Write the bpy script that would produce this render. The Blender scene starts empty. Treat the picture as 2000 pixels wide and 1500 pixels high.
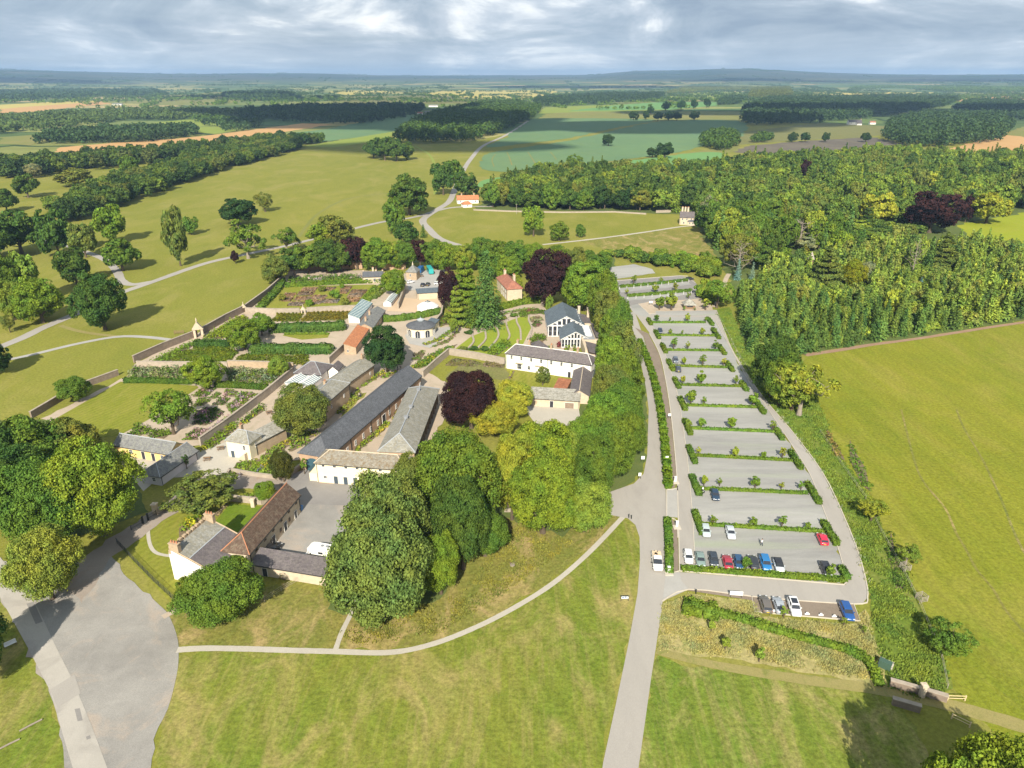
import bpy, math, random
import numpy as np
from mathutils import Vector

SC = bpy.context.scene
COL = SC.collection
CAMH = 90.0
FPX = 1388.0
PITCH = math.atan((750 - 150) / FPX)
CP, SP = math.cos(PITCH), math.sin(PITCH)

def ray(px, py):
    u = (px - 1000) / FPX; v = (750 - py) / FPX
    return (u, CP + v * SP, -SP + v * CP)

def W(px, py, h=0.0):
    """surveyed ground position of a photo point lying at height h"""
    d = ray(px, py); t = (h - CAMH) / d[2]
    return np.array([d[0] * t, d[1] * t])

def W3(px, py, h=0.0):
    p = W(px, py, h); return (p[0], p[1], h)

# ------------------------------------------------------------------ objects
def tag(o, label=None, cat=None, group=None, kind=None):
    if label: o['label'] = label
    if cat: o['category'] = cat
    if group: o['group'] = group
    if kind: o['kind'] = kind
    return o

def empty(name, loc, rz=0.0, label=None, cat=None, group=None):
    o = bpy.data.objects.new(name, None); COL.objects.link(o)
    o.empty_display_size = 0.5
    o.location = loc; o.rotation_euler = (0, 0, rz)
    return tag(o, label, cat, group)

def link(name, me, parent=None):
    o = bpy.data.objects.new(name, me); COL.objects.link(o)
    if parent: o.parent = parent
    return o

def copy_tree(o, parent=None):
    c = o.copy(); COL.objects.link(c)
    if parent: c.parent = parent
    for ch in o.children: copy_tree(ch, c)
    return c

class MB:
    def __init__(s): s.v = []; s.f = []; s.m = []
    def add(s, vs, fs, mi=0):
        b = len(s.v); s.v += [tuple(map(float, q)) for q in vs]
        for f in fs: s.f.append([b + i for i in f]); s.m.append(mi)
    def box(s, c, d, mi=0, rz=0.0, taper=1.0):
        x, y, z = d[0] / 2, d[1] / 2, d[2] / 2
        vs = []
        for sz in (-1, 1):
            k = taper if sz > 0 else 1
            for sx, sy in ((-1, -1), (1, -1), (1, 1), (-1, 1)):
                px, py = sx * x * k, sy * y * k
                vs.append((c[0] + px * math.cos(rz) - py * math.sin(rz), c[1] + px * math.sin(rz) + py * math.cos(rz), c[2] + sz * z))
        s.add(vs, [(3, 2, 1, 0), (4, 5, 6, 7), (0, 1, 5, 4), (1, 2, 6, 5), (2, 3, 7, 6), (3, 0, 4, 7)], mi)
    def tube(s, pts, rad, n=6, mi=0, cap=True):
        pts = [Vector(p) for p in pts]; vs = []
        for i, p in enumerate(pts):
            d = (pts[min(i + 1, len(pts) - 1)] - pts[max(i - 1, 0)])
            d = d.normalized() if d.length > 1e-6 else Vector((0, 0, 1))
            a = d.cross(Vector((1, 0, 0)) if abs(d.x) < .9 else Vector((0, 1, 0))).normalized(); b = d.cross(a)
            r = rad[i] if hasattr(rad, '__len__') else rad
            for k in range(n):
                t = 2 * math.pi * k / n
                vs.append(p + a * (r * math.cos(t)) + b * (r * math.sin(t)))
        fs = []
        for i in range(len(pts) - 1):
            for k in range(n):
                fs.append((i * n + k, i * n + (k + 1) % n, (i + 1) * n + (k + 1) % n, (i + 1) * n + k))
        if cap:
            fs.append(tuple(range(n))[::-1]); fs.append(tuple(range((len(pts) - 1) * n, len(pts) * n)))
        s.add(vs, fs, mi)
    def lathe(s, prof, n=24, c=(0, 0), mi=0):
        vs = []
        for r, z in prof:
            for k in range(n):
                t = 2 * math.pi * k / n; vs.append((c[0] + r * math.cos(t), c[1] + r * math.sin(t), z))
        fs = []
        for i in range(len(prof) - 1):
            for k in range(n):
                fs.append((i * n + k, i * n + (k + 1) % n, (i + 1) * n + (k + 1) % n, (i + 1) * n + k))
        fs.append(tuple(range(n))[::-1]); fs.append(tuple(range((len(prof) - 1) * n, len(prof) * n)))
        s.add(vs, fs, mi)
    def prism(s, poly, z0, z1, mi=0):
        n = len(poly); vs = [(p[0], p[1], z0) for p in poly] + [(p[0], p[1], z1) for p in poly]
        fs = [tuple(range(n))[::-1], tuple(range(n, 2 * n))] + [(i, (i + 1) % n, n + (i + 1) % n, n + i) for i in range(n)]
        s.add(vs, fs, mi)
    def build(s, name, mats, parent=None, smooth=False):
        me = bpy.data.meshes.new(name); me.from_pydata(s.v, [], s.f)
        for m in (mats if isinstance(mats, (list, tuple)) else [mats]): me.materials.append(m)
        if max(s.m, default=0): me.polygons.foreach_set('material_index', s.m)
        if smooth: me.polygons.foreach_set('use_smooth', [True] * len(me.polygons))
        me.update(); return link(name, me, parent)

def quad_mesh(name, V, mats, mi=None, extra=None):
    """V: (n,4,3) array -> mesh of n quads; extra: an MB added with its own material indices"""
    n = len(V); vs = V.reshape(-1, 3)
    ev, ef, em = ([], [], [])
    if extra: ev, ef, em = extra.v, extra.f, extra.m
    nv = n * 4
    me = bpy.data.meshes.new(name)
    me.vertices.add(nv + len(ev))
    co = np.concatenate([vs.reshape(-1), np.array(ev, float).reshape(-1)]) if ev else vs.reshape(-1)
    me.vertices.foreach_set('co', co.astype(np.float32))
    li = list(range(nv)); ls = list(range(0, nv, 4)); lt = [4] * n
    k = nv
    for f in ef:
        ls.append(k); lt.append(len(f)); li += [nv + i for i in f]; k += len(f)
    me.loops.add(len(li)); me.loops.foreach_set('vertex_index', li)
    me.polygons.add(len(ls)); me.polygons.foreach_set('loop_start', ls); me.polygons.foreach_set('loop_total', lt)
    for m in mats: me.materials.append(m)
    idx = (list(mi) if mi is not None else [0] * n) + list(em)
    me.polygons.foreach_set('material_index', idx)
    me.update(calc_edges=True); me.validate()
    return me

# ---------------------------------------------------------------- materials
class NT:
    def __init__(s, m): s.t = m.node_tree; s.t.nodes.clear()
    def n(s, typ, **kw):
        o = s.t.nodes.new(typ)
        for k, v in kw.items(): setattr(o, k, v)
        return o
    def l(s, a, b): s.t.links.new(a, b)
    def val(s, sock, v):
        if hasattr(v, 'is_linked') or isinstance(v, bpy.types.NodeSocket): s.l(v, sock)
        else: sock.default_value = v
    def math(s, op, a, b=0.0, clamp=False):
        o = s.n('ShaderNodeMath', operation=op); o.use_clamp = clamp
        s.val(o.inputs[0], a); s.val(o.inputs[1], b); return o.outputs[0]
    def mix(s, f, a, b, mode='MIX'):
        o = s.n('ShaderNodeMix', data_type='RGBA', blend_type=mode)
        s.val(o.inputs[0], f)
        s.val(o.inputs[6], a if not isinstance(a, tuple) else (*a[:3], 1)); s.val(o.inputs[7], b if not isinstance(b, tuple) else (*b[:3], 1))
        return o.outputs[2]
    def ramp(s, f, stops, interp='LINEAR'):
        o = s.n('ShaderNodeValToRGB'); o.color_ramp.interpolation = interp
        e = o.color_ramp.elements
        while len(e) < len(stops): e.new(0.5)
        for i, (p, c) in enumerate(stops):
            e[i].position = p; e[i].color = (*c[:3], 1) if hasattr(c, '__len__') else (c, c, c, 1)
        s.l(f, o.inputs[0]); return o.outputs[0]
    def pos(s, obj=False):
        if obj: return s.n('ShaderNodeTexCoord').outputs['Object']
        return s.n('ShaderNodeNewGeometry').outputs['Position']
    def mapping(s, v, scale=(1, 1, 1), rot=(0, 0, 0), loc=(0, 0, 0)):
        o = s.n('ShaderNodeMapping'); s.l(v, o.inputs[0])
        o.inputs['Scale'].default_value = scale; o.inputs['Rotation'].default_value = rot; o.inputs['Location'].default_value = loc
        return o.outputs[0]
    def noise(s, v, scale, detail=4, rough=.55, dist=0.0):
        o = s.n('ShaderNodeTexNoise'); s.l(v, o.inputs['Vector'])
        o.inputs['Scale'].default_value = scale; o.inputs['Detail'].default_value = detail
        o.inputs['Roughness'].default_value = rough; o.inputs['Distortion'].default_value = dist
        return o.outputs[0]
    def out(s, col, rough=.8, spec=.3, bump=None, bstr=.3, bdist=.1, metal=0.0, alpha=None, coat=0.0):
        b = s.n('ShaderNodeBsdfPrincipled')
        s.val(b.inputs['Base Color'], col if not isinstance(col, tuple) else (*col[:3], 1))
        s.val(b.inputs['Roughness'], rough); b.inputs['Specular IOR Level'].default_value = spec
        b.inputs['Metallic'].default_value = metal; b.inputs['Coat Weight'].default_value = coat
        if bump is not None:
            bn = s.n('ShaderNodeBump'); bn.inputs['Strength'].default_value = bstr; bn.inputs['Distance'].default_value = bdist
            s.l(bump, bn.inputs['Height']); s.l(bn.outputs[0], b.inputs['Normal'])
        o = s.n('ShaderNodeOutputMaterial'); s.l(b.outputs[0], o.inputs[0])

def newmat(name):
    m = bpy.data.materials.new(name); m.use_nodes = True; return m, NT(m)

M = {}
def plain(name, col, rough=.6, spec=.4, metal=0.0, coat=0.0, var=.12, scale=3.0):
    m, t = newmat(name)
    if var:
        p = t.pos(True); f = t.noise(p, scale, 3)
        c = t.mix(f, tuple(q * (1 - var) for q in col), tuple(min(1, q * (1 + var)) for q in col))
    else: c = col
    t.out(c, rough, spec, metal=metal, coat=coat); M[name] = m; return m

def surf(name, c1, c2, c3=None, s1=.05, s2=.6, s3=6.0, rough=.9, bstr=.2, bdist=.05, stretch=(1, 1, 1), rot=0.0, obj=False, speck=.25, grass=0):
    """layered noise surface: broad patches, medium mottling, fine grain"""
    m, t = newmat(name)
    p = t.pos(obj)
    q = t.mapping(p, stretch, (0, 0, rot))
    big = t.ramp(t.noise(q, s1, 5, .6), [(.32, 0.0), (.68, 1.0)])
    med = t.ramp(t.noise(q, s2, 5, .65, .6), [(.3, 0.0), (.7, 1.0)])
    c = t.mix(t.math('ADD', t.math('MULTIPLY', big, .6), t.math('MULTIPLY', med, .4)), c1, c2)
    if c3 is not None:
        k = t.ramp(t.noise(t.mapping(q, (1, 1, 1), (0, 0, 0), (31.7, 12.3, 4)), s1 * 2.3, 6, .65, .8), [(.52, 0.0), (.7, 1.0)])
        c = t.mix(t.math('MULTIPLY', k, .8), c, c3)
    fine = t.noise(p, s3, 3, .7)
    c = t.mix(1.0, c, t.ramp(fine, [(.25, 1 - speck), (.75, 1 + speck)]), 'MULTIPLY')
    t.out(c, rough, .15, fine, bstr, bdist); M[name] = m; return m

def grass(name, c1, c2, dry, dryamt=.5, stripes=None, s1=.03, s2=.25, speck=.3, rot=0.0, lines=None):
    m, t = newmat(name)
    p = t.pos(); q = t.mapping(p, (1.0, .55, 1), (0, 0, rot))
    big = t.ramp(t.noise(q, s1, 6, .6, .4), [(.3, 0.0), (.7, 1.0)])
    med = t.ramp(t.noise(q, s2, 6, .7, .8), [(.3, 0.0), (.7, 1.0)])
    c = t.mix(t.math('ADD', t.math('MULTIPLY', big, .5), t.math('MULTIPLY', med, .5)), c1, c2)
    k = t.ramp(t.noise(t.mapping(q, (1, 1, 1), (0, 0, 0), (17, 51, 0)), s1 * 2.6, 8, .68, 1.0), [(.48, 0.0), (.72, 1.0)])
    c = t.mix(t.math('MULTIPLY', k, dryamt), c, dry)
    if stripes:
        per, ang, amt = stripes
        w = t.n('ShaderNodeTexWave', wave_type='BANDS', bands_direction='X')
        t.l(t.mapping(p, (1, 1, 1), (0, 0, ang)), w.inputs['Vector'])
        w.inputs['Scale'].default_value = 0.314 / per * 1.0; w.inputs['Distortion'].default_value = 2.2; w.inputs['Detail'].default_value = 3
        w.inputs['Detail Scale'].default_value = 1.5
        c = t.mix(1.0, c, t.ramp(w.outputs[1], [(.2, 1 - amt), (.8, 1 + amt)]), 'MULTIPLY')
        st = t.noise(t.mapping(p, (1, .06, 1), (0, 0, ang)), .5, 5, .7)
        c = t.mix(t.math('MULTIPLY', t.ramp(st, [(.5, 0.0), (.75, 1.0)]), .45), c, dry)
    if lines:
        st = t.noise(t.mapping(p, (1, .05, 1), (0, 0, lines)), .35, 5, .7)
        c = t.mix(1.0, c, t.ramp(st, [(.35, .90), (.65, 1.09)]), 'MULTIPLY')
    f2 = t.noise(p, 1.3, 5, .75)
    c = t.mix(1.0, c, t.ramp(f2, [(.3, 1 - speck), (.7, 1 + speck)]), 'MULTIPLY')
    t.out(c, .95, .05, f2, .5, .25); M[name] = m; return m

def leafmat(name='foliage', mul=(1, 1, 1)):
    m, t = newmat(name)
    oi = t.n('ShaderNodeObjectInfo'); g = t.n('ShaderNodeNewGeometry')
    isl = t.ramp(g.outputs['Random Per Island'], [(0, .68), (1, 1.38)])
    tc = t.n('ShaderNodeTexCoord')
    nz = t.noise(g.outputs['Position'], .22, 3, .6)
    c = t.mix(1.0, oi.outputs['Color'], isl, 'MULTIPLY')
    warm = t.mix(t.ramp(nz, [(.35, 0.0), (.7, 1.0)]), (.72, .88, .95), (1.25, 1.1, .85))
    c = t.mix(1.0, c, warm, 'MULTIPLY')
    if mul != (1, 1, 1): c = t.mix(1.0, c, mul, 'MULTIPLY')
    d = t.n('ShaderNodeBsdfDiffuse'); t.l(c, d.inputs[0])
    tr = t.n('ShaderNodeBsdfTranslucent'); t.l(t.mix(1.0, c, (1.3, 1.25, .6), 'MULTIPLY'), tr.inputs[0])
    mx = t.n('ShaderNodeMixShader'); mx.inputs[0].default_value = .2
    t.l(d.outputs[0], mx.inputs[1]); t.l(tr.outputs[0], mx.inputs[2])
    o = t.n('ShaderNodeOutputMaterial'); t.l(mx.outputs[0], o.inputs[0]); M[name] = m; return m

def roofmat(name, c1, c2, moss=None, mossamt=.5, rot=0.0, course=.28):
    m, t = newmat(name)
    p = t.pos(True)
    br = t.n('ShaderNodeTexBrick'); t.l(t.mapping(p, (1, 1, 1)), br.inputs['Vector'])
    br.inputs['Scale'].default_value = 1.0; br.inputs['Brick Width'].default_value = .4; br.inputs['Row Height'].default_value = course
    br.inputs['Mortar Size'].default_value = .015
    br.inputs['Color1'].default_value = (.82, .82, .82, 1); br.inputs['Color2'].default_value = (1.2, 1.2, 1.2, 1); br.inputs['Mortar'].default_value = (.55, .55, .55, 1)
    f = t.noise(p, .5, 6, .7); c = t.mix(t.ramp(f, [(.3, 0.0), (.7, 1.0)]), c1, c2)
    c = t.mix(1.0, c, br.outputs[0], 'MULTIPLY')
    if moss:
        k = t.ramp(t.noise(t.mapping(p, (1, 1, 1), (0, 0, 0), (9, 3, 5)), 1.4, 8, .75), [(.46, 0.0), (.62, 1.0)])
        c = t.mix(t.math('MULTIPLY', k, mossamt), c, moss)
    t.out(c, .75, .3, f, .3, .05); M[name] = m; return m

def stonemat(name, c1, c2, c3, bw=.6, bh=.28):
    m, t = newmat(name); p = t.pos(True)
    rot = t.mapping(p, (1, 1, 1), (math.pi / 2, 0, 0))
    s = t.n('ShaderNodeSeparateXYZ'); t.l(p, s.inputs[0])
    cb = t.n('ShaderNodeCombineXYZ'); t.l(t.math('ADD', s.outputs[0], s.outputs[1]), cb.inputs[0]); t.l(s.outputs[2], cb.inputs[1])
    br = t.n('ShaderNodeTexBrick'); t.l(cb.outputs[0], br.inputs['Vector'])
    br.inputs['Scale'].default_value = 1.0; br.inputs['Brick Width'].default_value = bw; br.inputs['Row Height'].default_value = bh; br.inputs['Mortar Size'].default_value = .02
    br.inputs['Color1'].default_value = (*c1, 1); br.inputs['Color2'].default_value = (*c2, 1); br.inputs['Mortar'].default_value = (*[q * 1.1 for q in c1], 1)
    k = t.ramp(t.noise(p, .8, 7, .7), [(.4, 0.0), (.7, 1.0)])
    c = t.mix(t.math('MULTIPLY', k, .55), br.outputs[0], c3)
    t.out(c, .9, .15, t.noise(p, 8, 4), .4, .04); M[name] = m; return m

leafmat()
leafmat('foliage_dark', (.55, .62, .8)); leafmat('foliage_light', (1.5, 1.38, 1.1)); leafmat('foliage_olive', (1.35, 1.08, 1.2)); leafmat('foliage_yellow', (1.9, 1.6, 1.1))
plain('bark', (.11, .085, .06), .9, .1, var=.35, scale=1.2)
plain('pale_bark', (.27, .23, .185), .9, .1, var=.3, scale=1.2)
plain('white_paint', (.78, .77, .74), .6, .3, var=.06)
plain('frame_white', (.75, .74, .71), .5, .4, var=.04)
plain('glass_dark', (.03, .035, .045), .12, .6, var=0)
plain('door_dark', (.035, .035, .045), .5, .4, var=.2)
plain('door_teal', (.045, .10, .13), .5, .4, var=.1)
plain('lead', (.36, .38, .41), .5, .4, var=.15)
plain('timber', (.23, .15, .09), .8, .2, var=.3)
plain('grey_timber', (.36, .32, .27), .8, .2, var=.3)
plain('new_timber', (.62, .49, .30), .8, .2, var=.2)
plain('iron', (.03, .035, .033), .5, .4, var=.2)
plain('soil', (.17, .13, .085), .95, .1, var=.3)
plain('kerb', (.50, .45, .375), .85, .2, var=.15, scale=.8)
plain('terracotta_pot', (.45, .20, .11), .8, .2)
plain('canvas', (.72, .71, .69), .8, .2, var=.06)
plain('sign_white', (.74, .74, .72), .5, .3, var=.04)
plain('sign_dark', (.06, .08, .10), .5, .3, var=.1)
plain('steel', (.45, .47, .5), .35, .5, metal=.6)
plain('rubber', (.02, .02, .02), .8, .2, var=.1)
plain('hub', (.42, .43, .45), .35, .5, metal=.7, var=0)
plain('lamp_clear', (.75, .77, .8), .15, .6, var=0)
plain('lamp_red', (.45, .02, .02), .2, .6, var=0)
plain('plate_yellow', (.75, .55, .03), .5, .3, var=0)
plain('rust', (.33, .12, .055), .85, .2, var=.35, scale=1.0)
plain('skin', (.5, .31, .22), .6, .3, var=0)
plain('cloth_white', (.6, .6, .62), .9, .1, var=.05)
plain('cloth_navy', (.03, .04, .08), .9, .1, var=.05)
plain('cloth_black', (.02, .02, .022), .9, .1, var=.05)
plain('cloth_red', (.4, .05, .05), .9, .1, var=.05)
plain('hair', (.06, .04, .025), .8, .2, var=.05)
plain('cream_render', (.80, .70, .50), .85, .2, var=.07, scale=.8)
plain('white_render', (.82, .79, .72), .85, .2, var=.06, scale=.8)
plain('yellow_render', (.74, .52, .22), .85, .2, var=.1, scale=.8)
plain('lilac_render', (.60, .56, .58), .85, .2, var=.08, scale=.8)
plain('timber_white', (.70, .68, .68), .6, .3, var=.04)
plain('blue_paint', (.03, .12, .30), .4, .4, var=.1)
plain('teal_paint', (.04, .36, .36), .4, .4, var=.1)
plain('sand', (.60, .47, .32), .95, .1, var=.25, scale=2)
plain('green_glassroof', (.10, .19, .22), .25, .5, var=.12)
plain('glass_roof', (.26, .31, .33), .2, .5, var=.12)
plain('flat_grey', (.26, .27, .29), .8, .3, var=.15)
stonemat('stone', (.40, .30, .20), (.46, .36, .25), (.27, .20, .14))
stonemat('stone_warm', (.44, .29, .19), (.48, .34, .23), (.30, .19, .13))
stonemat('stone_grey', (.36, .305, .245), (.42, .36, .29), (.23, .19, .15))
stonemat('stone_pale', (.56, .46, .34), (.60, .51, .39), (.40, .32, .23))
stonemat('stone_dark', (.24, .18, .14), (.30, .23, .17), (.14, .11, .09))
stonemat('wall_stone', (.24, .185, .145), (.29, .23, .18), (.15, .12, .095))
plain('green_metal', (.06, .11, .08), .5, .3)
roofmat('slate_dark', (.085, .09, .10), (.12, .125, .14))
roofmat('slate_grey', (.14, .14, .145), (.21, .21, .205), (.30, .30, .24), .5)
roofmat('slate_lichen', (.225, .22, .195), (.33, .32, .285), (.20, .16, .07), .45)
roofmat('slate_moss', (.20, .185, .155), (.30, .275, .23), (.17, .11, .045), .75)
roofmat('slate_purple', (.105, .090, .095), (.160, .138, .142), (.24, .22, .19), .35)
roofmat('slate_bluegrey', (.10, .125, .15), (.13, .16, .185))
roofmat('tile_brown', (.080, .052, .038), (.125, .078, .054), (.26, .22, .16), .4)
roofmat('pantile', (.42, .16, .07), (.52, .22, .10), (.30, .13, .07), .4)
roofmat('tile_red', (.30, .12, .08), (.40, .17, .11), (.24, .12, .09), .4)
roofmat('stone_slate', (.28, .27, .24), (.42, .40, .35), (.16, .14, .10), .7)
surf('asphalt', (.33, .305, .275), (.385, .355, .32), (.30, .275, .25), .06, .5, 7, speck=.10, stretch=(1, .3, 1))
surf('asphalt_dark', (.21, .195, .185), (.28, .265, .25), None, .06, .5, 7, speck=.12)
surf('bay_gravel', (.235, .23, .22), (.40, .39, .365), (.31, .335, .25), .07, .5, 7, speck=.16, stretch=(.14, 1, 1), rot=.12)
surf('yard_gravel', (.215, .203, .188), (.365, .345, .315), (.40, .325, .26), .06, .2, 7, speck=.2)
surf('drive_brown', (.27, .225, .19), (.34, .29, .245), (.30, .205, .15), .05, .4, 6, speck=.15)
surf('concrete_road', (.37, .345, .305), (.44, .405, .36), (.31, .285, .255), .06, .4, 6, speck=.08)
surf('path_pale', (.41, .375, .32), (.48, .44, .375), None, .1, .8, 6, speck=.12)
surf('path_sand', (.40, .325, .25), (.48, .39, .30), (.34, .29, .20), .1, .8, 6, speck=.12)
surf('paving', (.34, .325, .305), (.40, .385, .36), None, .2, 1, 6, speck=.12)
surf('sand_court', (.50, .37, .25), (.55, .42, .29), None, .1, .8, 6, speck=.06)
surf('verge_brown', (.20, .16, .125), (.26, .21, .165), None, .2, 1, 6, speck=.2)
surf('bark_mulch', (.27, .17, .11), (.34, .23, .16), None, .2, 1, 6, speck=.2)
surf('earth_track', (.29, .245, .10), (.25, .225, .075), (.17, .19, .045), .15, .8, 5, speck=.2)
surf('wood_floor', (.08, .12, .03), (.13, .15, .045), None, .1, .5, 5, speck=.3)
grass('park_grass', (.165, .185, .030), (.245, .232, .045), (.33, .275, .10), .55, None, .012, .10, .28)
grass('lawn_near', (.098, .170, .020), (.205, .208, .038), (.39, .295, .14), .9, (4.3, .12, .06), .035, .22, .42)
grass('lawn_left', (.110, .172, .020), (.210, .208, .036), (.38, .285, .125), .8, (4.2, -.5, .055), .035, .22, .38, .9, None)
grass('lawn_dry', (.115, .155, .026), (.26, .215, .06), (.42, .30, .145), .95, None, .05, .28, .42)
grass('lawn_fine', (.165, .195, .024), (.235, .232, .036), (.30, .26, .07), .45, (1.6, .5, .06), .06, .4, .18)
grass('terrace_grass', (.21, .27, .028), (.26, .29, .04), (.30, .27, .07), .3, None, .06, .4, .12)
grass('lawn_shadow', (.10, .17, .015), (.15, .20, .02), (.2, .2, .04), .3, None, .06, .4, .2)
grass('paddock', (.145, .185, .018), (.242, .230, .027), (.30, .25, .06), .6, None, .020, .14, .34, .45, .45)
grass('paddock_far', (.235, .285, .022), (.29, .31, .03), (.33, .29, .05), .3, None, .02, .12, .15)
grass('ditch_grass', (.095, .155, .022), (.165, .20, .032), (.25, .22, .07), .5, None, .06, .4, .35)
grass('dry_rough', (.31, .27, .11), (.39, .33, .15), (.20, .24, .05), .75, None, .09, .45, .32)
grass('meadow_brown', (.15, .16, .05), (.21, .19, .08), (.13, .17, .03), .5, None, .1, .6, .3)
grass('crop_teal', (.110, .188, .098), (.148, .232, .102), (.19, .22, .08), .25, None, .006, .05, .08)
grass('crop_light', (.13, .27, .09), (.16, .29, .10), (.20, .26, .08), .2, None, .006, .05, .07)
grass('crop_tan', (.46, .27, .115), (.52, .32, .14), (.55, .36, .16), .3, None, .006, .05, .08)
grass('crop_yellow', (.44, .37, .10), (.50, .41, .13), (.38, .38, .08), .4, None, .006, .05, .08)
grass('crop_brown', (.115, .10, .080), (.155, .132, .105), (.22, .19, .11), .45, None, .008, .06, .12)
grass('pasture_olive', (.17, .19, .05), (.23, .22, .07), (.28, .21, .09), .5, None, .006, .05, .12)
grass('pasture_green', (.20, .26, .045), (.24, .28, .06), (.28, .26, .08), .3, None, .006, .05, .1)
# ------------------------------------------------------------------- foliage
def unit(v): return v / np.maximum(np.linalg.norm(v, axis=-1, keepdims=True), 1e-9)

def leafquads(rng, P, N, size, elong=1.5, jit=.5):
    n = len(P)
    nn = unit(N + rng.normal(0, jit, (n, 3)))
    r = unit(rng.normal(0, 1, (n, 3)))
    t = unit(np.cross(nn, r)); b = np.cross(nn, t)
    s = (size * rng.uniform(.6, 1.35, (n, 1)))
    a = t * s * .5 * elong; c = b * s * .5
    k = nn * s * .12
    return np.stack([P - a - k, P - c + k, P + a - k, P + c + k], 1)

def clump_leaves(rng, C, R, size, per, up=.25, ctr=None):
    out = []
    for c, r in zip(C, R):
        n = max(6, int(per * rng.uniform(.7, 1.3)))
        d = unit(rng.normal(0, 1, (n, 3)))
        o = unit((c - ctr) * np.array([1, 1, .8]))
        d = unit(d + o * .65 + np.array([0, 0, up]))
        p = c + d * (r * rng.uniform(.55, 1.06, (n, 1))) * np.array([1.08, 1.08, .86])
        out.append(leafquads(rng, p, d, size))
    return np.concatenate(out)

def limb(mb, a, b, r0, r1, rng, wob=.06, n=4, mi=0, sides=6):
    a = np.array(a, float); b = np.array(b, float); L = np.linalg.norm(b - a)
    pts = [a + (b - a) * k / n + (rng.normal(0, wob * L, 3) if 0 < k < n else 0) for k in range(n + 1)]
    mb.tube(pts, [r0 + (r1 - r0) * k / n for k in range(n + 1)], sides, mi)
    return pts

def broad(seed, nc, per, size, Hh=16.0, R=8.0, low=.06, crad=.19, gaps=0.0, nl=12):
    """crown of overlapping billows on a trunk: returns leaf quads and wood"""
    rng = np.random.default_rng(seed); g = (1 + 5 ** .5) / 2
    zc = Hh * (.5 + low / 2); b = Hh * (.5 - low / 2)
    i = np.arange(nl) + .5; z = 1 - 1.72 * i / nl; th = 2 * math.pi * i / g + seed
    q = np.sqrt(np.maximum(1 - z * z, .05))
    LC = np.stack([q * np.cos(th), q * np.sin(th), z], 1) * rng.uniform(.8, 1.12, (nl, 1)) + rng.normal(0, .07, (nl, 3))
    LR = rng.uniform(.27, .47, nl)
    LC = np.concatenate([LC * .66, [[0, 0, .05]]]); LR = np.append(LR, .58)
    C, k = [], 0
    while len(C) < nc and k < 60 * nc:
        k += 1; j = rng.integers(0, nl + 1); d = unit(rng.normal(0, 1, 3) + LC[j] * .8)
        p = LC[j] + d * LR[j] * rng.uniform(.86, 1.05)
        if p[2] < -.93 or np.any(np.linalg.norm(LC - p, axis=1) < LR * .84): continue
        if C and np.min(np.linalg.norm(np.array(C) - p, axis=1)) < .115: continue
        C.append(p)
    C = np.array(C); C = C[rng.random(len(C)) > gaps]
    C = C / max(1.0, np.quantile(np.abs(C), .985)) * (1 - crad * .45)
    C = C * [R, R, b] + [0, 0, zc]
    cr = R * crad * rng.uniform(.7, 1.35, len(C)); ctr = np.array([0, 0, zc * .75])
    Q = clump_leaves(rng, C, cr, size, per, ctr=ctr)
    ni = int(len(Q) * .12); di = unit(rng.normal(0, 1, (ni, 3)))
    Q = np.concatenate([Q, leafquads(rng, ctr + [0, 0, zc * .2] + di * rng.uniform(.2, .6, (ni, 1)) * [R, R, b], di, size * 1.7)])
    w = MB(); tr = R * .055 + .12
    w.tube([(0, 0, -.4), (0, 0, Hh * .08), (R * .02, 0, Hh * .3), (0, R * .02, Hh * .6)], [tr * 1.5, tr, tr * .85, tr * .4], 8)
    for k in rng.choice(len(C), min(12, len(C)), replace=False):
        limb(w, (0, 0, Hh * rng.uniform(.15, .42)), C[k], tr * .42, tr * .1, rng)
    return Q, w

def sparse(seed, nc, per, size, Hh=16.0, R=8.0):
    rng = np.random.default_rng(seed); w = MB(); C = []
    tr = R * .07
    w.tube([(0, 0, -.4), (0, 0, Hh * .12), (.2, 0, Hh * .35)], [tr * 1.5, tr, tr * .8], 8)
    for k in range(9):
        a = k * 2.4 + rng.uniform(-.3, .3); e = rng.uniform(.35, 1.25); L = Hh * rng.uniform(.4, .62)
        p = np.array([.2, 0, Hh * rng.uniform(.22, .36)])
        q = p + L * np.array([math.cos(a) * math.cos(e) * R / Hh * 2, math.sin(a) * math.cos(e) * R / Hh * 2, math.sin(e)])
        pts = limb(w, p, q, tr * .55, tr * .1, rng, .05, 5)
        C.append(q)
        for j in range(4):
            s = pts[rng.integers(2, 5)]; u = s + rng.normal(0, 1, 3) * [R * .22, R * .22, Hh * .08] + [0, 0, Hh * .05]
            limb(w, s, u, tr * .18, tr * .05, rng, .05, 3, sides=5); C.append(u)
    C = np.array(C); C = C[rng.random(len(C)) < nc]
    Q = clump_leaves(rng, C, R * rng.uniform(.13, .24, len(C)), size, per, ctr=np.array([0, 0, Hh * .4]))
    return Q, w

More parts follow.
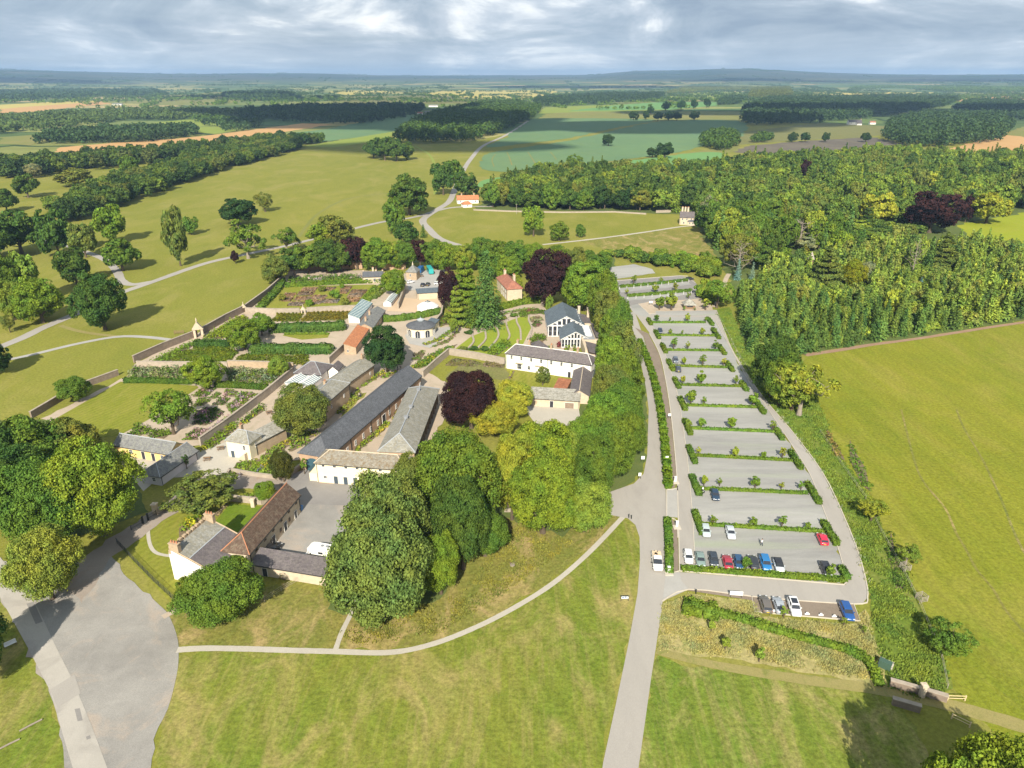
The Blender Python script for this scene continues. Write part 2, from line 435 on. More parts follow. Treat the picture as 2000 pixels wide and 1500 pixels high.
def bare(seed, Hh=14.0, R=6.0):
    rng = np.random.default_rng(seed); w = MB(); tr = R * .06
    w.tube([(0, 0, -.4), (0, 0, Hh * .3), (.3, .1, Hh * .62), (.1, 0, Hh * .95)], [tr * 1.3, tr, tr * .6, tr * .1], 7)
    for k in range(16):
        a = k * 2.4; z0 = Hh * (.22 + .68 * k / 16); L = R * (1.05 - .6 * k / 16) * rng.uniform(.75, 1.1)
        q = np.array([math.cos(a) * L, math.sin(a) * L, z0 + L * rng.uniform(.2, .7)])
        pts = limb(w, (.1, 0, z0), q, tr * .4, tr * .07, rng, .05, 4, sides=5)
        for j in range(4):
            s = pts[rng.integers(1, 5)]; u = s + rng.normal(0, 1, 3) * [R * .2, R * .2, Hh * .07] + [0, 0, Hh * .06]
            limb(w, s, u, tr * .16, tr * .05, rng, .05, 2, sides=4)
    return np.zeros((0, 4, 3)), w

def conifer(seed, nw, nb, per, size, Hh=16.0, R=4.0, droop=.35, p=.9, low=.04):
    rng = np.random.default_rng(seed); P, N = [], []
    for i in range(nw):
        f = (i + rng.uniform(-.2, .2)) / nw; f = max(0, f)
        z0 = Hh * (low + (1 - low) * f); r = R * max(.05, (1 - f)) ** p * rng.uniform(.85, 1.12)
        m = max(3, int(nb * (1 - .6 * f)))
        for j in range(m):
            a = 2 * math.pi * (j + rng.uniform(-.3, .3)) / m + i * 1.3; rr = r * rng.uniform(.78, 1.12)
            k = rng.uniform(.12, 1, max(2, int(per * (1 - .5 * f))))
            n = len(k)
            x = np.stack([np.cos(a) * rr * k, np.sin(a) * rr * k, z0 + Hh / nw * .5 - droop * rr * k ** 1.6 + rng.normal(0, .04 * R, n)], 1)
            x[:, :2] += rng.normal(0, .06 * R, (n, 2))
            P.append(x); N.append(np.tile([math.cos(a) * .55, math.sin(a) * .55, .8], (n, 1)))
    P = np.concatenate(P); N = np.concatenate(N)
    Q = leafquads(rng, P, N, size, 1.9, .45)
    top = np.stack([rng.normal(0, .03 * R, 10), rng.normal(0, .03 * R, 10), Hh * rng.uniform(.93, 1.0, 10)], 1)
    Q = np.concatenate([Q, leafquads(rng, top, unit(rng.normal(0, 1, (10, 3))), size * .7, 1.6)])
    w = MB(); w.tube([(0, 0, -.4), (0, 0, Hh * .5), (0, 0, Hh * .97)], [R * .07, R * .045, R * .01], 6)
    return Q, w

def cedar(seed, size, Hh=18.0, R=8.0, nt=7, per=300):
    rng = np.random.default_rng(seed); out = []; w = MB()
    w.tube([(0, 0, -.4), (0, 0, Hh * .5), (.2, 0, Hh * .95)], [R * .09, R * .06, R * .02], 7)
    for i in range(nt):
        f = i / (nt - 1); z = Hh * (.16 + .8 * f); r = R * (1 - .72 * f ** 1.3) * rng.uniform(.85, 1.1)
        for j in range(5 if i < nt - 1 else 3):
            a = j * 1.256 + i * .7 + rng.uniform(-.3, .3); L = r * rng.uniform(.6, .95)
            q = np.array([math.cos(a) * L, math.sin(a) * L, z + rng.uniform(-.03, .03) * Hh])
            limb(w, (0, 0, z - Hh * .04), q, R * .025, R * .008, rng, .03, 3, sides=5)
            n = int(per * r / R)
            k = np.sqrt(rng.random(n)); t = rng.random(n) * 6.283
            x = q * [.78, .78, 1] + np.stack([np.cos(t) * k * r * .42, np.sin(t) * k * r * .42, rng.normal(0, .014 * Hh, n) - k ** 2 * .02 * Hh], 1)
            out.append(leafquads(rng, x, np.tile([math.cos(a) * .3, math.sin(a) * .3, 1.], (n, 1)), size, 1.6, .5))
    return np.concatenate(out), w

def weeping(seed, size, Hh=20.0, R=8.0, n=60000):
    """tall hanging crown: tassels of foliage falling over big overlapping lobes"""
    rng = np.random.default_rng(seed); L = []; nl = 230; g = 2.39996
    for i in range(nl):
        z = .03 + .95 * (i + .5) / nl; a = i * g + rng.uniform(-.3, .3)
        prof = (1 - max(0, (z - .38) / .66) ** 2.0) ** .5 if z > .38 else .86 + .14 * z / .38
        r = R * prof * rng.uniform(.74, .97) - R * .1; L.append((math.cos(a) * r, math.sin(a) * r, z * Hh * .96, R * rng.uniform(.13, .25)))
    out = []; per = n // nl
    for x, y, z, r in L:
        d = unit(rng.normal(0, 1, (per, 3)) + unit(np.array([x, y, R * .5])) * .8)
        p = np.array([x, y, z]) + d * r * rng.uniform(.6, 1.05, (per, 1)) * [1, 1, 1.3]
        p[:, 2] -= rng.random(per) ** 2 * r * 1.1
        out.append(leafquads(rng, np.maximum(p, [-99, -99, .1]), unit(d + [0, 0, .2]), size, 1.7, .5))
    k = n // 8; a = rng.random(k) * 6.283; z = rng.uniform(.1, .85, k); r = R * .66 * np.sqrt(1 - np.maximum(0, (z - .35) / .7) ** 2) * rng.uniform(.8, 1, k)
    out.append(leafquads(rng, np.stack([np.cos(a) * r, np.sin(a) * r, z * Hh], 1), np.stack([np.cos(a), np.sin(a), .3 + 0 * a], 1), size * 2.2))
    w = MB(); w.tube([(0, 0, -.4), (0, 0, Hh * .3), (0, 0, Hh * .8)], [R * .12, R * .08, R * .03], 8)
    return np.concatenate(out), w

MASTERS = {}; MQ = {}
def master(key, res, H, R, bark='bark'):
    Q, w = res; MQ.setdefault(key, []).append((Q, H, R))
    cm = quad_mesh('crown', Q, [M['foliage']]) if len(Q) else None
    tm = bpy.data.meshes.new('trunk'); tm.from_pydata(w.v, [], w.f); tm.materials.append(M[bark])
    wm = MB(); wm.v = w.v; wm.f = w.f; wm.m = [1] * len(w.f)
    jm = quad_mesh('tree', Q, [M['foliage'], M[bark]], None, wm)
    MASTERS.setdefault(key, []).append((cm, tm, jm, H, R))

for s in (1, 2, 3): master('broadX', broad(s, 230, 190, .27, nl=15), 16, 8)
for s in (4, 5, 6): master('broadA', broad(s, 160, 120, .38, nl=(12, 9, 16)[s - 4]), 16, 8)
for s in (11, 12, 13, 14, 15): master('broad', broad(s, 110, 38, .78, nl=(12, 8, 15, 10, 7)[s - 11]), 16, 8)
master('loose', broad(21, 120, 60, .44, low=.14, crad=.17, gaps=.22, nl=16), 16, 8)
master('loose', broad(22, 120, 60, .44, low=.14, crad=.17, gaps=.28, nl=13), 16, 8)
master('sparse', sparse(31, .8, 160, .48), 16, 8, 'pale_bark')
master('sparse', sparse(32, .85, 140, .48), 16, 8, 'pale_bark')
master('bare', bare(41), 14, 6, 'pale_bark')
master('bare', bare(42), 14, 6, 'pale_bark')
for s in (51, 52, 53): master('conifer', conifer(s, 19, 10, 11, .6), 16, 4)
for s in (54, 55): master('larch', conifer(s, 20, 9, 9, .5, droop=.15, p=1.0), 16, 4)
for s in (56, 57): master('column', conifer(s, 26, 10, 10, .45, R=3.4, droop=-.25, p=.45), 16, 3.4)
master('bigcon', conifer(58, 30, 15, 20, .5, Hh=28, R=8, droop=.3, p=.75), 28, 8)
master('cedar', cedar(61, .48, per=480), 18, 8); master('cedar', cedar(62, .48, nt=8, per=480), 18, 8)
master('weeping', weeping(71, .29, n=62000), 20, 8)
for s in (81, 82): master('sapling', broad(s, 30, 24, .3, 4, 1.1, low=.2, crad=.3, nl=6), 4, 1.1)
for s in (83, 84): master('sapling', broad(s, 24, 14, .26, 4, 1.2, low=.28, crad=.26, gaps=.2, nl=6), 4, 1.2)
for s in (85, 86): master('shrub', broad(s, 40, 60, .28, 3, 1.8, low=0.0, crad=.28, nl=7), 3, 1.8)

RNG = random.Random(7)
C_ = dict(mid=(.118, .185, .030), dark=(.078, .130, .028), deep=(.042, .080, .024), bright=(.165, .238, .030), lime=(.255, .290, .040),
          olive=(.165, .190, .042), copper=(.046, .021, .022), gold=(.34, .345, .045), spring=(.205, .265, .042), blue=(.18, .28, .24),
          larch=(.175, .250, .056), conif=(.105, .178, .046), grey=(.22, .24, .13), brown=(.26, .20, .11))
def vary(c, k=.14):
    c = tuple(q * 1.07 for q in c[:3])
    b = RNG.uniform(1 - k, 1 + k); w = RNG.uniform(-.1, .1)
    return (c[0] * b * (1 + w), c[1] * b, c[2] * b * (1 - w), 1)

def solve_tree(cx, yt, yb, w, low=.05):
    """distance, height and radius of a crown from its photographed outline"""
    def ang(y):
        d = ray(cx, y); return math.atan2(-d[2], math.hypot(d[0], d[1]))
    a1, a2 = ang(yt), ang(yb)
    D = CAMH / math.tan(a2)
    d = ray(cx, yb); hx = np.array([d[0], d[1]]) / math.hypot(d[0], d[1])
    lo, hi = .3, 60.0
    for _ in range(40):
        Ht = (lo + hi) / 2; b = Ht * (.5 - low / 2); zc = Ht * (.5 + low / 2)
        for _k in range(6):
            dep = D * hx[1] * CP + (CAMH - zc) * SP
            R = w * dep / FPX / 2
            D = (CAMH * math.cos(a2) - zc * math.cos(a2) + math.sqrt((R * math.sin(a2)) ** 2 + (b * math.cos(a2)) ** 2)) / math.sin(a2)
        top = D * math.sin(a1) + zc * math.cos(a1) + math.sqrt((R * math.sin(a1)) ** 2 + (b * math.cos(a1)) ** 2)
        if top > CAMH * math.cos(a1): hi = Ht
        else: lo = Ht
    return hx * D, Ht, R

def place_tree(p, Ht, R, kind, col, name, label=None, cat='tree', group=None, parts=True, idx=None, lean=(0, 0), z=0.0):
    ms = MASTERS[kind]; cm, tm, jm, H0, R0 = ms[RNG.randrange(len(ms)) if idx is None else idx % len(ms)]
    sc = (R / R0, R / R0, Ht / H0); rz = RNG.uniform(0, 6.28)
    if not parts:
        o = link(name, jm); o.location = (p[0], p[1], z); o.scale = sc; o.rotation_euler = (lean[0], lean[1], rz)
        o.color = col if len(col) == 4 else (*col, 1); return tag(o, label, cat, group)
    e = empty(name, (p[0], p[1], z), rz, label, cat, group); e.rotation_euler = (lean[0], lean[1], rz)
    if cm:
        c = link('crown', cm, e); c.scale = sc; c.color = col if len(col) == 4 else (*col, 1)
    t = link('trunk', tm, e); t.scale = sc
    return e

SPEC = []
def tree(cx, yt, yb, w, kind, col, label, name='broadleaf_tree', group=None, idx=None, **k):
    p, Ht, R = solve_tree(cx, yt, yb, w)
    if cx > 1380 and yb < 600: SPEC.append((cx, yt, yb, w, float(np.hypot(*p))))
    if kind == 'broad': kind = 'broadX' if np.hypot(*p) < 185 else 'broadA' if np.hypot(*p) < 360 else 'broad'
    return place_tree(p, Ht, R, kind, vary(C_[col] if isinstance(col, str) else col, .06), name, label, 'tree', group, idx=idx, **k)

# ---------------------------------------------------------- polygons, sheets
def smooth(pts, n=6, closed=False):
    P = [np.array(p, float) for p in pts]; N = len(P); out = []
    for i in range(N if closed else N - 1):
        if closed: a, b, c, d = P[i - 1], P[i], P[(i + 1) % N], P[(i + 2) % N]
        else: a, b, c, d = P[max(i - 1, 0)], P[i], P[i + 1], P[min(i + 2, N - 1)]
        for k in range(n):
            t = k / n
            out.append(.5 * (2 * b + (c - a) * t + (2 * a - 5 * b + 4 * c - d) * t * t + (3 * b - a - 3 * c + d) * t ** 3))
    if not closed: out.append(P[-1])
    return out

def GP(px): return [W(*q) for q in px]

RAGGED = ('lawn_near', 'lawn_left', 'lawn_dry', 'yard_gravel', 'drive_brown', 'dry_rough', 'ditch_grass', 'wood_floor', 'paddock', 'park_grass', 'path_sand', 'crop_teal', 'crop_light', 'crop_tan', 'pasture_olive', 'crop_brown', 'meadow_brown', 'bay_gravel', 'earth_track')
def ragged(P, seed):
    rr = random.Random(seed); out = []
    for i in range(len(P)):
        a, c = np.array(P[i], float), np.array(P[(i + 1) % len(P)], float); L = np.linalg.norm(c - a); d = float(np.hypot(*a))
        st = max(1.6, d / 90); n = min(160, max(1, int(L / st))); q = np.array([-(c - a)[1], (c - a)[0]]) / max(L, 1e-6); am = min(.38, st * .24) if d < 400 else d / 420
        out += [a + (c - a) * k / n + (q * rr.gauss(0, am) if k else 0) for k in range(n)]
    return out
def sheet(name, px, z, mat, sm=0, kind='structure', world=False):
    P = px if world else GP(px)
    if sm: P = smooth(P, sm, True)
    if mat in RAGGED: P = ragged(P, len(P) + int(P[0][0]))
    me = bpy.data.meshes.new(name)
    a = sum(P[i][0] * P[(i + 1) % len(P)][1] - P[(i + 1) % len(P)][0] * P[i][1] for i in range(len(P)))
    if a < 0: P = P[::-1]
    me.from_pydata([(p[0], p[1], z) for p in P], [], [tuple(range(len(P)))])
    me.materials.append(M[mat]); me.update()
    return tag(link(name, me), kind=kind)

def ribbon(name, px, width, z, mat, sm=8, world=False, kind='structure', thick=0.0):
    P = px if world else GP(px)
    if sm: P = smooth(P, sm)
    wd = width if hasattr(width, '__len__') else [width, width]
    vs, fs = [], []; n = len(P); rr = random.Random(len(P) * 7 + int(P[0][0]))
    for i, p in enumerate(P):
        d = P[min(i + 1, n - 1)] - P[max(i - 1, 0)]; d = d / max(np.linalg.norm(d), 1e-6); q = np.array([-d[1], d[0]])
        t = i / (n - 1) * (len(wd) - 1); k = int(min(t, len(wd) - 2)); hw = (wd[k] + (wd[k + 1] - wd[k]) * (t - k)) / 2
        j = 1 + rr.uniform(-.05, .05) if not thick else 1
        a, b = p + q * hw * j, p - q * hw * j
        vs += [(a[0], a[1], z), (b[0], b[1], z)]
    if thick:
        m = len(vs); vs = [(v[0], v[1], z + thick) for v in vs] + [(v[0], v[1], z - .1) for v in vs]
        for i in range(n - 1):
            a, b, c, d = 2 * i, 2 * i + 1, 2 * i + 3, 2 * i + 2
            fs += [(a, b, c, d), (a + m, a, d, d + m), (b, b + m, c + m, c)]
        fs += [(0, m, m + 1, 1), (2 * n - 2, 2 * n - 1, m + 2 * n - 1, m + 2 * n - 2)]
    else: fs = [(2 * i, 2 * i + 1, 2 * i + 3, 2 * i + 2) for i in range(n - 1)]
    me = bpy.data.meshes.new(name); me.from_pydata(vs, [], fs); me.materials.append(M[mat]); me.update()
    return tag(link(name, me), kind=kind) if kind else link(name, me)

def inside(P, x, y):
    c = False; n = len(P)
    for i in range(n):
        a, b = P[i], P[i - 1]
        if (a[1] > y) != (b[1] > y) and x < (b[0] - a[0]) * (y - a[1]) / (b[1] - a[1]) + a[0]: c = not c
    return c

def scatter(P, sp, seed, jit=.42):
    rr = random.Random(seed); xs = [p[0] for p in P]; ys = [p[1] for p in P]; out = []
    y = min(ys); r = 0
    while y < max(ys):
        x = min(xs) + (sp / 2 if r % 2 else 0)
        while x < max(xs):
            q = (x + rr.uniform(-jit, jit) * sp, y + rr.uniform(-jit, jit) * sp)
            if inside(P, *q): out.append(q)
            x += sp
        y += sp * .87; r += 1
    return out

# ------------------------------------------------------------------- hedges
def hedge_quads(P, wid, hgt, rng, size, dens=2.2, wob=.08):
    out = []; core = MB()
    for i in range(len(P) - 1):
        a, b = np.array(P[i]), np.array(P[i + 1]); L = np.linalg.norm(b - a)
        if L < 1e-3: continue
        e = (b - a) / L; q = np.array([-e[1], e[0]])
        per = 2 * hgt + wid; n = int(L * per / (size * size) * dens)
        t = rng.random(n) * L; s = rng.random(n) * per
        side = np.where(s < hgt, 0, np.where(s < hgt + wid, 1, 2))
        off = np.where(side == 0, -wid / 2, np.where(side == 1, s - hgt - wid / 2, wid / 2))
        z = np.where(side == 0, s, np.where(side == 1, hgt, per - s))
        bul = 1 + wob * np.sin(t * 1.7 + a[0]) + wob * .7 * np.sin(t * 4.1 + a[1])
        off = off * bul; z = z * (1 + wob * np.sin(t * 2.3 + a[1] * .7))
        p = np.stack([a[0] + e[0] * t + q[0] * off, a[1] + e[1] * t + q[1] * off, z], 1) + rng.normal(0, size * .22, (n, 3))
        N = np.where((side == 1)[:, None], [0, 0, 1.], np.stack([q[0] * np.sign(off), q[1] * np.sign(off), np.full(n, .25)], 1))
        out.append(leafquads(rng, p, N, size, 1.4, .6))
        c = (a + b) / 2; core.box((c[0], c[1], hgt * .45), (L, wid * .86, hgt * .9), 0, math.atan2(e[1], e[0]))
    # ends
    for k, (p, o) in enumerate(((P[0], P[1]), (P[-1], P[-2]))):
        d = np.array(p) - np.array(o); d = d / np.linalg.norm(d); q = np.array([-d[1], d[0]])
        n = int(wid * hgt / size ** 2 * dens) + 4; u = rng.uniform(-.5, .5, n) * wid; z = rng.random(n) * hgt
        pp = np.stack([p[0] + q[0] * u + d[0] * .1, p[1] + q[1] * u + d[1] * .1, z], 1) + rng.normal(0, size * .2, (n, 3))
        out.append(leafquads(rng, pp, np.tile([d[0], d[1], .2], (n, 1)), size, 1.4, .6))
    return np.concatenate(out), core

def hedge(px, wid, hgt, col, label, name='hedge', cat='hedge', group=None, size=.34, seed=0, world=False, sm=0, wob=.08, dens=2.2):
    P = px if world else GP(px)
    if sm: P = smooth(P, sm)
    rng = np.random.default_rng(seed + int(abs(P[0][0]) * 13))
    Q, core = hedge_quads(P, wid, hgt, rng, size, dens, wob)
    o0 = np.array([P[0][0], P[0][1], 0.0]); Q = Q - o0; core.v = [tuple(np.array(v) - o0) for v in core.v]
    o = link(name, quad_mesh(name, Q, [M['foliage']], None, core)); o.location = o0
    o.color = vary(C_[col] if isinstance(col, str) else col, .08)
    return tag(o, label, cat, group)

BEDZ = [0]
def mound(px, hgt, col, label, name='flower_bed', cat='flower bed', size=.4, dens=1.5, sp=1.0, group=None, kind=None, cols=None, seed=3, world=False):
    """planted bed: low cushions of foliage filling an outline; optional second colour as its own child"""
    P = px if world else GP(px)
    rng = np.random.default_rng(seed + int(abs(P[0][0]) * 7 + abs(P[0][1])))
    pts = scatter(P, sp, seed)
    if not pts: pts = [tuple(np.mean(P, 0))]
    c0 = np.array([*np.mean(P, 0), 0.0]); groups = [[], []]
    for x, y in pts:
        r = sp * rng.uniform(.55, .95); h = hgt * rng.uniform(.5, 1.2); n = max(5, int(2.2 * r * r / size ** 2 * dens))
        d = unit(rng.normal(0, 1, (n, 3))); d[:, 2] = np.abs(d[:, 2])
        p = np.array([x, y, 0]) + d * [r, r, h] * rng.uniform(.75, 1.05, (n, 1))
        groups[1 if cols and rng.random() < cols[1] else 0].append(leafquads(rng, p - c0, d, size, 1.4, .6))
    if not groups[0]: groups = [groups[1], []]
    BEDZ[0] += 1; base = MB(); base.add([(p[0] - c0[0], p[1] - c0[1], .142 + .0045 * (BEDZ[0] % 9)) for p in P], [tuple(range(len(P)))], 1)
    o = link(name, quad_mesh(name, np.concatenate(groups[0]), [M['foliage'], M['soil']], None, base)); o.location = c0
    o.color = vary(C_[col] if isinstance(col, str) else col, .06); tag(o, label, cat, group, kind)
    if groups[1]:
        f = link('blossom' if name == 'flower_bed' else 'accent_leaf', quad_mesh('blossom', np.concatenate(groups[1]), [M['foliage']]), o)
        f.color = (*cols[0], 1)
    return o
# ------------------------------------------------------- camera, sun and sky
cam = bpy.data.cameras.new('camera'); co = bpy.data.objects.new('camera', cam); COL.objects.link(co)
cam.sensor_fit = 'HORIZONTAL'; cam.sensor_width = 36; cam.lens = 36 * FPX / 2000
cam.clip_start = 1; cam.clip_end = 60000
co.location = (0, 0, CAMH); co.rotation_euler = (math.pi / 2 - PITCH, 0, 0)
SC.camera = co
SUN_EL, SUN_YAW = math.radians(36), math.radians(5.7)
SDIR = np.array([math.sin(SUN_YAW), math.cos(SUN_YAW)])
sun = bpy.data.lights.new('sun', 'SUN'); so = bpy.data.objects.new('sun', sun); COL.objects.link(so)
sun.energy = 5.0; sun.angle = math.radians(.5); sun.color = (1.0, .93, .79)
so.location = (0, -100, 300)
so.rotation_euler = Vector((SDIR[0] * math.cos(SUN_EL), SDIR[1] * math.cos(SUN_EL), -math.sin(SUN_EL))).to_track_quat('-Z', 'Y').to_euler()

wd = bpy.data.worlds.new('World'); SC.world = wd; wd.use_nodes = True
t = NT(wd)
sky = t.n('ShaderNodeTexSky', sky_type='NISHITA'); sky.sun_disc = False
sky.sun_elevation = SUN_EL; sky.sun_rotation = math.pi + SUN_YAW
b1 = t.n('ShaderNodeBackground'); t.l(sky.outputs[0], b1.inputs[0]); b1.inputs[1].default_value = .08
d = t.n('ShaderNodeTexCoord').outputs['Generated']
s = t.n('ShaderNodeSeparateXYZ'); t.l(d, s.inputs[0])
zz = t.math('ADD', t.math('ABSOLUTE', s.outputs[2]), .035)
cb = t.n('ShaderNodeCombineXYZ')       # a cloud sheet seen in perspective, flattened towards the horizon
t.l(t.math('DIVIDE', s.outputs[0], zz), cb.inputs[0]); t.l(t.math('DIVIDE', s.outputs[1], zz), cb.inputs[1])
c1 = t.noise(cb.outputs[0], .17, 7, .56, .4)
c2 = t.noise(t.mapping(cb.outputs[0], (1, .55, 1), (0, 0, .5), (7, 3, 0)), .42, 6, .58, .3)
c3 = t.noise(t.mapping(d, (5.5, 5.5, 17), (0, 0, 0), (2.4, 1.1, .35)), 1.0, 8, .58, .5)
tone = t.math('ADD', t.math('ADD', t.math('MULTIPLY', c1, .22), t.math('MULTIPLY', c2, .16)), t.math('MULTIPLY', c3, .62))
cloudcol = t.ramp(tone, [(.40, (.25, .32, .41)), (.475, (.35, .42, .50)), (.525, (.48, .54, .61)), (.565, (.74, .77, .79)), (.63, (1.05, 1.04, 1.02))])
low = t.ramp(s.outputs[2], [(.0, 1.0), (.05, 0.0)])
cloudcol = t.mix(t.math('MULTIPLY', low, .55), cloudcol, (.50, .58, .66))
cloudcol = t.mix(1.0, cloudcol, t.ramp(s.outputs[2], [(.10, (.78, .78, .78)), (.5, (1.0, 1.0, 1.0))]), 'MULTIPLY')
b2 = t.n('ShaderNodeBackground'); t.l(cloudcol, b2.inputs[0]); t.l(t.math('MULTIPLY', 1.12, t.ramp(s.outputs[2], [(.09, 1.0), (.35, .66)])), b2.inputs[1])
cov = t.ramp(t.noise(cb.outputs[0], .09, 5, .6), [(.28, .80), (.5, .97)])
mx = t.n('ShaderNodeMixShader'); t.l(cov, mx.inputs[0]); t.l(b1.outputs[0], mx.inputs[1]); t.l(b2.outputs[0], mx.inputs[2])
o = t.n('ShaderNodeOutputWorld'); t.l(mx.outputs[0], o.inputs[0])
SC.view_settings.view_transform = 'Standard'; SC.view_settings.look = 'None'; SC.view_settings.gamma = 1; SC.view_settings.exposure = 0.68
try:
    SC.cycles.max_bounces = 5; SC.cycles.diffuse_bounces = 2; SC.cycles.glossy_bounces = 2; SC.cycles.transmission_bounces = 2
    SC.cycles.volume_bounces = 0; SC.cycles.transparent_max_bounces = 4; SC.cycles.caustics_reflective = False; SC.cycles.caustics_refractive = False
except Exception: pass

# ------------------------------------------------------------ ground to the horizon
m, t = newmat('farmland'); M['farmland'] = m
p = t.pos()
wob = t.n('ShaderNodeTexNoise'); t.l(p, wob.inputs['Vector']); wob.inputs['Scale'].default_value = .004; wob.inputs['Detail'].default_value = 3
va = t.n('ShaderNodeVectorMath', operation='MULTIPLY_ADD'); t.l(wob.outputs[1], va.inputs[0]); va.inputs[1].default_value = (160, 160, 0); t.l(p, va.inputs[2])
q = t.mapping(va.outputs[0], (1 / 330, 1 / 250, 1), (0, 0, .5))
vo = t.n('ShaderNodeTexVoronoi'); t.l(q, vo.inputs['Vector']); vo.inputs['Scale'].default_value = 1; vo.voronoi_dimensions = '2D'
sx = t.n('ShaderNodeSeparateColor'); t.l(vo.outputs['Color'], sx.inputs[0])
c = t.ramp(sx.outputs[0], [(0, (.09, .135, .045)), (.16, (.16, .20, .065)), (.3, (.33, .30, .11)), (.38, (.10, .165, .06)), (.54, (.20, .215, .065)), (.66, (.38, .31, .14)), (.72, (.12, .17, .05)), (.86, (.26, .28, .09)), (.93, (.08, .125, .045))], 'CONSTANT')
ve = t.n('ShaderNodeTexVoronoi', feature='DISTANCE_TO_EDGE'); t.l(q, ve.inputs['Vector']); ve.voronoi_dimensions = '2D'; ve.inputs['Scale'].default_value = 1
c = t.mix(t.ramp(ve.outputs['Distance'], [(.018, 1.0), (.04, 0.0)]), c, (.045, .075, .025))
f = t.noise(p, .02, 6, .65)
c = t.mix(1.0, c, t.ramp(f, [(.3, .82), (.7, 1.18)]), 'MULTIPLY')
moor = t.ramp(t.noise(p, .0007, 6, .6), [(.42, (.035, .06, .04)), (.55, (.07, .08, .05)), (.68, (.11, .10, .06))])
sz = t.n('ShaderNodeSeparateXYZ'); t.l(p, sz.inputs[0])
c = t.mix(t.ramp(t.math('DIVIDE', sz.outputs[2], 120.0), [(.12, 0.0), (.6, 1.0)]), c, moor)
t.out(c, .95, .05)

def terrain(x, y):
    r = math.hypot(x, y)
    if r < 5500: return 0.0
    az = math.degrees(math.atan2(x, y))
    k = min(1, max(0, (r - 5500) / 8500)); k = k * k * (3 - 2 * k)
    prof = 118 + 75 * math.exp(-((az + 33) / 9) ** 2) + 30 * math.exp(-((az + 17) / 5) ** 2) + 105 * math.exp(-((az - 16) / 6) ** 2) + 40 * math.exp(-((az - 9) / 2.5) ** 2) + 15 * math.exp(-((az - 27) / 5) ** 2)
    n = math.sin(x * .0011 + 1.3) * math.sin(y * .0009) * 10 + math.sin(x * .0023 + y * .0017) * 6
    return max(0, k * (prof - 8) + n * k)
vs, fs = [(0, 0, 0)], []
rs = [60 * 1.105 ** k for k in range(60)]; rs = [r for r in rs if r < 20000]; NA = 240
for r in rs:
    for k in range(NA):
        a = 2 * math.pi * k / NA; x, y = r * math.sin(a), r * math.cos(a); vs.append((x, y, terrain(x, y)))
for k in range(NA): fs.append((0, 1 + (k + 1) % NA, 1 + k))
for i in range(len(rs) - 1):
    for k in range(NA):
        a, b = 1 + i * NA + k, 1 + i * NA + (k + 1) % NA; fs.append((a, b, b + NA, a + NA))
me = bpy.data.meshes.new('ground'); me.from_pydata(vs, [], fs); me.materials.append(M['farmland']); me.polygons.foreach_set('use_smooth', [True] * len(fs)); me.update()
tag(link('ground', me), kind='structure')

HB = 21000
hz = MB(); hz.box((0, 0, 124), (2 * HB, 2 * HB, 250))
m, t = newmat('haze'); M['haze'] = m
pv = t.n('ShaderNodeVolumePrincipled'); pv.inputs['Color'].default_value = (.42, .65, .98, 1); pv.inputs['Density'].default_value = HAZE_D = 7.5e-5
o = t.n('ShaderNodeOutputMaterial'); t.l(pv.outputs[0], o.inputs['Volume'])
tag(hz.build('haze', m), kind='stuff')

# clouds overhead, above the haze and above the frame: they shade the far country
plain('cloud', (.8, .8, .8), 1, 0, var=0)
def cloud(px, py, rx, ry, seed, z=2000.0, rz=0.0):
    g = W(px, py) - SDIR * z / math.tan(SUN_EL)
    rng = random.Random(seed); mb = MB(); n, k = 28, 8; vs = []
    ph = [rng.uniform(0, 6.28) for _ in range(6)]
    for i in range(k + 1):
        e = -math.pi / 2 + math.pi * i / k
        for j in range(n):
            a = 2 * math.pi * j / n
            r = 1 + .16 * math.sin(2 * a + ph[0]) + .12 * math.sin(3 * a + ph[1]) + .09 * math.sin(5 * a + ph[2]) + .05 * math.sin(9 * a + ph[3])
            vs.append((rx * r * math.cos(e) * math.cos(a), ry * r * math.cos(e) * math.sin(a), 60 * math.sin(e) * (1.3 if e > 0 else .5) + 12 * math.sin(4 * a + ph[4])))
    fs = [(i * n + j, i * n + (j + 1) % n, (i + 1) * n + (j + 1) % n, (i + 1) * n + j) for i in range(k) for j in range(n)]
    mb.add(vs, fs); o = mb.build('cloud', M['cloud'], smooth=True); o.location = (g[0], g[1], z); o.rotation_euler = (0, 0, rz)
    return tag(o, kind='structure')
cloud(1700, 220, 560, 260, 1); cloud(1330, 246, 330, 190, 2); cloud(960, 245, 130, 300, 3, rz=-.4)
cloud(820, 289, 165, 55, 4); cloud(690, 225, 420, 480, 5); 
cloud(500, 192, 420, 120, 9)
cloud(1150, 172, 1100, 500, 10); cloud(1500, 168, 900, 420, 11); cloud(1880, 168, 900, 500, 12)
cloud(260, 161, 2200, 1100, 13); cloud(900, 160, 1800, 800, 14); cloud(1600, 160, 1500, 700, 15); cloud(60, 170, 900, 600, 16)

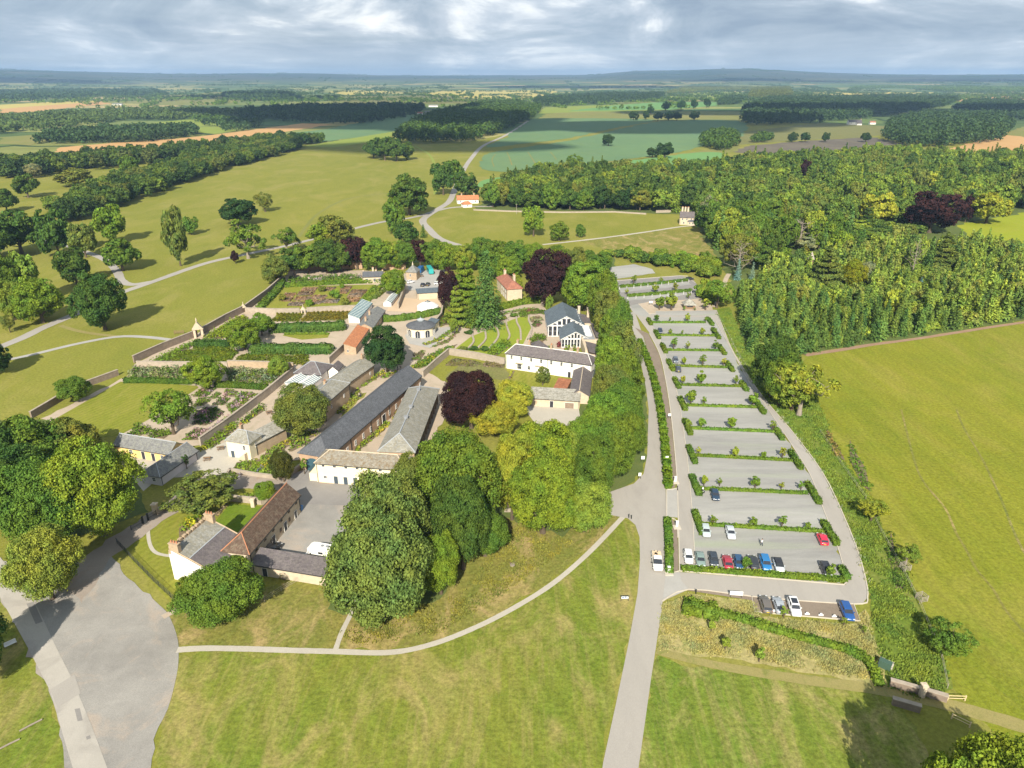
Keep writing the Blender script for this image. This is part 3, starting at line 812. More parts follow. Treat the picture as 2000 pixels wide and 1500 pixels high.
# --------------------------------------------------- fields, lawns, roads (each a sheet on the ground)
E0 = 4000
sheet('park_ground', [(-900, 330), (0, 322), (240, 300), (560, 262), (640, 278), (780, 250), (820, 262), (900, 278), (1000, 262), (1040, 240), (1450, 236), (1720, 246), (2000, 262), (3200, 330), (2600, 1520), (2300, 2600), (-300, 2600), (-1400, 1520)], .03, 'park_grass')
def field(px, mat, z, sm=0): return sheet('field', px, z, mat, sm)
field([(105, 297), (118, 288), (200, 281), (330, 272), (420, 263), (500, 252), (590, 241), (650, 243), (560, 257), (500, 266), (330, 285), (200, 296)], 'crop_tan', .12)
field([(560, 262), (640, 252), (700, 240), (800, 224), (845, 228), (770, 256), (700, 268), (640, 276), (605, 280)], 'crop_teal', .10, 3)
field([(590, 286), (640, 278), (700, 268), (775, 256), (778, 262), (710, 280), (650, 288)], 'pasture_green', .11)
field([(945, 288), (985, 270), (1030, 240), (1045, 232), (1130, 231), (1280, 234), (1200, 250), (1120, 268), (1020, 281)], 'crop_teal', .14, 3)
field([(940, 330), (940, 312), (955, 299), (1030, 287), (1130, 271), (1220, 250), (1300, 236), (1440, 236), (1455, 262), (1380, 282), (1330, 297), (1200, 314), (1080, 328), (1000, 336)], 'crop_teal', .16, 3)
field([(935, 366), (945, 352), (1000, 343), (1100, 331), (1230, 314), (1360, 298), (1415, 300), (1390, 316), (1250, 330), (1100, 345), (990, 360)], 'crop_light', .15, 3)
field([(1000, 338), (1200, 316), (1350, 298), (1440, 284), (1420, 300), (1230, 312), (1010, 343)], 'pasture_olive', .13, 3)
field([(1055, 232), (1060, 222), (1150, 216), (1290, 222), (1450, 222), (1450, 234), (1280, 232)], 'pasture_olive', .10)
field([(1050, 222), (1065, 210), (1200, 204), (1330, 200), (1330, 208), (1290, 217), (1150, 218)], 'pasture_green', .12)
field([(1110, 217), (1200, 206), (1310, 198), (1400, 200), (1400, 206), (1310, 214)], 'crop_light', .18)
field([(1300, 190), (1350, 182), (1400, 179), (1450, 180), (1440, 190), (1380, 195), (1310, 197)], 'pasture_green', .2)
field([(1430, 297), (1465, 284), (1560, 276), (1700, 268), (1770, 282), (1740, 290), (1640, 298), (1500, 304)], 'crop_brown', .12)
field([(1420, 270), (1470, 256), (1600, 240), (1680, 243), (1730, 248), (1728, 262), (1700, 268), (1560, 274), (1440, 283)], 'meadow_brown', .13)
field([(1840, 296), (1900, 278), (1955, 262), (2000, 250), (2200, 230), (2400, 290), (2000, 318), (1900, 302)], 'crop_tan', .10)
field([(1960, 262), (2000, 246), (2300, 222), (2400, 236), (2000, 268)], 'pasture_olive', .14)
field([(1545, 192), (1560, 180), (1640, 173), (1740, 173), (1830, 180), (1800, 186), (1660, 190)], 'crop_yellow', .2)
field([(1540, 178), (1600, 170), (1680, 168), (1740, 173), (1640, 173), (1560, 180)], 'pasture_green', .24)
field([(1865, 200), (1875, 190), (2000, 184), (2300, 176), (2300, 190), (2000, 196)], 'crop_tan', .18)
field([(1930, 207), (2000, 199), (2300, 192), (2300, 206), (2000, 212)], 'crop_yellow', .16)
field([(0, 221), (0, 213), (90, 205), (200, 198), (215, 203), (130, 211), (60, 219)], 'crop_tan', .18)
field([(-300, 212), (0, 205), (100, 199), (190, 196), (190, 199), (60, 208), (0, 213)], 'crop_yellow', .22)
field([(240, 200), (330, 186), (420, 180), (560, 178), (600, 186), (480, 196), (420, 205), (300, 206)], 'pasture_olive', .2)
field([(640, 196), (700, 188), (820, 186), (960, 190), (1020, 196), (900, 202), (760, 205)], 'meadow_brown', .2)
field([(640, 180), (700, 170), (800, 168), (830, 172), (760, 182), (680, 186)], 'crop_yellow', .28)
field([(830, 184), (880, 174), (1000, 172), (1090, 178), (1060, 190), (950, 194)], 'crop_yellow', .3)
field([(520, 172), (590, 168), (640, 166), (640, 174), (560, 178)], 'crop_yellow', .32)
field([(0, 282), (0, 268), (60, 264), (110, 270), (60, 284)], 'pasture_olive', .14)
field([(300, 240), (380, 232), (460, 234), (480, 242), (400, 246), (370, 252)], 'pasture_green', .14)
field([(360, 256), (400, 247), (470, 246), (480, 252), (420, 262)], 'pasture_green', .16)
field([(180, 160), (230, 157), (300, 158), (420, 163), (380, 168), (240, 165)], 'crop_yellow', .35)
field([(1130, 470), (1290, 449), (1385, 446), (1400, 500), (1340, 512), (1240, 500), (1180, 488)], 'lawn_dry', .06)
for P in ([(965, 326), (961, 312), (968, 301)], [(1000, 323), (995, 308), (990, 297)], [(1045, 319), (1037, 306), (1031, 297)], [(1087, 312), (1081, 304), (1075, 297)]): ribbon('tractor_line', P, 1.3, .19, 'pasture_olive')
# near grass
sheet('lawn', [(290, 1560), (345, 1300), (352, 1276), (480, 1272), (650, 1277), (760, 1279), (840, 1264), (920, 1234), (1000, 1194), (1080, 1144), (1150, 1084), (1219, 1014), (1238, 1024), (1250, 1090), (1238, 1170), (1220, 1280), (1190, 1410), (1160, 1560)], .05, 'lawn_left')
sheet('lawn', [(1240, 1560), (1268, 1345), (1285, 1280), (1330, 1300), (1500, 1310), (1700, 1335), (1740, 1350), (1790, 1420), (1830, 1560)], .05, 'lawn_near')
sheet('lawn', [(350, 1262), (330, 1200), (380, 1170), (640, 1125), (760, 1090), (1000, 960), (1190, 1000), (1212, 1008), (1145, 1076), (1075, 1136), (995, 1186), (915, 1226), (838, 1256), (760, 1270), (650, 1268), (480, 1263)], .05, 'lawn_dry')
sheet('lawn', [(-500, 1100), (-60, 1150), (0, 1172), (58, 1275), (98, 1355), (118, 1425), (150, 1560), (-300, 1700), (-700, 1500)], .05, 'lawn_left')
sheet('lawn', [(228, 1065), (300, 1020), (390, 990), (440, 980), (500, 985), (520, 1010), (440, 1060), (420, 1150), (360, 1200), (340, 1185)], .055, 'lawn_fine')
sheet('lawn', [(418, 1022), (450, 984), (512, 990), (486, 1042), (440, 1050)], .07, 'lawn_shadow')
sheet('paddock', [(1572, 697), (1600, 690), (1700, 676), (1850, 654), (2000, 632), (2600, 590), (3600, 800), (3000, 1900), (2100, 1560), (1905, 1400), (1862, 1345), (1835, 1270), (1790, 1170), (1765, 1100), (1722, 1030), (1692, 962), (1645, 900), (1606, 825), (1590, 770), (1565, 722)], .05, 'paddock')
sheet('paddock', [(1868, 440), (1900, 425), (2000, 412), (2500, 380), (2700, 560), (2000, 520), (1950, 500), (1890, 468)], .05, 'paddock_far')
sheet('ditch_bank', [(1395, 606), (1425, 600), (1465, 690), (1500, 730), (1565, 700), (1600, 790), (1645, 900), (1692, 962), (1722, 1030), (1765, 1100), (1790, 1170), (1835, 1270), (1862, 1345), (1800, 1370), (1735, 1345), (1715, 1270), (1700, 1180), (1695, 1150), (1676, 1080), (1644, 1000), (1604, 920), (1544, 840), (1493, 780), (1458, 730), (1428, 680), (1410, 640)], .065, 'ditch_grass')
sheet('rough_grass', [(1292, 1180), (1345, 1160), (1475, 1172), (1485, 1205), (1672, 1218), (1690, 1190), (1712, 1260), (1735, 1345), (1600, 1318), (1450, 1290), (1285, 1275)], .07, 'dry_rough')
ribbon('earth_track', [(1282, 1272), (1400, 1300), (1550, 1325), (1700, 1345), (1800, 1365), (1880, 1385), (2000, 1420), (2200, 1480)], [1.5, 2.2, 2.6, 3], .085, 'earth_track')
ribbon('earth_bank', [(1572, 694), (1640, 684), (1700, 674), (1790, 662), (1880, 648), (2000, 630), (2200, 606)], [2.5, 2, 2], .10, 'bark_mulch')
# woodland floors
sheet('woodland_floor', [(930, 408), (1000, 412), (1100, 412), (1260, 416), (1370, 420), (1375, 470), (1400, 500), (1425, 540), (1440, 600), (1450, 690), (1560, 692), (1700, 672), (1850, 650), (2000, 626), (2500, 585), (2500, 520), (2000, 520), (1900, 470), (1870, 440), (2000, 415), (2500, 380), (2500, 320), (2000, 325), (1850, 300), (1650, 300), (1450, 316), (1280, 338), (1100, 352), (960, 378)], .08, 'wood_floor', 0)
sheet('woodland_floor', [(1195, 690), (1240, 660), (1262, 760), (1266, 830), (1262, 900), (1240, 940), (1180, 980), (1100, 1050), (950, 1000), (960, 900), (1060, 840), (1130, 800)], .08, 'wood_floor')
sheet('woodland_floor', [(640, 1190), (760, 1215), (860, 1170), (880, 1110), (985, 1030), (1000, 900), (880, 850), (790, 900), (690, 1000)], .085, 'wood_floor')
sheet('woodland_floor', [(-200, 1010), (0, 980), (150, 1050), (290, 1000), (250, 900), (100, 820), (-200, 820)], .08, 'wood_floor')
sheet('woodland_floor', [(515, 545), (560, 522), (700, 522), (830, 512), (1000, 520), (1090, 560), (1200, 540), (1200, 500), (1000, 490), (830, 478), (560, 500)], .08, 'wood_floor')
# roads
def road(name, px, w, z, mat): return ribbon(name, px, w, z, mat)
sheet('road', [(1168, 1560), (1178, 1490), (1202, 1380), (1228, 1255), (1245, 1160), (1250, 1095), (1249, 1050), (1241, 1026), (1226, 1013), (1190, 1006), (1120, 1010), (1120, 965), (1190, 962), (1238, 945), (1257, 926), (1264, 890), (1267, 800), (1262, 760), (1250, 700), (1238, 655), (1222, 610), (1240, 610), (1257, 660), (1273, 720), (1284, 780), (1293, 860), (1300, 955), (1302, 1010), (1301, 1120), (1291, 1200), (1271, 1330), (1250, 1480), (1238, 1560)], .10, 'asphalt')
sheet('yard', [(-60, 1100), (40, 1098), (130, 1120), (180, 1090), (215, 1085), (250, 1130), (320, 1190), (345, 1240), (349, 1280), (345, 1320), (328, 1385), (300, 1445), (280, 1560), (150, 1560), (118, 1420), (95, 1350), (55, 1270), (0, 1165), (-60, 1130)], .09, 'yard_gravel', 3)
sheet('yard_drive', [(100, 1130), (170, 1085), (250, 1030), (320, 985), (400, 930), (470, 915), (600, 920), (700, 940), (720, 985), (560, 960), (470, 955), (420, 965), (330, 1010), (250, 1070), (215, 1090), (160, 1180)], .10, 'drive_brown')
sheet('road', [(-80, 1060), (0, 1088), (70, 1180), (105, 1255), (143, 1330), (180, 1420), (232, 1560), (160, 1560), (120, 1425), (99, 1352), (58, 1272), (0, 1166), (-80, 1080)], .11, 'concrete_road')
sheet('road', [(98, 1348), (146, 1318), (158, 1355), (113, 1384)], .115, 'asphalt')
for P in ([(1868, 800), (1882, 835), (1920, 900), (1955, 975), (1990, 1060), (2060, 1180)], [(1760, 800), (1784, 893), (1803, 940), (1845, 992), (1867, 1040), (1890, 1080), (1907, 1112), (1940, 1152), (1970, 1200), (2050, 1290)]): ribbon('trodden_path', P, .55, .075, 'lawn_dry')
sheet('yard', [(586, 985), (700, 985), (720, 1000), (680, 1100), (655, 1100), (500, 1082), (540, 1040)], .11, 'yard_gravel')
sheet('yard_drive', [(545, 960), (575, 925), (600, 915), (625, 945), (720, 950), (730, 990), (585, 985)], .115, 'asphalt_dark')
ribbon('path', [(346, 1270), (400, 1267), (480, 1268), (570, 1271), (650, 1273), (760, 1275), (840, 1260), (920, 1230), (1000, 1190), (1080, 1140), (1150, 1080), (1217, 1010)], [1.35, 1.25, 1.1, 1.15], .0955, 'path_pale')
ribbon('path', [(656, 1268), (668, 1235), (690, 1190), (700, 1160)], .9, .088, 'path_pale')
ribbon('path', [(288, 1020), (292, 1060), (305, 1080), (336, 1087)], .75, .09, 'path_pale')
ribbon('path', [(318, 1206), (345, 1192), (362, 1184)], 1.3, .1, 'path_sand')
# park drives
ribbon('park_drive', [(-200, 750), (15, 672), (85, 640), (160, 608), (215, 580), (300, 550), (400, 515), (480, 497), (560, 480), (640, 460), (740, 435), (810, 424), (880, 406), (962, 403)], [4.6, 4.2, 4.2, 4], .09, 'asphalt')
ribbon('park_drive', [(300, 550), (258, 556), (237, 548), (228, 530), (200, 505), (130, 480), (60, 462)], [4.5, 4, 3.4], .095, 'asphalt')
ribbon('park_drive', [(905, 482), (860, 467), (838, 448), (826, 430), (850, 412), (876, 395), (886, 376), (900, 342), (920, 310), (945, 284), (990, 263), (1032, 236)], [5, 5, 5, 6], .10, 'asphalt')
ribbon('park_track', [(-60, 715), (40, 698), (150, 672), (230, 658), (290, 659), (346, 666)], 2.4, .09, 'paving')
ribbon('park_track', [(118, 636), (150, 646), (190, 653), (238, 658)], 2.0, .085, 'earth_track')
ribbon('park_track', [(1060, 478), (1160, 467), (1250, 455), (1330, 443), (1370, 440)], 2.4, .09, 'path_pale')
ribbon('park_track', [(585, 462), (600, 440), (625, 415), (680, 388), (760, 377)], 2.2, .085, 'pasture_olive')
ribbon('park_track', [(850, 380), (850, 350), (848, 320), (836, 300), (810, 285)], 3.0, .085, 'pasture_green')
# car park
sheet('parking_bays', [(1262, 620), (1392, 612), (1420, 668), (1462, 745), (1500, 800), (1545, 868), (1582, 928), (1606, 990), (1632, 1058), (1648, 1112), (1640, 1140), (1330, 1112), (1345, 1000), (1330, 850), (1310, 740)], .10, 'bay_gravel')
sheet('parking_lane', [(1222, 600), (1262, 596), (1400, 606), (1412, 640), (1428, 680), (1458, 730), (1493, 780), (1544, 840), (1604, 920), (1644, 1000), (1676, 1080), (1692, 1140), (1694, 1168), (1684, 1180), (1600, 1176), (1470, 1166), (1345, 1152), (1296, 1174), (1300, 1115), (1326, 1118), (1652, 1143), (1648, 1110), (1632, 1058), (1606, 990), (1582, 928), (1545, 868), (1500, 800), (1462, 745), (1420, 668), (1396, 628), (1380, 620), (1262, 620)], .115, 'asphalt')
sheet('parking_lane', [(1240, 612), (1262, 612), (1288, 660), (1308, 720), (1323, 770), (1339, 870), (1351, 990), (1357, 1112), (1326, 1118), (1323, 950), (1312, 820), (1300, 740), (1288, 690), (1268, 650)], .125, 'asphalt')
sheet('crossing', [(1301, 957), (1324, 953), (1324, 1012), (1302, 1010)], .13, 'paving')
sheet('crossing', [(1300, 1126), (1327, 1118), (1331, 1136), (1345, 1152), (1294, 1173)], .13, 'paving')
sheet('verge', [(1240, 640), (1266, 652), (1287, 692), (1299, 742), (1311, 822), (1322, 940), (1318, 953), (1303, 955), (1294, 860), (1285, 780), (1274, 720), (1258, 660)], .12, 'verge_brown')
sheet('verge', [(1303, 1010), (1320, 1020), (1324, 1060), (1325, 1116), (1304, 1122)], .12, 'verge_brown')
sheet('verge', [(1336, 1153), (1352, 1151), (1468, 1164), (1472, 1174)], .12, 'verge_brown')
sheet('parking_bays', [(1469, 1165), (1668, 1181), (1680, 1213), (1474, 1195)], .12, 'verge_brown')
sheet('parking_bays', [(1188, 523), (1238, 516), (1274, 526), (1280, 534), (1202, 545)], .12, 'bay_gravel')
sheet('parking_lane', [(1195, 548), (1330, 538), (1355, 548), (1375, 575), (1360, 590), (1225, 604), (1200, 580)], .11, 'asphalt_dark')
sheet('parking_bays', [(1208, 563), (1340, 550), (1350, 556), (1214, 572)], .125, 'bay_gravel')
sheet('parking_bays', [(1222, 582), (1345, 571), (1350, 576), (1226, 588)], .125, 'bay_gravel')
sheet('parking_bays', [(1230, 598), (1247, 594), (1268, 613), (1262, 620), (1238, 612)], .13, 'bay_gravel')
sheet('sand_area', [(1246, 594), (1272, 588), (1310, 588), (1385, 582), (1392, 606), (1282, 610), (1268, 614)], .135, 'path_sand')
sheet('parking_bays', [(1280, 608), (1396, 608), (1398, 616), (1282, 616)], .14, 'bay_gravel')
ribbon('path', [(1395, 600), (1410, 570), (1418, 545), (1424, 535)], 2.2, .12, 'path_sand')
sheet('yard_court', [(585, 905), (640, 845), (690, 795), (735, 748), (770, 720), (835, 728), (872, 748), (800, 880), (740, 895), (640, 900)], .1035, 'path_sand')
for P in ([(146, 1386), (156, 1384), (162, 1408), (152, 1410)], [(168, 1440), (176, 1437), (178, 1443), (170, 1446)], [(52, 1180), (66, 1176), (84, 1215), (70, 1220)]): sheet('road_patch', P, .118, 'asphalt_dark')
# kerbs
def kerb(px, label, sm=5, w=.22): 
    o = ribbon('kerb', px, w, .13, 'kerb', sm, kind='structure', thick=.1); return o
kerb([(1268, 652), (1288, 692), (1300, 742), (1312, 822), (1323, 945), (1319, 955), (1303, 957)], '')
kerb([(1288, 660), (1308, 720), (1323, 770), (1339, 870), (1351, 990), (1357, 1100)], '', w=.16)
kerb([(1302, 957), (1302, 1012), (1303, 1122), (1327, 1116), (1326, 1060), (1323, 950)], '', 1)
kerb([(1304, 1012), (1320, 1018), (1324, 1050)], '')
kerb([(1328, 1116), (1500, 1130), (1648, 1143), (1653, 1138), (1650, 1112)], '', 1)
kerb([(1648, 1110), (1632, 1058), (1606, 990), (1582, 928), (1545, 868), (1500, 800), (1462, 745), (1420, 668), (1398, 628)], '', w=.16)
kerb([(1294, 1175), (1345, 1152), (1470, 1166), (1600, 1177), (1684, 1180), (1694, 1168), (1692, 1140), (1676, 1080), (1644, 1000), (1604, 920), (1544, 840), (1493, 780), (1458, 730), (1428, 680), (1412, 640), (1400, 610)], '', 3)
kerb([(1468, 1165), (1474, 1196), (1680, 1214), (1667, 1181)], '', 1, .15)
kerb([(1247, 594), (1268, 614), (1281, 612)], '', 1)
kerb([(1205, 549), (1330, 539), (1345, 545), (1358, 553)], '', 3)
kerb([(1354, 565), (1370, 578)], '', 1)
# garden surfaces
sheet('garden_path', [(80, 818), (250, 735), (262, 712), (380, 655), (480, 606), (522, 574), (556, 530), (708, 528), (800, 535), (865, 560), (860, 640), (905, 612), (1060, 590), (1085, 640), (1130, 690), (990, 690), (880, 690), (820, 740), (700, 770), (600, 900), (440, 900), (390, 870), (215, 850)], .09, 'path_sand')
sheet('garden_lawn', [(95, 826), (235, 746), (300, 748), (385, 754), (388, 758), (305, 812), (232, 852), (150, 858)], .11, 'lawn_fine')
sheet('yard_court', [(755, 608), (772, 580), (812, 584), (862, 582), (862, 600), (856, 612)], .12, 'sand_court')
sheet('yard_court', [(790, 545), (812, 530), (868, 526), (872, 560), (800, 568)], .12, 'paving')
sheet('terrace_lawn', [(878, 690), (920, 658), (1000, 625), (1030, 615), (1038, 640), (1022, 672), (985, 690), (940, 700)], .11, 'terrace_grass')
sheet('garden_lawn', [(500, 575), (560, 560), (730, 556), (745, 566), (705, 600), (590, 604), (505, 607)], .11, 'lawn_fine')
sheet('garden_lawn', [(552, 656), (560, 651), (645, 650), (640, 660), (590, 664)], .115, 'lawn_fine')
sheet('garden_lawn', [(1000, 725), (1080, 740), (1072, 765), (1035, 770), (1000, 760)], .11, 'lawn_fine')
sheet('garden_lawn', [(870, 740), (900, 705), (985, 712), (990, 725), (1000, 745), (960, 740), (890, 748)], .105, 'meadow_brown')
sheet('yard_court', [(1025, 800), (1035, 790), (1130, 795), (1135, 830), (1050, 835)], .11, 'path_pale')
sheet('yard_court', [(725, 880), (805, 750), (870, 745), (885, 790), (830, 880)], .105, 'path_sand')
sheet('yard_court', [(230, 895), (270, 870), (400, 880), (450, 860), (500, 900), (470, 925), (400, 930), (310, 935), (280, 960)], .105, 'path_pale')
sheet('garden_path', [(790, 655), (830, 640), (870, 640), (900, 632), (870, 660), (840, 680), (800, 672)], .125, 'paving')
# ------------------------------------------------------------------ the trees
# parkland on the left
tree(205, 530, 640, 96, 'broad', 'dark', 'huge dark green parkland tree with a long shadow beside the estate drive', idx=3)
tree(150, 482, 552, 62, 'broad', 'dark', 'dark green tree just up-slope from the biggest parkland tree', idx=4)
tree(240, 463, 527, 66, 'broad', 'mid', 'spreading tree at the bend where the park drive loops')
tree(222, 398, 472, 62, 'broad', 'bright', 'bright green tall tree behind the drive loop')
tree(168, 432, 500, 52, 'broad', 'olive', 'olive rounded tree left of the bright tall one by the drive loop')
tree(352, 402, 514, 46, 'broad', 'olive', 'slender column-shaped tree standing alone on bare trunk in the park')
tree(374, 422, 457, 32, 'broad', 'mid', 'small bush-like tree half hidden behind the slender column-shaped tree')
tree(115, 405, 495, 60, 'broad', 'dark', 'tall dark tree at the near end of the shelter belt')
tree(55, 490, 590, 62, 'broad', 'spring', 'light green tall tree at the left edge cluster, rear one')
tree(84, 540, 628, 88, 'broad', 'bright', 'bright rounded tree in front of the left edge cluster')
tree(22, 500, 600, 60, 'broad', 'mid', 'mid green tree cut by the left edge beside the bright rounded one')
tree(28, 545, 622, 60, 'broad', 'spring', 'yellow-green low tree at left edge in front of its cluster')
tree(42, 408, 492, 90, 'broad', 'dark', 'broad dark tree mass by the curving drive at far left')
tree(-20, 420, 510, 90, 'broad', 'dark', 'dark tree cut by the left edge of the view', idx=1)
tree(14, 366, 412, 42, 'broad', 'dark', 'dark tree at left edge above the drive')
tree(55, 338, 384, 48, 'broad', 'dark', 'dark round tree alone in the pale far-left meadow')
tree(68, 318, 346, 32, 'loose', 'grey', 'thin greyish tree behind the dark round meadow tree')
tree(150, 328, 364, 66, 'broad', 'olive', 'flat domed spreading tree in the pale far-left meadow')
tree(256, 303, 346, 36, 'broad', 'mid', 'round green tree touching the top side of the shelter belt')
tree(468, 385, 438, 70, 'broad', 'deep', 'very dark round tree in the middle of the big park field', idx=0)
tree(518, 375, 412, 34, 'loose', 'olive', 'small olive tree behind the very dark round one')
tree(485, 420, 502, 82, 'sparse', 'mid', 'open-crowned old tree with pale limbs beside the drive', idx=0)
tree(560, 438, 492, 56, 'sparse', 'mid', 'thin open tree right of the pale-limbed old tree', idx=1)
tree(460, 488, 514, 15, 'broad', 'copper', 'tiny purple-leaved young tree below the drive')
tree(20, 612, 648, 24, 'loose', 'olive', 'little sapling by the drive at the far left')
tree(-8, 655, 732, 62, 'broad', 'deep', 'dark tree cut by the left edge casting shadow on the lower track')
# near the junction of drives
tree(800, 342, 417, 76, 'broad', 'dark', 'large dark tree above the fork of the park drives')
tree(772, 385, 452, 42, 'broad', 'mid', 'upright tree with yellow-green top left of the drive fork')
tree(795, 430, 478, 48, 'broad', 'dark', 'dark tree below the large one beside the fork')
tree(827, 438, 463, 20, 'larch', 'mid', 'small cone-shaped tree inside the fork of drives')
for a in [(730, 275, 308, 38), (752, 266, 311, 40), (775, 272, 313, 42), (795, 277, 311, 32), (742, 270, 303, 40), (765, 268, 303, 40)]:
    tree(*a, 'broad', 'dark', 'dark tree of the oval clump alone in the far park field', group='trees of the oval clump')
tree(866, 316, 378, 46, 'broad', 'dark', 'dark tree left of the lane near the red-roofed cottage')
tree(886, 310, 356, 42, 'broad', 'mid', 'rear tree of the group beside the lane above the red-roofed cottage')
tree(909, 336, 384, 48, 'broad', 'dark', 'rounded tree directly behind the red-roofed cottage')
tree(1042, 401, 459, 44, 'broad', 'bright', 'tall egg-shaped tree, largest of three in the pale paddock', idx=4)
tree(1092, 433, 469, 36, 'broad', 'mid', 'middle-sized tree of three in the pale paddock')
tree(1133, 438, 462, 20, 'broad', 'mid', 'smallest round tree of three in the pale paddock')
tree(1188, 262, 284, 25, 'broad', 'deep', 'single dark tree standing in the teal crop field')
tree(1298, 277, 308, 32, 'broad', 'deep', 'dark tree at the lower edge of the teal crop field')
tree(1274, 288, 307, 24, 'broad', 'deep', 'small dark tree touching its taller neighbour at the crop edge')
tree(1122, 301, 338, 32, 'loose', 'mid', 'loose-crowned tree rising at the wood edge below the crop field')
# belt behind the walled garden
belt = [(540, 498, 552, 52, 'broad', 'olive'), (575, 482, 535, 52, 'broad', 'dark'), (604, 476, 533, 56, 'broad', 'mid'), (640, 470, 532, 60, 'broad', 'dark'), (668, 472, 528, 52, 'broad', 'dark'),
        (735, 468, 527, 58, 'broad', 'bright'), (762, 470, 524, 50, 'broad', 'bright'), (790, 472, 524, 48, 'broad', 'mid'), (848, 470, 522, 46, 'broad', 'mid'), (872, 476, 528, 50, 'broad', 'bright'),
        (906, 478, 530, 44, 'broad', 'spring'), (940, 466, 524, 54, 'broad', 'mid'), (975, 470, 526, 56, 'broad', 'mid'), (1008, 472, 532, 56, 'broad', 'mid'), (1040, 474, 530, 50, 'broad', 'bright'), (1090, 478, 530, 54, 'broad', 'mid'), (1125, 484, 540, 46, 'broad', 'olive'), (990, 500, 548, 50, 'broad', 'bright'), (960, 495, 545, 50, 'broad', 'mid'), (1150, 488, 528, 40, 'broad', 'mid'), (1178, 492, 528, 36, 'broad', 'mid')]
for a in belt: tree(*a[:4], a[4], a[5], 'green broadleaf tree in the belt behind the walled garden', group='belt behind the walled garden')
tree(655, 420, 475, 66, 'broad', 'olive', 'olive-topped tree rising above the belt beside the drive')
tree(625, 434, 478, 46, 'broad', 'bright', 'bright tree left of the olive-topped tree by the drive')
tree(698, 462, 524, 58, 'broad', 'copper', 'purple copper beech behind the twin-roofed garden house')
tree(821, 466, 520, 36, 'broad', 'copper', 'narrow purple beech behind the stone lodge with pyramid roof')
tree(1072, 492, 592, 96, 'broad', 'copper', 'largest purple copper beech, behind the blue-roofed hall', idx=2)
tree(878, 527, 604, 44, 'broad', 'copper', 'purple beech beside the sandy court with the white marquee')
tree(910, 498, 590, 62, 'cedar', 'bright', 'tiered cedar right of the work yard', 'cedar_tree')
tree(950, 488, 632, 80, 'bigcon', 'conif', 'tallest dark conifer left of the red-roofed stone house', 'conifer_tree')
tree(893, 556, 632, 50, 'cedar', 'spring', 'lighter cedar leaning over the court wall by the marquee', 'cedar_tree')
tree(925, 572, 634, 54, 'bigcon', 'mid', 'lower bushy conifer in front of the tallest conifer', 'conifer_tree')
tree(1010, 536, 572, 26, 'broad', 'lime', 'lime-yellow tree behind the red-roofed stone house')
tree(768, 526, 578, 50, 'broad', 'bright', 'bright round tree inside the walled garden corner by the lodge')
tree(1072, 575, 620, 14, 'loose', 'spring', 'thin young tree at the end of the long garden hedge')
tree(887, 620, 652, 20, 'loose', 'spring', 'slim young tree behind the rotunda')
tree(1400, 545, 600, 60, 'loose', 'bright', 'loose green tree at the top corner of the car park')
# line of trees along the public road (left of the car park)
line = [(1142, 512, 604, 82, 'bright'), (1120, 520, 600, 50, 'bright'), (1172, 528, 640, 60, 'mid'), (1190, 556, 655, 50, 'bright'), (1185, 565, 665, 58, 'olive'), (1205, 585, 690, 54, 'mid'), (1192, 610, 712, 56, 'mid'), (1212, 630, 735, 64, 'olive'), (1190, 660, 765, 62, 'bright'),
        (1218, 690, 800, 74, 'mid'), (1194, 712, 822, 74, 'olive'), (1212, 745, 862, 84, 'mid'), (1176, 765, 880, 84, 'bright'), (1225, 800, 900, 70, 'mid'), (1185, 815, 935, 92, 'mid'), (1140, 815, 930, 90, 'bright'), (1105, 830, 940, 84, 'spring'), (1160, 850, 965, 90, 'mid')]
for a in line: tree(*a[:4], 'broad', a[4], 'leafy tree in the dense row between the white house and the car park road', group='row along the car park road')
tree(1222, 655, 690, 26, 'broad', 'copper', 'small purple tree poking out of the roadside row')
# trees of the estate front
tree(746, 985, 1218, 206, 'broad', (.155, .198, .048), 'enormous drooping tree with grey-green foliage hiding the motorhome tail', idx=1)
tree(772, 922, 1120, 158, 'broad', (.160, .200, .048), 'grey-green tree rising behind the enormous drooping one', idx=2)
tree(690, 1050, 1165, 84, 'broad', (.155, .195, .048), 'low grey-green tree at the left foot of the enormous drooping one', idx=0)
tree(893, 838, 1030, 175, 'broad', 'mid', 'large deep green tree behind the enormous drooping one', idx=0)
tree(905, 930, 1110, 110, 'broad', 'dark', 'dark tree squeezed right of the drooping giant')
tree(948, 985, 1090, 96, 'broad', 'mid', 'green tree at the lawn edge beneath the deep green one')
tree(812, 885, 1000, 74, 'broad', 'olive', 'brownish-green tree over the end of the long cream range')
tree(862, 1040, 1160, 74, 'broad', 'bright', 'brighter young tree tucked against the right flank of the drooping giant')
tree(1062, 826, 985, 128, 'broad', 'bright', 'tall fresh-green tree in the middle of the front grove')
tree(1000, 838, 1010, 84, 'broad', 'lime', 'yellow-green narrow tree between the dark and fresh-green trees')
tree(1060, 885, 1045, 140, 'broad', 'bright', 'broad bright tree above the curved footpath')
tree(1140, 930, 1042, 108, 'broad', 'spring', 'pale green tree nearest the road junction')
tree(920, 727, 838, 112, 'broad', 'copper', 'purple copper beech in front of the open-sided cart shed', idx=0)
tree(1002, 745, 815, 74, 'broad', 'gold', 'rear golden-yellow tree beside the copper beech')
tree(966, 782, 852, 84, 'broad', (.31, .315, .042), 'bronze-gold tree in front of the copper beech')
tree(592, 750, 848, 106, 'broad', 'olive', 'large olive dome tree between cottage and long slate building', idx=1)
tree(757, 638, 724, 76, 'broad', 'deep', 'dark glossy round tree between rotunda and stone range', idx=2)
tree(402, 920, 1004, 138, 'loose', 'olive', 'low wide feathery tree over the courtyard entrance')
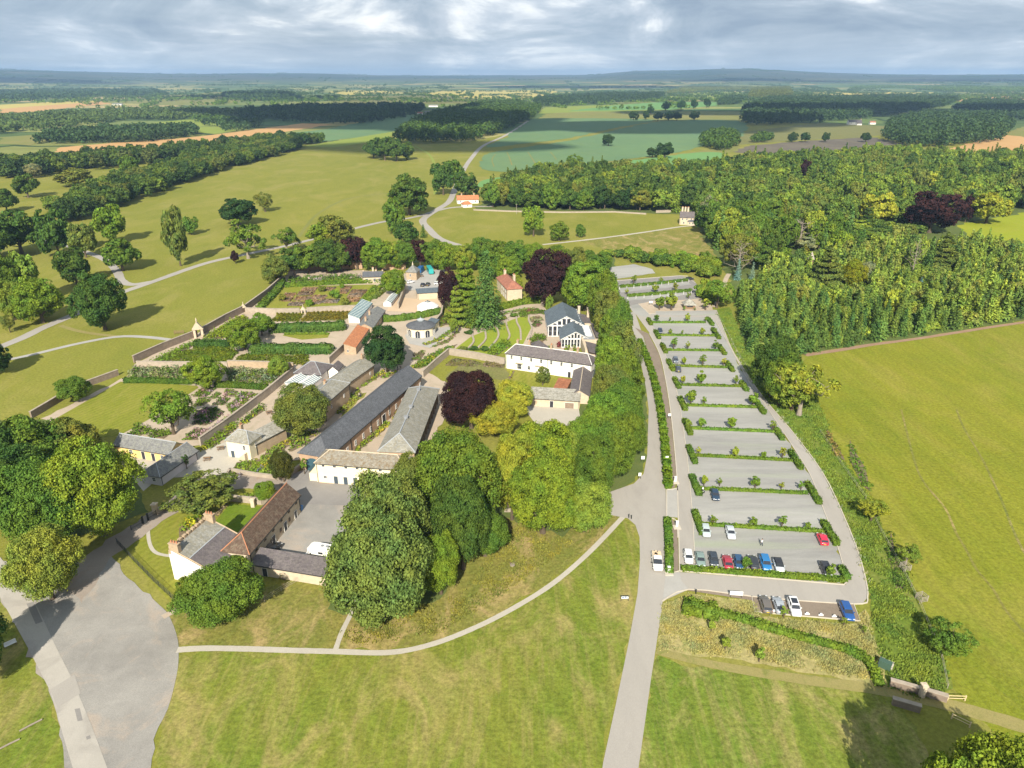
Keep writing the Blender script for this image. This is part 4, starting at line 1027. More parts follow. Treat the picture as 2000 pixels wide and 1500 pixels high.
tree(205, 850, 1045, 158, 'broad', (.20, .262, .032), 'tall bright tree overhanging the yellow stable block', idx=3)
tree(108, 885, 1070, 150, 'broad', 'mid', 'mid green tree left of the bright one by the drive', idx=2)
tree(40, 855, 1010, 170, 'broad', 'dark', 'dark spreading tree at the left edge of the entrance grove', idx=1)
tree(80, 800, 930, 130, 'broad', 'mid', 'rear tree of the entrance grove next to the lawn wall')
tree(-20, 800, 960, 130, 'broad', 'dark', 'dark tree cut by the left edge behind the entrance grove')
tree(150, 815, 915, 110, 'broad', 'olive', 'brownish tree of the entrance grove overlooking the stable roof')
tree(104, 1022, 1172, 124, 'broad', (.205, .255, .05), 'yellowish tree standing alone on the gravel yard edge')
tree(440, 1092, 1222, 148, 'broad', 'mid', 'dense round tree in front of the white gabled house')
tree(372, 1120, 1200, 40, 'loose', 'mid', 'thin shrubby tree against the white gable wall')
tree(555, 878, 940, 42, 'broad', (.085, .095, .025), 'clipped oval yew beside the teal arched door', 'yew_tree')
tree(-40, 1180, 1340, 130, 'broad', 'dark', 'tree off the left edge shading the bottom left grass', idx=0)
# garden trees
tree(340, 755, 848, 92, 'loose', 'bright', 'airy light green tree at the corner of the croquet lawn')
tree(402, 697, 757, 70, 'broad', 'bright', 'round tree above the long dark clipped hedge')
tree(478, 625, 683, 64, 'broad', 'bright', 'taller of two green trees inside the walled garden')
tree(512, 612, 655, 52, 'broad', 'bright', 'smaller tree beside its twin inside the walled garden')
tree(545, 697, 738, 38, 'broad', 'spring', 'small light tree beside the glass-fronted pavilion')
tree(146, 732, 784, 62, 'broad', 'mid', 'bushy tree standing against the outer garden wall')
tree(1060, 715, 752, 30, 'loose', 'olive', 'bushy shrub-like tree in front of the long white house')
tree(595, 893, 925, 14, 'sapling', 'bright', 'tiny tree by the yard wall')
tree(365, 885, 915, 12, 'sapling', 'dark', 'tiny round-headed tree in front of the lilac stable wall')
tree(520, 940, 978, 38, 'broad', 'bright', 'bright bushy tree behind the brown-roofed barn')
tree(440, 745, 752, 10, 'sapling', 'spring', 'tiny pale bush on the terrace')
# right hand side
tree(1560, 700, 812, 122, 'sparse', 'lime', 'large open tree with bare branches on the paddock edge', idx=1)
tree(1545, 705, 800, 96, 'loose', 'spring', 'leafy companion behind the bare-branched paddock tree')
tree(1505, 655, 772, 92, 'broad', 'dark', 'dark tree at the corner of the plantation near the ring road')
tree(1520, 690, 790, 70, 'broad', 'mid', 'mid green tree between the dark corner tree and the paddock')
tree(1700, 968, 1020, 56, 'loose', 'lime', 'thin yellowish tree over the ditch by the paddock')
tree(1768, 1052, 1104, 50, 'sparse', 'spring', 'pale little tree inside a slatted guard')
tree(1846, 1208, 1284, 84, 'loose', 'mid', 'leafy tree leaning over the ditch below the slatted guards')
tree(1900, 1395, 1720, 250, 'broad', 'bright', 'huge bright tree in the bottom right corner', idx=0)
tree(1800, 1448, 1700, 130, 'loose', 'bright', 'loose tree cut by the bottom edge left of the corner giant')
tree(2010, 1440, 1700, 170, 'broad', 'bright', 'tree cut by the bottom right corner of the view')
# specials of the right hand wood
tree(1708, 374, 445, 70, 'broad', 'gold', 'large golden-yellow tree above the young plantation')
tree(1815, 334, 372, 46, 'broad', 'gold', 'golden tree high in the mixed wood')
tree(1926, 374, 434, 76, 'broad', 'lime', 'yellow-green tree at the wood edge by the upper meadow')
tree(1815, 378, 412, 44, 'broad', 'gold', 'golden tree just behind the big purple beech')
tree(1815, 374, 452, 100, 'broad', 'copper', 'big purple beech spreading in the right hand wood', idx=4)
tree(1688, 362, 400, 34, 'broad', 'copper', 'small purple beech behind the large golden tree')
tree(1885, 382, 432, 24, 'broad', 'copper', 'narrow dark purple tree left of the yellow-green edge tree')
tree(1570, 312, 352, 20, 'broad', 'copper', 'purple tree near the far side of the mixed wood')
tree(1612, 478, 562, 72, 'cedar', 'olive', 'broad dark cedar rising from the young plantation', 'cedar_tree')
tree(1665, 505, 562, 48, 'broad', (.20, .22, .02), 'golden-green domed shrub tree beside the dark cedar')
tree(1690, 508, 560, 30, 'loose', 'grey', 'greyish fading tree next to the golden-green dome')
tree(1782, 464, 532, 32, 'bare', 'grey', 'dead grey conifer standing in the plantation', 'dead_tree')
tree(1560, 425, 485, 74, 'bare', 'grey', 'leafless grey tree in the mixed wood', 'dead_tree', idx=0)
tree(1440, 470, 540, 60, 'bare', 'grey', 'bare twisted tree at the wood corner above the car park', 'dead_tree', idx=1)
tree(1440, 452, 525, 66, 'loose', 'olive', 'thin olive tree behind the bare twisted one')
tree(1690, 398, 452, 36, 'cedar', 'dark', 'flat-topped pine with tall pale trunk below the golden tree', 'pine_tree')
tree(1840, 452, 528, 56, 'cedar', 'olive', 'olive pine at the edge of the bright upper meadow', 'pine_tree')
tree(1810, 460, 530, 30, 'conifer', 'conif', 'narrow dark spruce beside the dead grey conifer', 'conifer_tree')
tree(1090, 365, 395, 20, 'bare', 'grey', 'dead tree at the edge of the far wood above the pale paddock', 'dead_tree', idx=0)
for a in [(1850, 540, 565, 16), (1796, 540, 566, 15), (1795, 562, 590, 14), (1440, 505, 545, 18), (1468, 512, 545, 15)]:
    tree(*a, 'conifer', 'blue', 'small blue-grey spruce in the young plantation', 'conifer_tree', group='blue spruces in the plantation')

# woods --------------------------------------------------------------------
def far_quads(rng, x, y, z, h, r, nq, size, conif=False):
    if conif:
        f = rng.random(nq) ** .7; a = rng.random(nq) * 6.283; k = rng.uniform(.5, 1.05, nq) * r * (1 - f) ** .85 + .1
        p = np.stack([x + np.cos(a) * k, y + np.sin(a) * k, z + h * (.08 + .92 * f)], 1); N = np.stack([np.cos(a) * .7, np.sin(a) * .7, np.full(nq, .7)], 1)
        return leafquads(rng, p, N, size, 1.7, .5)
    d = unit(rng.normal(0, 1, (nq, 3)) + [0, 0, .35]); lob = 1 + .18 * np.sin(d[:, 0] * 7 + x) * np.sin(d[:, 1] * 6 + y)
    p = np.array([x, y, z + h * .56]) + d * np.array([r, r, h * .43]) * (rng.uniform(.8, 1.03, nq) * lob)[:, None]
    return leafquads(rng, p, d, size, 1.4, .55)

def far_wood(name, pts, label, cat, col, h=(13, 19), r=(4.5, 7), nq=120, size=1.8, conif=0.0, seed=1, kind='stuff', zf=None, dip=None):
    rng = np.random.default_rng(seed); Q = []
    for x, y in pts:
        z = zf(x, y) if zf else 0
        cf = rng.random() < conif
        Q.append(far_quads(rng, x, y, z, rng.uniform(*h), rng.uniform(*r) * (.62 if cf else 1), nq, size, cf))
    Q = np.concatenate(Q); c = np.array([*np.mean(np.array(pts), 0), 0.0]); Q = Q - c
    o = link(name, quad_mesh(name, Q, [M['foliage']])); o.location = c; o.color = (*C_[col], 1) if isinstance(col, str) else (*col, 1)
    return tag(o, label, cat, None, kind)

def near_first(pts): return sorted(pts, key=lambda p: p[0] ** 2 + p[1] ** 2)

LV = ['foliage', 'foliage_dark', 'foliage_light', 'foliage_olive', 'foliage_yellow']
def mass(name, trees, label, cat, col, seed=1, wts=(5, 4, 2, 2, .4)):
    """woodland too dense to tell its trees apart: (x, y, height, radius, kind, share of leaves)"""
    rng = np.random.default_rng(seed); Qs, mi = [], []; wts = np.array(wts) / sum(wts)
    for x, y, h, r, kind, fr in trees:
        Q, H0, R0 = MQ[kind][rng.integers(len(MQ[kind]))]
        n = int(len(Q) * fr); q = Q[rng.choice(len(Q), n, replace=False)].copy()
        c = q.mean(1, keepdims=True); q = c + (q - c) * (1 / fr) ** .42
        a = rng.random() * 6.283; ca, sa = math.cos(a), math.sin(a)
        q = np.stack([(q[..., 0] * ca - q[..., 1] * sa) * r / R0 + x, (q[..., 0] * sa + q[..., 1] * ca) * r / R0 + y, q[..., 2] * h / H0], -1)
        Qs.append(q); mi += [int(rng.choice(5, p=wts))] * n
    Q = np.concatenate(Qs); c = np.array([Q[..., 0].mean(), Q[..., 1].mean(), 0]); Q = Q - c
    o = link(name, quad_mesh(name, Q, [M[k] for k in LV], mi)); o.location = c; o.color = (*C_[col], 1) if isinstance(col, str) else (*col, 1)
    return tag(o, label, cat, None, 'stuff')

def clear(x, y, h, r):
    """keep the singled-out trees of the wood in sight"""
    D = math.hypot(x, y)
    def pr(z): f = y * CP - (z - CAMH) * SP; return 1000 + FPX * x / f, 750 - FPX * (y * SP + (z - CAMH) * CP) / f
    X, Yt = pr(h); rp = r * FPX / D
    for cx, yt, yb, w, sd in SPEC:
        if D < sd + 4 and abs(X - cx) < w * .42 + rp * .6 and yt - 4 < Yt < yb - (yb - yt) * .12: return False
        if abs(D - sd) < 5 and abs(X - cx) < w * .4: return False
    return True
# young plantation, right of the car park
plant = near_first(scatter(GP([(1436, 590), (1450, 640), (1470, 688), (1520, 705), (1560, 690), (1700, 668), (1850, 646), (2010, 620), (2080, 560), (2030, 525), (1900, 478), (1840, 500), (1760, 478), (1620, 520), (1500, 545)]), 4.0, 5))

rr = random.Random(3)
NP = 200
def cut(x, y, h, r): return h if clear(x, y, h, r) else h * .62 if clear(x, y, h * .62, r) else h * .4
for i, p in enumerate(plant[:NP]):
    k = 'larch' if rr.random() < .62 else 'conifer'
    place_tree(p, cut(*p, rr.uniform(7, 13.5) if i > 60 else rr.uniform(3.5, 12), 3), rr.uniform(2.3, 3.4), k, vary(C_['spring'], .2) if rr.random() < .15 else vary(C_['larch' if k == 'larch' else 'conif'], .22), 'conifer_tree',
               'light green young conifer in the front rows of the plantation' if k == 'larch' else 'darker young conifer in the front rows of the plantation', 'tree', 'young conifers of the plantation', parts=False)
mass('plantation', [(x, y, cut(x, y, rr.uniform(6, 13.5), 3), rr.uniform(2.5, 3.9), rr.choice(['larch', 'larch', 'larch', 'conifer', 'broad']), .34) for x, y in plant[NP:]] + [(x + 1.7, y + 1.2, rr.uniform(3, 6), rr.uniform(2, 2.8), 'shrub', .3) for x, y in plant[:420:2]], 'mass of light green young conifers filling the plantation behind its front rows', 'plantation', (.185, .258, .056), 9, (5, 1.5, 3, 2, .6))
# mixed wood
mix = near_first(scatter(GP([(1270, 414), (1372, 418), (1378, 470), (1405, 498), (1432, 520), (1500, 540), (1620, 512), (1750, 470), (1840, 440), (1868, 430), (1930, 416), (2020, 408), (2200, 360), (2050, 330), (1990, 326), (1900, 322), (1720, 315), (1500, 330), (1400, 340), (1280, 352)]), 12.0, 8))
cols = ['mid', 'mid', 'dark', 'dark', 'olive', 'bright', 'spring', 'grey', 'lime', 'mid', 'deep']
NM = 62
for i, p in enumerate(mix[:NM]):
    if rr.random() < .2:
        place_tree(p, cut(*p, rr.uniform(17, 24), 4), rr.uniform(3.4, 5), 'conifer', vary(C_[rr.choice(['conif', 'dark', 'conif', 'olive'])], .2), 'conifer_tree', 'tall conifer among the broadleaves at the front of the right hand wood', 'tree', 'trees of the right hand wood', parts=False)
    else:
        place_tree(p, cut(*p, rr.uniform(12, 21), 7), rr.uniform(5, 8), 'broad', vary(C_[rr.choice(cols)], .2), 'broadleaf_tree', 'broadleaf tree at the front of the right hand mixed wood', 'tree', 'trees of the right hand wood', parts=False)
def mt(x, y, h, r, cf, fr):
    c = rr.random() < cf
    return (x, y, rr.uniform(*h) * (1.18 if c else 1), rr.uniform(*r) * (.6 if c else 1), 'conifer' if c else 'broad', fr * (1.2 if c else 1))
mass('woodland', [(m_[0], m_[1], cut(*m_[:4]), *m_[3:]) for m_ in [mt(x, y, (12, 22), (6, 9.6), .28 if y > 560 else .12, .7) for x, y in mix[NM:]]], 'mixed wood right of the car park behind its front trees, crowns merging towards the fields', 'woodland', (.135, .200, .042), 4, (4, 2.4, 1.8, 1.8, .5))
# wood edge above the pale paddock
edge = near_first(scatter(GP([(940, 404), (985, 408), (1100, 411), (1200, 411), (1270, 413), (1280, 345), (1180, 342), (1080, 350), (985, 368)]), 10, 6))
for p in edge[:22]: place_tree(p, rr.uniform(12, 19), rr.uniform(5, 8), 'broad', vary(C_[rr.choice(['mid', 'dark', 'dark', 'olive', 'mid', 'deep'])], .2), 'broadleaf_tree', 'broadleaf tree on the front edge of the wood bordering the pale paddock', 'tree', 'wood above the pale paddock', parts=False)
mass('woodland', [mt(x, y, (11, 19), (5.4, 8), .2, .6) for x, y in edge[22:]], 'wood between the pale paddock and the crop fields behind its front edge', 'woodland', (.128, .185, .038), 41)
# shelter belts
mass('shelter_belt', [(x, y, rr.uniform(11, 16), rr.uniform(5.5, 8.5), 'broad', .5) for x, y in scatter(GP([(130, 440), (210, 415), (280, 388), (420, 338), (520, 310), (592, 291), (572, 282), (480, 296), (380, 318), (270, 350), (180, 385), (90, 415)]), 11, 4)], 'long dense shelter belt running diagonally across the left park', 'shelter belt', (.108, .160, .036), 6, (5, 4, 1, 2, 0))
mass('shelter_belt', [(x, y, rr.uniform(11, 18), rr.uniform(6, 9), 'broad', .3) for x, y in scatter(GP([(-60, 354), (60, 346), (130, 338), (240, 327), (330, 314), (430, 301), (560, 283), (550, 276), (440, 289), (330, 301), (200, 313), (100, 322), (-60, 332)]), 13, 14)], 'far left tree belt below the tan stubble field', 'shelter belt', (.086, .132, .036), 7, (5, 4, 1.5, 2, .3))
mass('woodland', [(x, y, rr.uniform(11, 15), rr.uniform(6, 8), 'broad', .3) for x, y in scatter(GP([(575, 273), (640, 277), (600, 284), (560, 280)]), 12, 3)], 'small copse at the far tip of the shelter belt', 'copse', 'dark', 8)
# scrub along the top of the car park
for p in scatter(GP([(1196, 512), (1240, 512), (1290, 524), (1340, 540), (1400, 545), (1412, 515), (1330, 505), (1230, 498), (1180, 500)]), 6.5, 4):
    place_tree(p, rr.uniform(4, 7), rr.uniform(2.6, 4), 'shrub', vary(C_[rr.choice(['mid', 'bright', 'dark', 'spring'])], .2), 'bush', 'leafy bush in the scrub above the car park', 'bush', 'scrub above the car park', parts=False)
for p in scatter(GP([(1365, 570), (1400, 560), (1412, 590), (1390, 603), (1370, 592)]), 5, 4):
    place_tree(p, rr.uniform(4, 7), rr.uniform(2.2, 3.4), 'shrub', vary(C_[rr.choice(['mid', 'bright', 'spring'])], .2), 'bush', 'leafy bush beside the upper car park corner', 'bush', 'bushes by the upper car park corner', parts=False)
# far woods, each one mass
def fw(px, sp, label, col, seed, **k): far_wood('woodland', scatter(GP(px), sp, seed), label, 'woodland', col, seed=seed, **k)
fw([(777, 282), (905, 280), (962, 267), (1032, 235), (1055, 218), (1010, 206), (935, 210), (860, 228), (805, 250)], 15, 'dark rounded wood on the rise beside the teal fields', 'dark', 21, h=(16, 24), r=(6.5, 9), nq=120, size=2.3, conif=.2)
fw([(1447, 244), (1500, 246), (1560, 243), (1650, 236), (1720, 229), (1850, 208), (1872, 198), (1740, 193), (1500, 197), (1455, 216)], 21, 'broad dark wood on the right horizon around the white farmhouse', (.060, .102, .040), 22, h=(16, 24), r=(8, 12), nq=90, size=3.0, conif=.3)
fw([(1728, 276), (1760, 286), (1835, 289), (1950, 277), (1975, 252), (1940, 232), (1800, 232), (1742, 246)], 16, 'round dark wood in front of the right horizon wood', (.060, .102, .040), 23, h=(16, 24), r=(7, 10), nq=110, size=2.5)
fw([(1860, 216), (2000, 236), (2200, 240), (2200, 215), (1900, 200)], 20, 'dark trees running off the right edge beyond the round wood', (.060, .102, .040), 24, h=(14, 20), r=(7, 10), nq=70, size=3)
fw([(72, 281), (160, 282), (300, 277), (392, 264), (384, 257), (250, 260), (110, 268)], 15, 'blackish wood beyond the left tan stubble field', (.060, .102, .040), 25, h=(13, 19), r=(7, 10), nq=90, size=2.8, conif=.3)
fw([(-100, 262), (0, 262), (112, 252), (240, 236), (330, 234), (440, 233), (480, 226), (520, 221), (300, 217), (100, 226), (-100, 244)], 25, 'long green wood behind the blackish wood on the left', (.105, .150, .044), 26, h=(11, 17), r=(9, 13), nq=70, size=3.6)
fw([(470, 233), (580, 240), (700, 244), (800, 229), (835, 213), (720, 212), (600, 214), (480, 222)], 25, 'long dark wood across the middle distance left of centre', (.060, .102, .040), 27, h=(15, 22), r=(9, 13), nq=70, size=3.8, conif=.3)
fw([(440, 262), (520, 250), (500, 243), (400, 246), (430, 252)], 24, 'dark copse behind the stubble field', (.060, .102, .040), 28, h=(12, 18), r=(7, 10), nq=60, size=3)
fw([(1044, 210), (1290, 196), (1298, 188), (1180, 190), (1050, 199)], 21, 'long dark conifer strip above the centre fields', (.060, .102, .040), 29, h=(20, 27), r=(7, 10), nq=80, size=3.2, conif=.7)
fw([(1400, 206), (1440, 204), (1460, 196), (1420, 194)], 18, 'dark copse left of the tall pines', (.060, .102, .040), 30, h=(15, 20), r=(8, 10), nq=60, size=3)
fw([(1462, 194), (1548, 190), (1540, 176), (1470, 178)], 19, 'tall pale-stemmed pine block above the dark right wood', 'olive', 31, h=(24, 32), r=(6, 8), nq=90, size=3, conif=.4)
fw([(1300, 185), (1400, 178), (1480, 178), (1460, 168), (1340, 172)], 24, 'green wood on the low hill right of centre', 'olive', 32, h=(15, 20), r=(9, 12), nq=60, size=3.6)
fw([(1660, 175), (1760, 174), (1850, 180), (2000, 180), (2200, 178), (2200, 166), (1900, 164), (1700, 166)], 33, 'long wood along the right skyline behind the yellow field', 'mid', 33, h=(17, 24), r=(11, 15), nq=50, size=4.6)
fw([(-100, 200), (60, 196), (200, 190), (330, 186), (300, 178), (100, 178), (-100, 186)], 48, 'dim dark hillside wood at far left', (.060, .102, .040), 34, h=(16, 24), r=(14, 20), nq=40, size=6)
fw([(470, 198), (560, 196), (580, 188), (500, 184), (430, 192)], 32, 'dark wooded knoll left of centre in the plain', (.060, .102, .040), 35, h=(20, 30), r=(11, 15), nq=50, size=5)
fw([(380, 240), (455, 243), (462, 238), (390, 234)], 22, 'small dark copse in the green strip left of centre', 'dark', 36, h=(12, 16), r=(8, 11), nq=50, size=3.4)
fw([(1366, 285), (1400, 297), (1436, 290), (1440, 275), (1420, 262), (1380, 270)], 13, 'dark trees bunched at the crop field corner', 'dark', 37, h=(11, 16), r=(6, 8.5), nq=110, size=2.2)
fw([(1460, 281), (1500, 278), (1508, 272), (1470, 274)], 12, 'small dark copse above the purple-brown field', 'dark', 38, h=(10, 14), r=(5, 7), nq=80, size=2.2)
for x, w in ((1547, 18), (1572, 20), (1612, 15), (1690, 20)): tree(x, 258, 277, w, 'broad', 'deep', 'dark hedgerow tree between the olive and purple-brown fields', group='hedgerow trees above the brown field', parts=False)
for x, y, w in ((1237, 234, 20), (1262, 233, 13), (1285, 235, 20), (1306, 234, 20), (1322, 235, 18), (1356, 234, 20), (1270, 224, 14), (1300, 215, 16), (1330, 213, 18), (1355, 211, 14), (1380, 209, 14)): tree(x, y - 17, y, w, 'broad', 'deep', 'dark hedgerow tree above the teal crop field', group='hedgerow trees above the teal field', parts=False)
def strips(seed, n, label, ymin, ymax, col, sp):
    rg = random.Random(seed); pts = []
    for _ in range(n):
        y = ymin + (ymax - ymin) * rg.random() ** 1.3; x = rg.uniform(-100, 2100); p = W(x, y); L = rg.uniform(50, 520); a = rg.choice([.25, 1.8, .4, 1.65]) + rg.uniform(-.15, .15)
        m = int(L / sp) + 1
        for i in range(m):
            if rg.random() < .8:
                q = (p[0] + math.cos(a) * i * sp, p[1] + math.sin(a) * i * sp)
                if math.hypot(*q) < 14500: pts.append(q)
    far_wood('hedgerow', pts, label, 'hedgerow', col, (7, 14), (7, 12), 26, 4.6, 0, seed, zf=terrain)
strips(61, 650, 'dark hedgerows and copses dotted over the distant plain', 156, 200, 'dark', 20)
strips(62, 90, 'scattered trees among the mid-distance fields', 190, 214, 'mid', 24)
# ------------------------------------------------------------------ buildings
def opening(root, kind, x, y, z, w, h, nx, ny, frame='frame_white', pane='glass_dark', cols=2, rows=2, lab=None):
    """window or door set 4 cm proud of its wall; (nx, ny) is the outward normal"""
    tx, ty = -ny, nx; mb = MB(); bw = min(.07, w * .08)
    rz = math.atan2(ty, tx)
    def bar(u, v, bu, bv, dep=.12): mb.box((x + tx * u + nx * .02, y + ty * u + ny * .02, z + v), (bu, dep, bv), 0, rz)
    if kind == 'window':
        bar(-w / 2, 0, bw, h + bw); bar(w / 2, 0, bw, h + bw); bar(0, h / 2, w - bw, bw); bar(0, -h / 2, w + bw * 2.4, bw, .2)
        for i in range(1, cols): bar(-w / 2 + w * i / cols, 0, bw * .6, h - bw, .1)
        for i in range(1, rows): bar(0, -h / 2 + h * i / rows, w - bw, bw * .6, .09)
        o = mb.build('window', M[frame], root)
        pb = MB(); pb.box((x + nx * .005, y + ny * .005, z), (w - bw, .08, h - bw), 0, rz); pb.build('pane', M[pane], o)
    else:
        bar(-w / 2 - bw / 2, 0, bw, h, .16); bar(w / 2 + bw / 2, 0, bw, h, .16); bar(0, h / 2 + bw / 2, w + bw * 2, bw, .16)
        o = mb.build(kind, M[frame], root)
        pb = MB(); pb.box((x + nx * .01, y + ny * .01, z), (w, .1, h), 0, rz); pb.build('door_leaf', M[pane], o)
    return o

def house(name, label, cat, A, B, C, h, roof, rise, wm, rm, wins=(), doors=(), chim=(), ov=.3, ins=(0, 0), group=None, frame='frame_white', hA=None, thick=.18, base=0.0, wid=None, ridge=None):
    a, b = W(*A, h), W(*B, h); L = np.linalg.norm(b - a); e = (b - a) / L; n = np.array([-e[1], e[0]])
    D = abs(np.dot(W(*C, h) - b, n)) if C else wid
    if wid: D = wid
    c = a + e * L / 2 + n * D / 2; rz = math.atan2(e[1], e[0])
    root = empty(name, (c[0], c[1], 0), rz, label, cat, group)
    x1, y1 = L / 2, D / 2; mb = MB()
    if roof == 'lean':      # low at the front, high at the back
        mb.add([(-x1, -y1, -.3), (x1, -y1, -.3), (x1, y1, -.3), (-x1, y1, -.3), (-x1, -y1, h), (x1, -y1, h), (x1, y1, h + rise), (-x1, y1, h + rise)],
               [(3, 2, 1, 0), (4, 5, 6, 7), (0, 1, 5, 4), (1, 2, 6, 5), (2, 3, 7, 6), (3, 0, 4, 7)])
    else:
        mb.box((0, 0, (h - .3) / 2), (L, D, h + .3))
        if roof == 'gable':
            for s, i in ((-1, ins[0]), (1, ins[1])):
                if i == 0:
                    xo, xi = s * x1, s * (x1 - .35)
                    mb.add([(xo, -y1, h), (xo, y1, h), (xo, 0, h + rise), (xi, -y1, h), (xi, y1, h), (xi, 0, h + rise)],
                           [(0, 1, 2) if s > 0 else (0, 2, 1), (3, 5, 4) if s > 0 else (3, 4, 5), (0, 2, 5, 3), (1, 4, 5, 2)])
    mb.build('wall', M[wm], root)
    rb = MB(); X, Y = x1 + ov, y1 + ov
    if roof == 'lean':
        k = rise / D; z0 = h - ov * k + .06; z1 = h + rise + ov * k + .06
        top = [(-X, -Y, z0), (X, -Y, z0), (X, Y, z1), (-X, Y, z1)]
        rb.add(top + [(p[0], p[1], p[2] - thick) for p in top], [(0, 1, 2, 3), (7, 6, 5, 4), (0, 4, 5, 1), (1, 5, 6, 2), (2, 6, 7, 3), (3, 7, 4, 0)])
    elif roof == 'flat':
        rb.box((0, 0, h + .15), (L + .3, D + .3, .3)); 
    else:
        k = rise / y1; z0 = h - ov * k + .05; z1 = h + rise + .05
        i0, i1 = ins
        top = [(-X, -Y, z0), (X, -Y, z0), (X, Y, z0), (-X, Y, z0), (-X + (i0 + ov if i0 else 0), 0, z1), (X - (i1 + ov if i1 else 0), 0, z1)]
        m_ = 6; rb.add(top + [(p[0], p[1], p[2] - thick) for p in top], [])
        fs = [(0, 1, 5, 4), (2, 3, 4, 5), (6, 10, 11, 7), (8, 11, 10, 9)]
        fs += [(0, 6, 7, 1), (2, 8, 9, 3)]
        if i0: fs += [(3, 0, 4), (9, 10, 6), (3, 9, 6, 0)]
        else: fs += [(3, 9, 10, 4), (4, 10, 6, 0)]
        if i1: fs += [(1, 2, 5), (7, 11, 8), (1, 7, 8, 2)]
        else: fs += [(1, 7, 11, 5), (5, 11, 8, 2)]
        rb.f += [list(f) for f in fs]; rb.m += [0] * len(fs)
    ro = rb.build('roof', M[rm], root)
    if ridge:
        g = MB(); i0, i1 = ins; z1 = h + rise + .05
        pa, pb_ = (-X + (i0 + ov if i0 else 0), 0, z1 + .02), (X - (i1 + ov if i1 else 0), 0, z1 + .02)
        g.tube([pa, pb_], .13, 5)
        if i0: g.tube([(-X, -Y, h - ov * rise / y1 + .08), pa], .1, 5); g.tube([(-X, Y, h - ov * rise / y1 + .08), pa], .1, 5)
        if i1: g.tube([(X, -Y, h - ov * rise / y1 + .08), pb_], .1, 5); g.tube([(X, Y, h - ov * rise / y1 + .08), pb_], .1, 5)
        g.build('ridge_capping', M[ridge], ro)
    if L > 7 and roof != 'flat':
        g = MB(); k = rise / D if roof == 'lean' else rise / y1; zg = h - (ov + .06) * k - .08
        g.box((0, -Y - .05, zg), (2 * X, .13, .11))
        for q in range(max(2, int(L / 9))): g.box((-x1 + .3 + q * (L - .6) / max(1, int(L / 9) - 1 or 1), -y1 - .07, zg / 2), (.11, .11, zg))
        g.build('gutter', M['iron'], ro)
    for (fx, fy, w, d, up) in chim:
        g = MB(); x, y = fx * L / 2, fy * D / 2; zb = h - .3
        zr = h + rise * (1 - abs(fy)) if roof != 'lean' else h + rise * (fy + 1) / 2
        g.box((x, y, (zb + zr + up) / 2), (w, d, zr + up - zb)); g.box((x, y, zr + up + .06), (w + .18, d + .18, .16))
        npot = max(1, int(max(w, d) / .45))
        for q in range(npot):
            o_ = (q - (npot - 1) / 2) * .4
            g.tube([(x + (o_ if w >= d else 0), y + (o_ if d > w else 0), zr + up + .1), (x + (o_ if w >= d else 0), y + (o_ if d > w else 0), zr + up + .6)], [.15, .11], 7, 1)
        g.build('chimney', [M[wm if wm.startswith('stone') else 'stone'], M['terracotta_pot']], ro)
    for sp in list(wins) + list(doors):
        isd = sp in doors
        face, n_, u0, u1, z, w, hh = sp[:7]; kw = sp[7] if len(sp) > 7 else {}
        for q in range(n_):
            u = u0 if n_ == 1 else u0 + (u1 - u0) * q / (n_ - 1)
            if face == 'f': x, y, nx, ny = (u - .5) * L, -y1, 0, -1
            elif face == 'b': x, y, nx, ny = (.5 - u) * L, y1, 0, 1
            elif face == 'r': x, y, nx, ny = x1, (u - .5) * D, 1, 0
            else: x, y, nx, ny = -x1, (.5 - u) * D, -1, 0
            k2 = dict(frame=frame); k2.update(kw)
            if isd: opening(root, 'door', x, y, hh / 2, w, hh, nx, ny, k2['frame'], k2.get('pane', 'door_dark'))
            else: opening(root, 'window', x, y, z, w, hh, nx, ny, **k2)
    return root, L, D, ro

DD = dict(pane='door_dark')
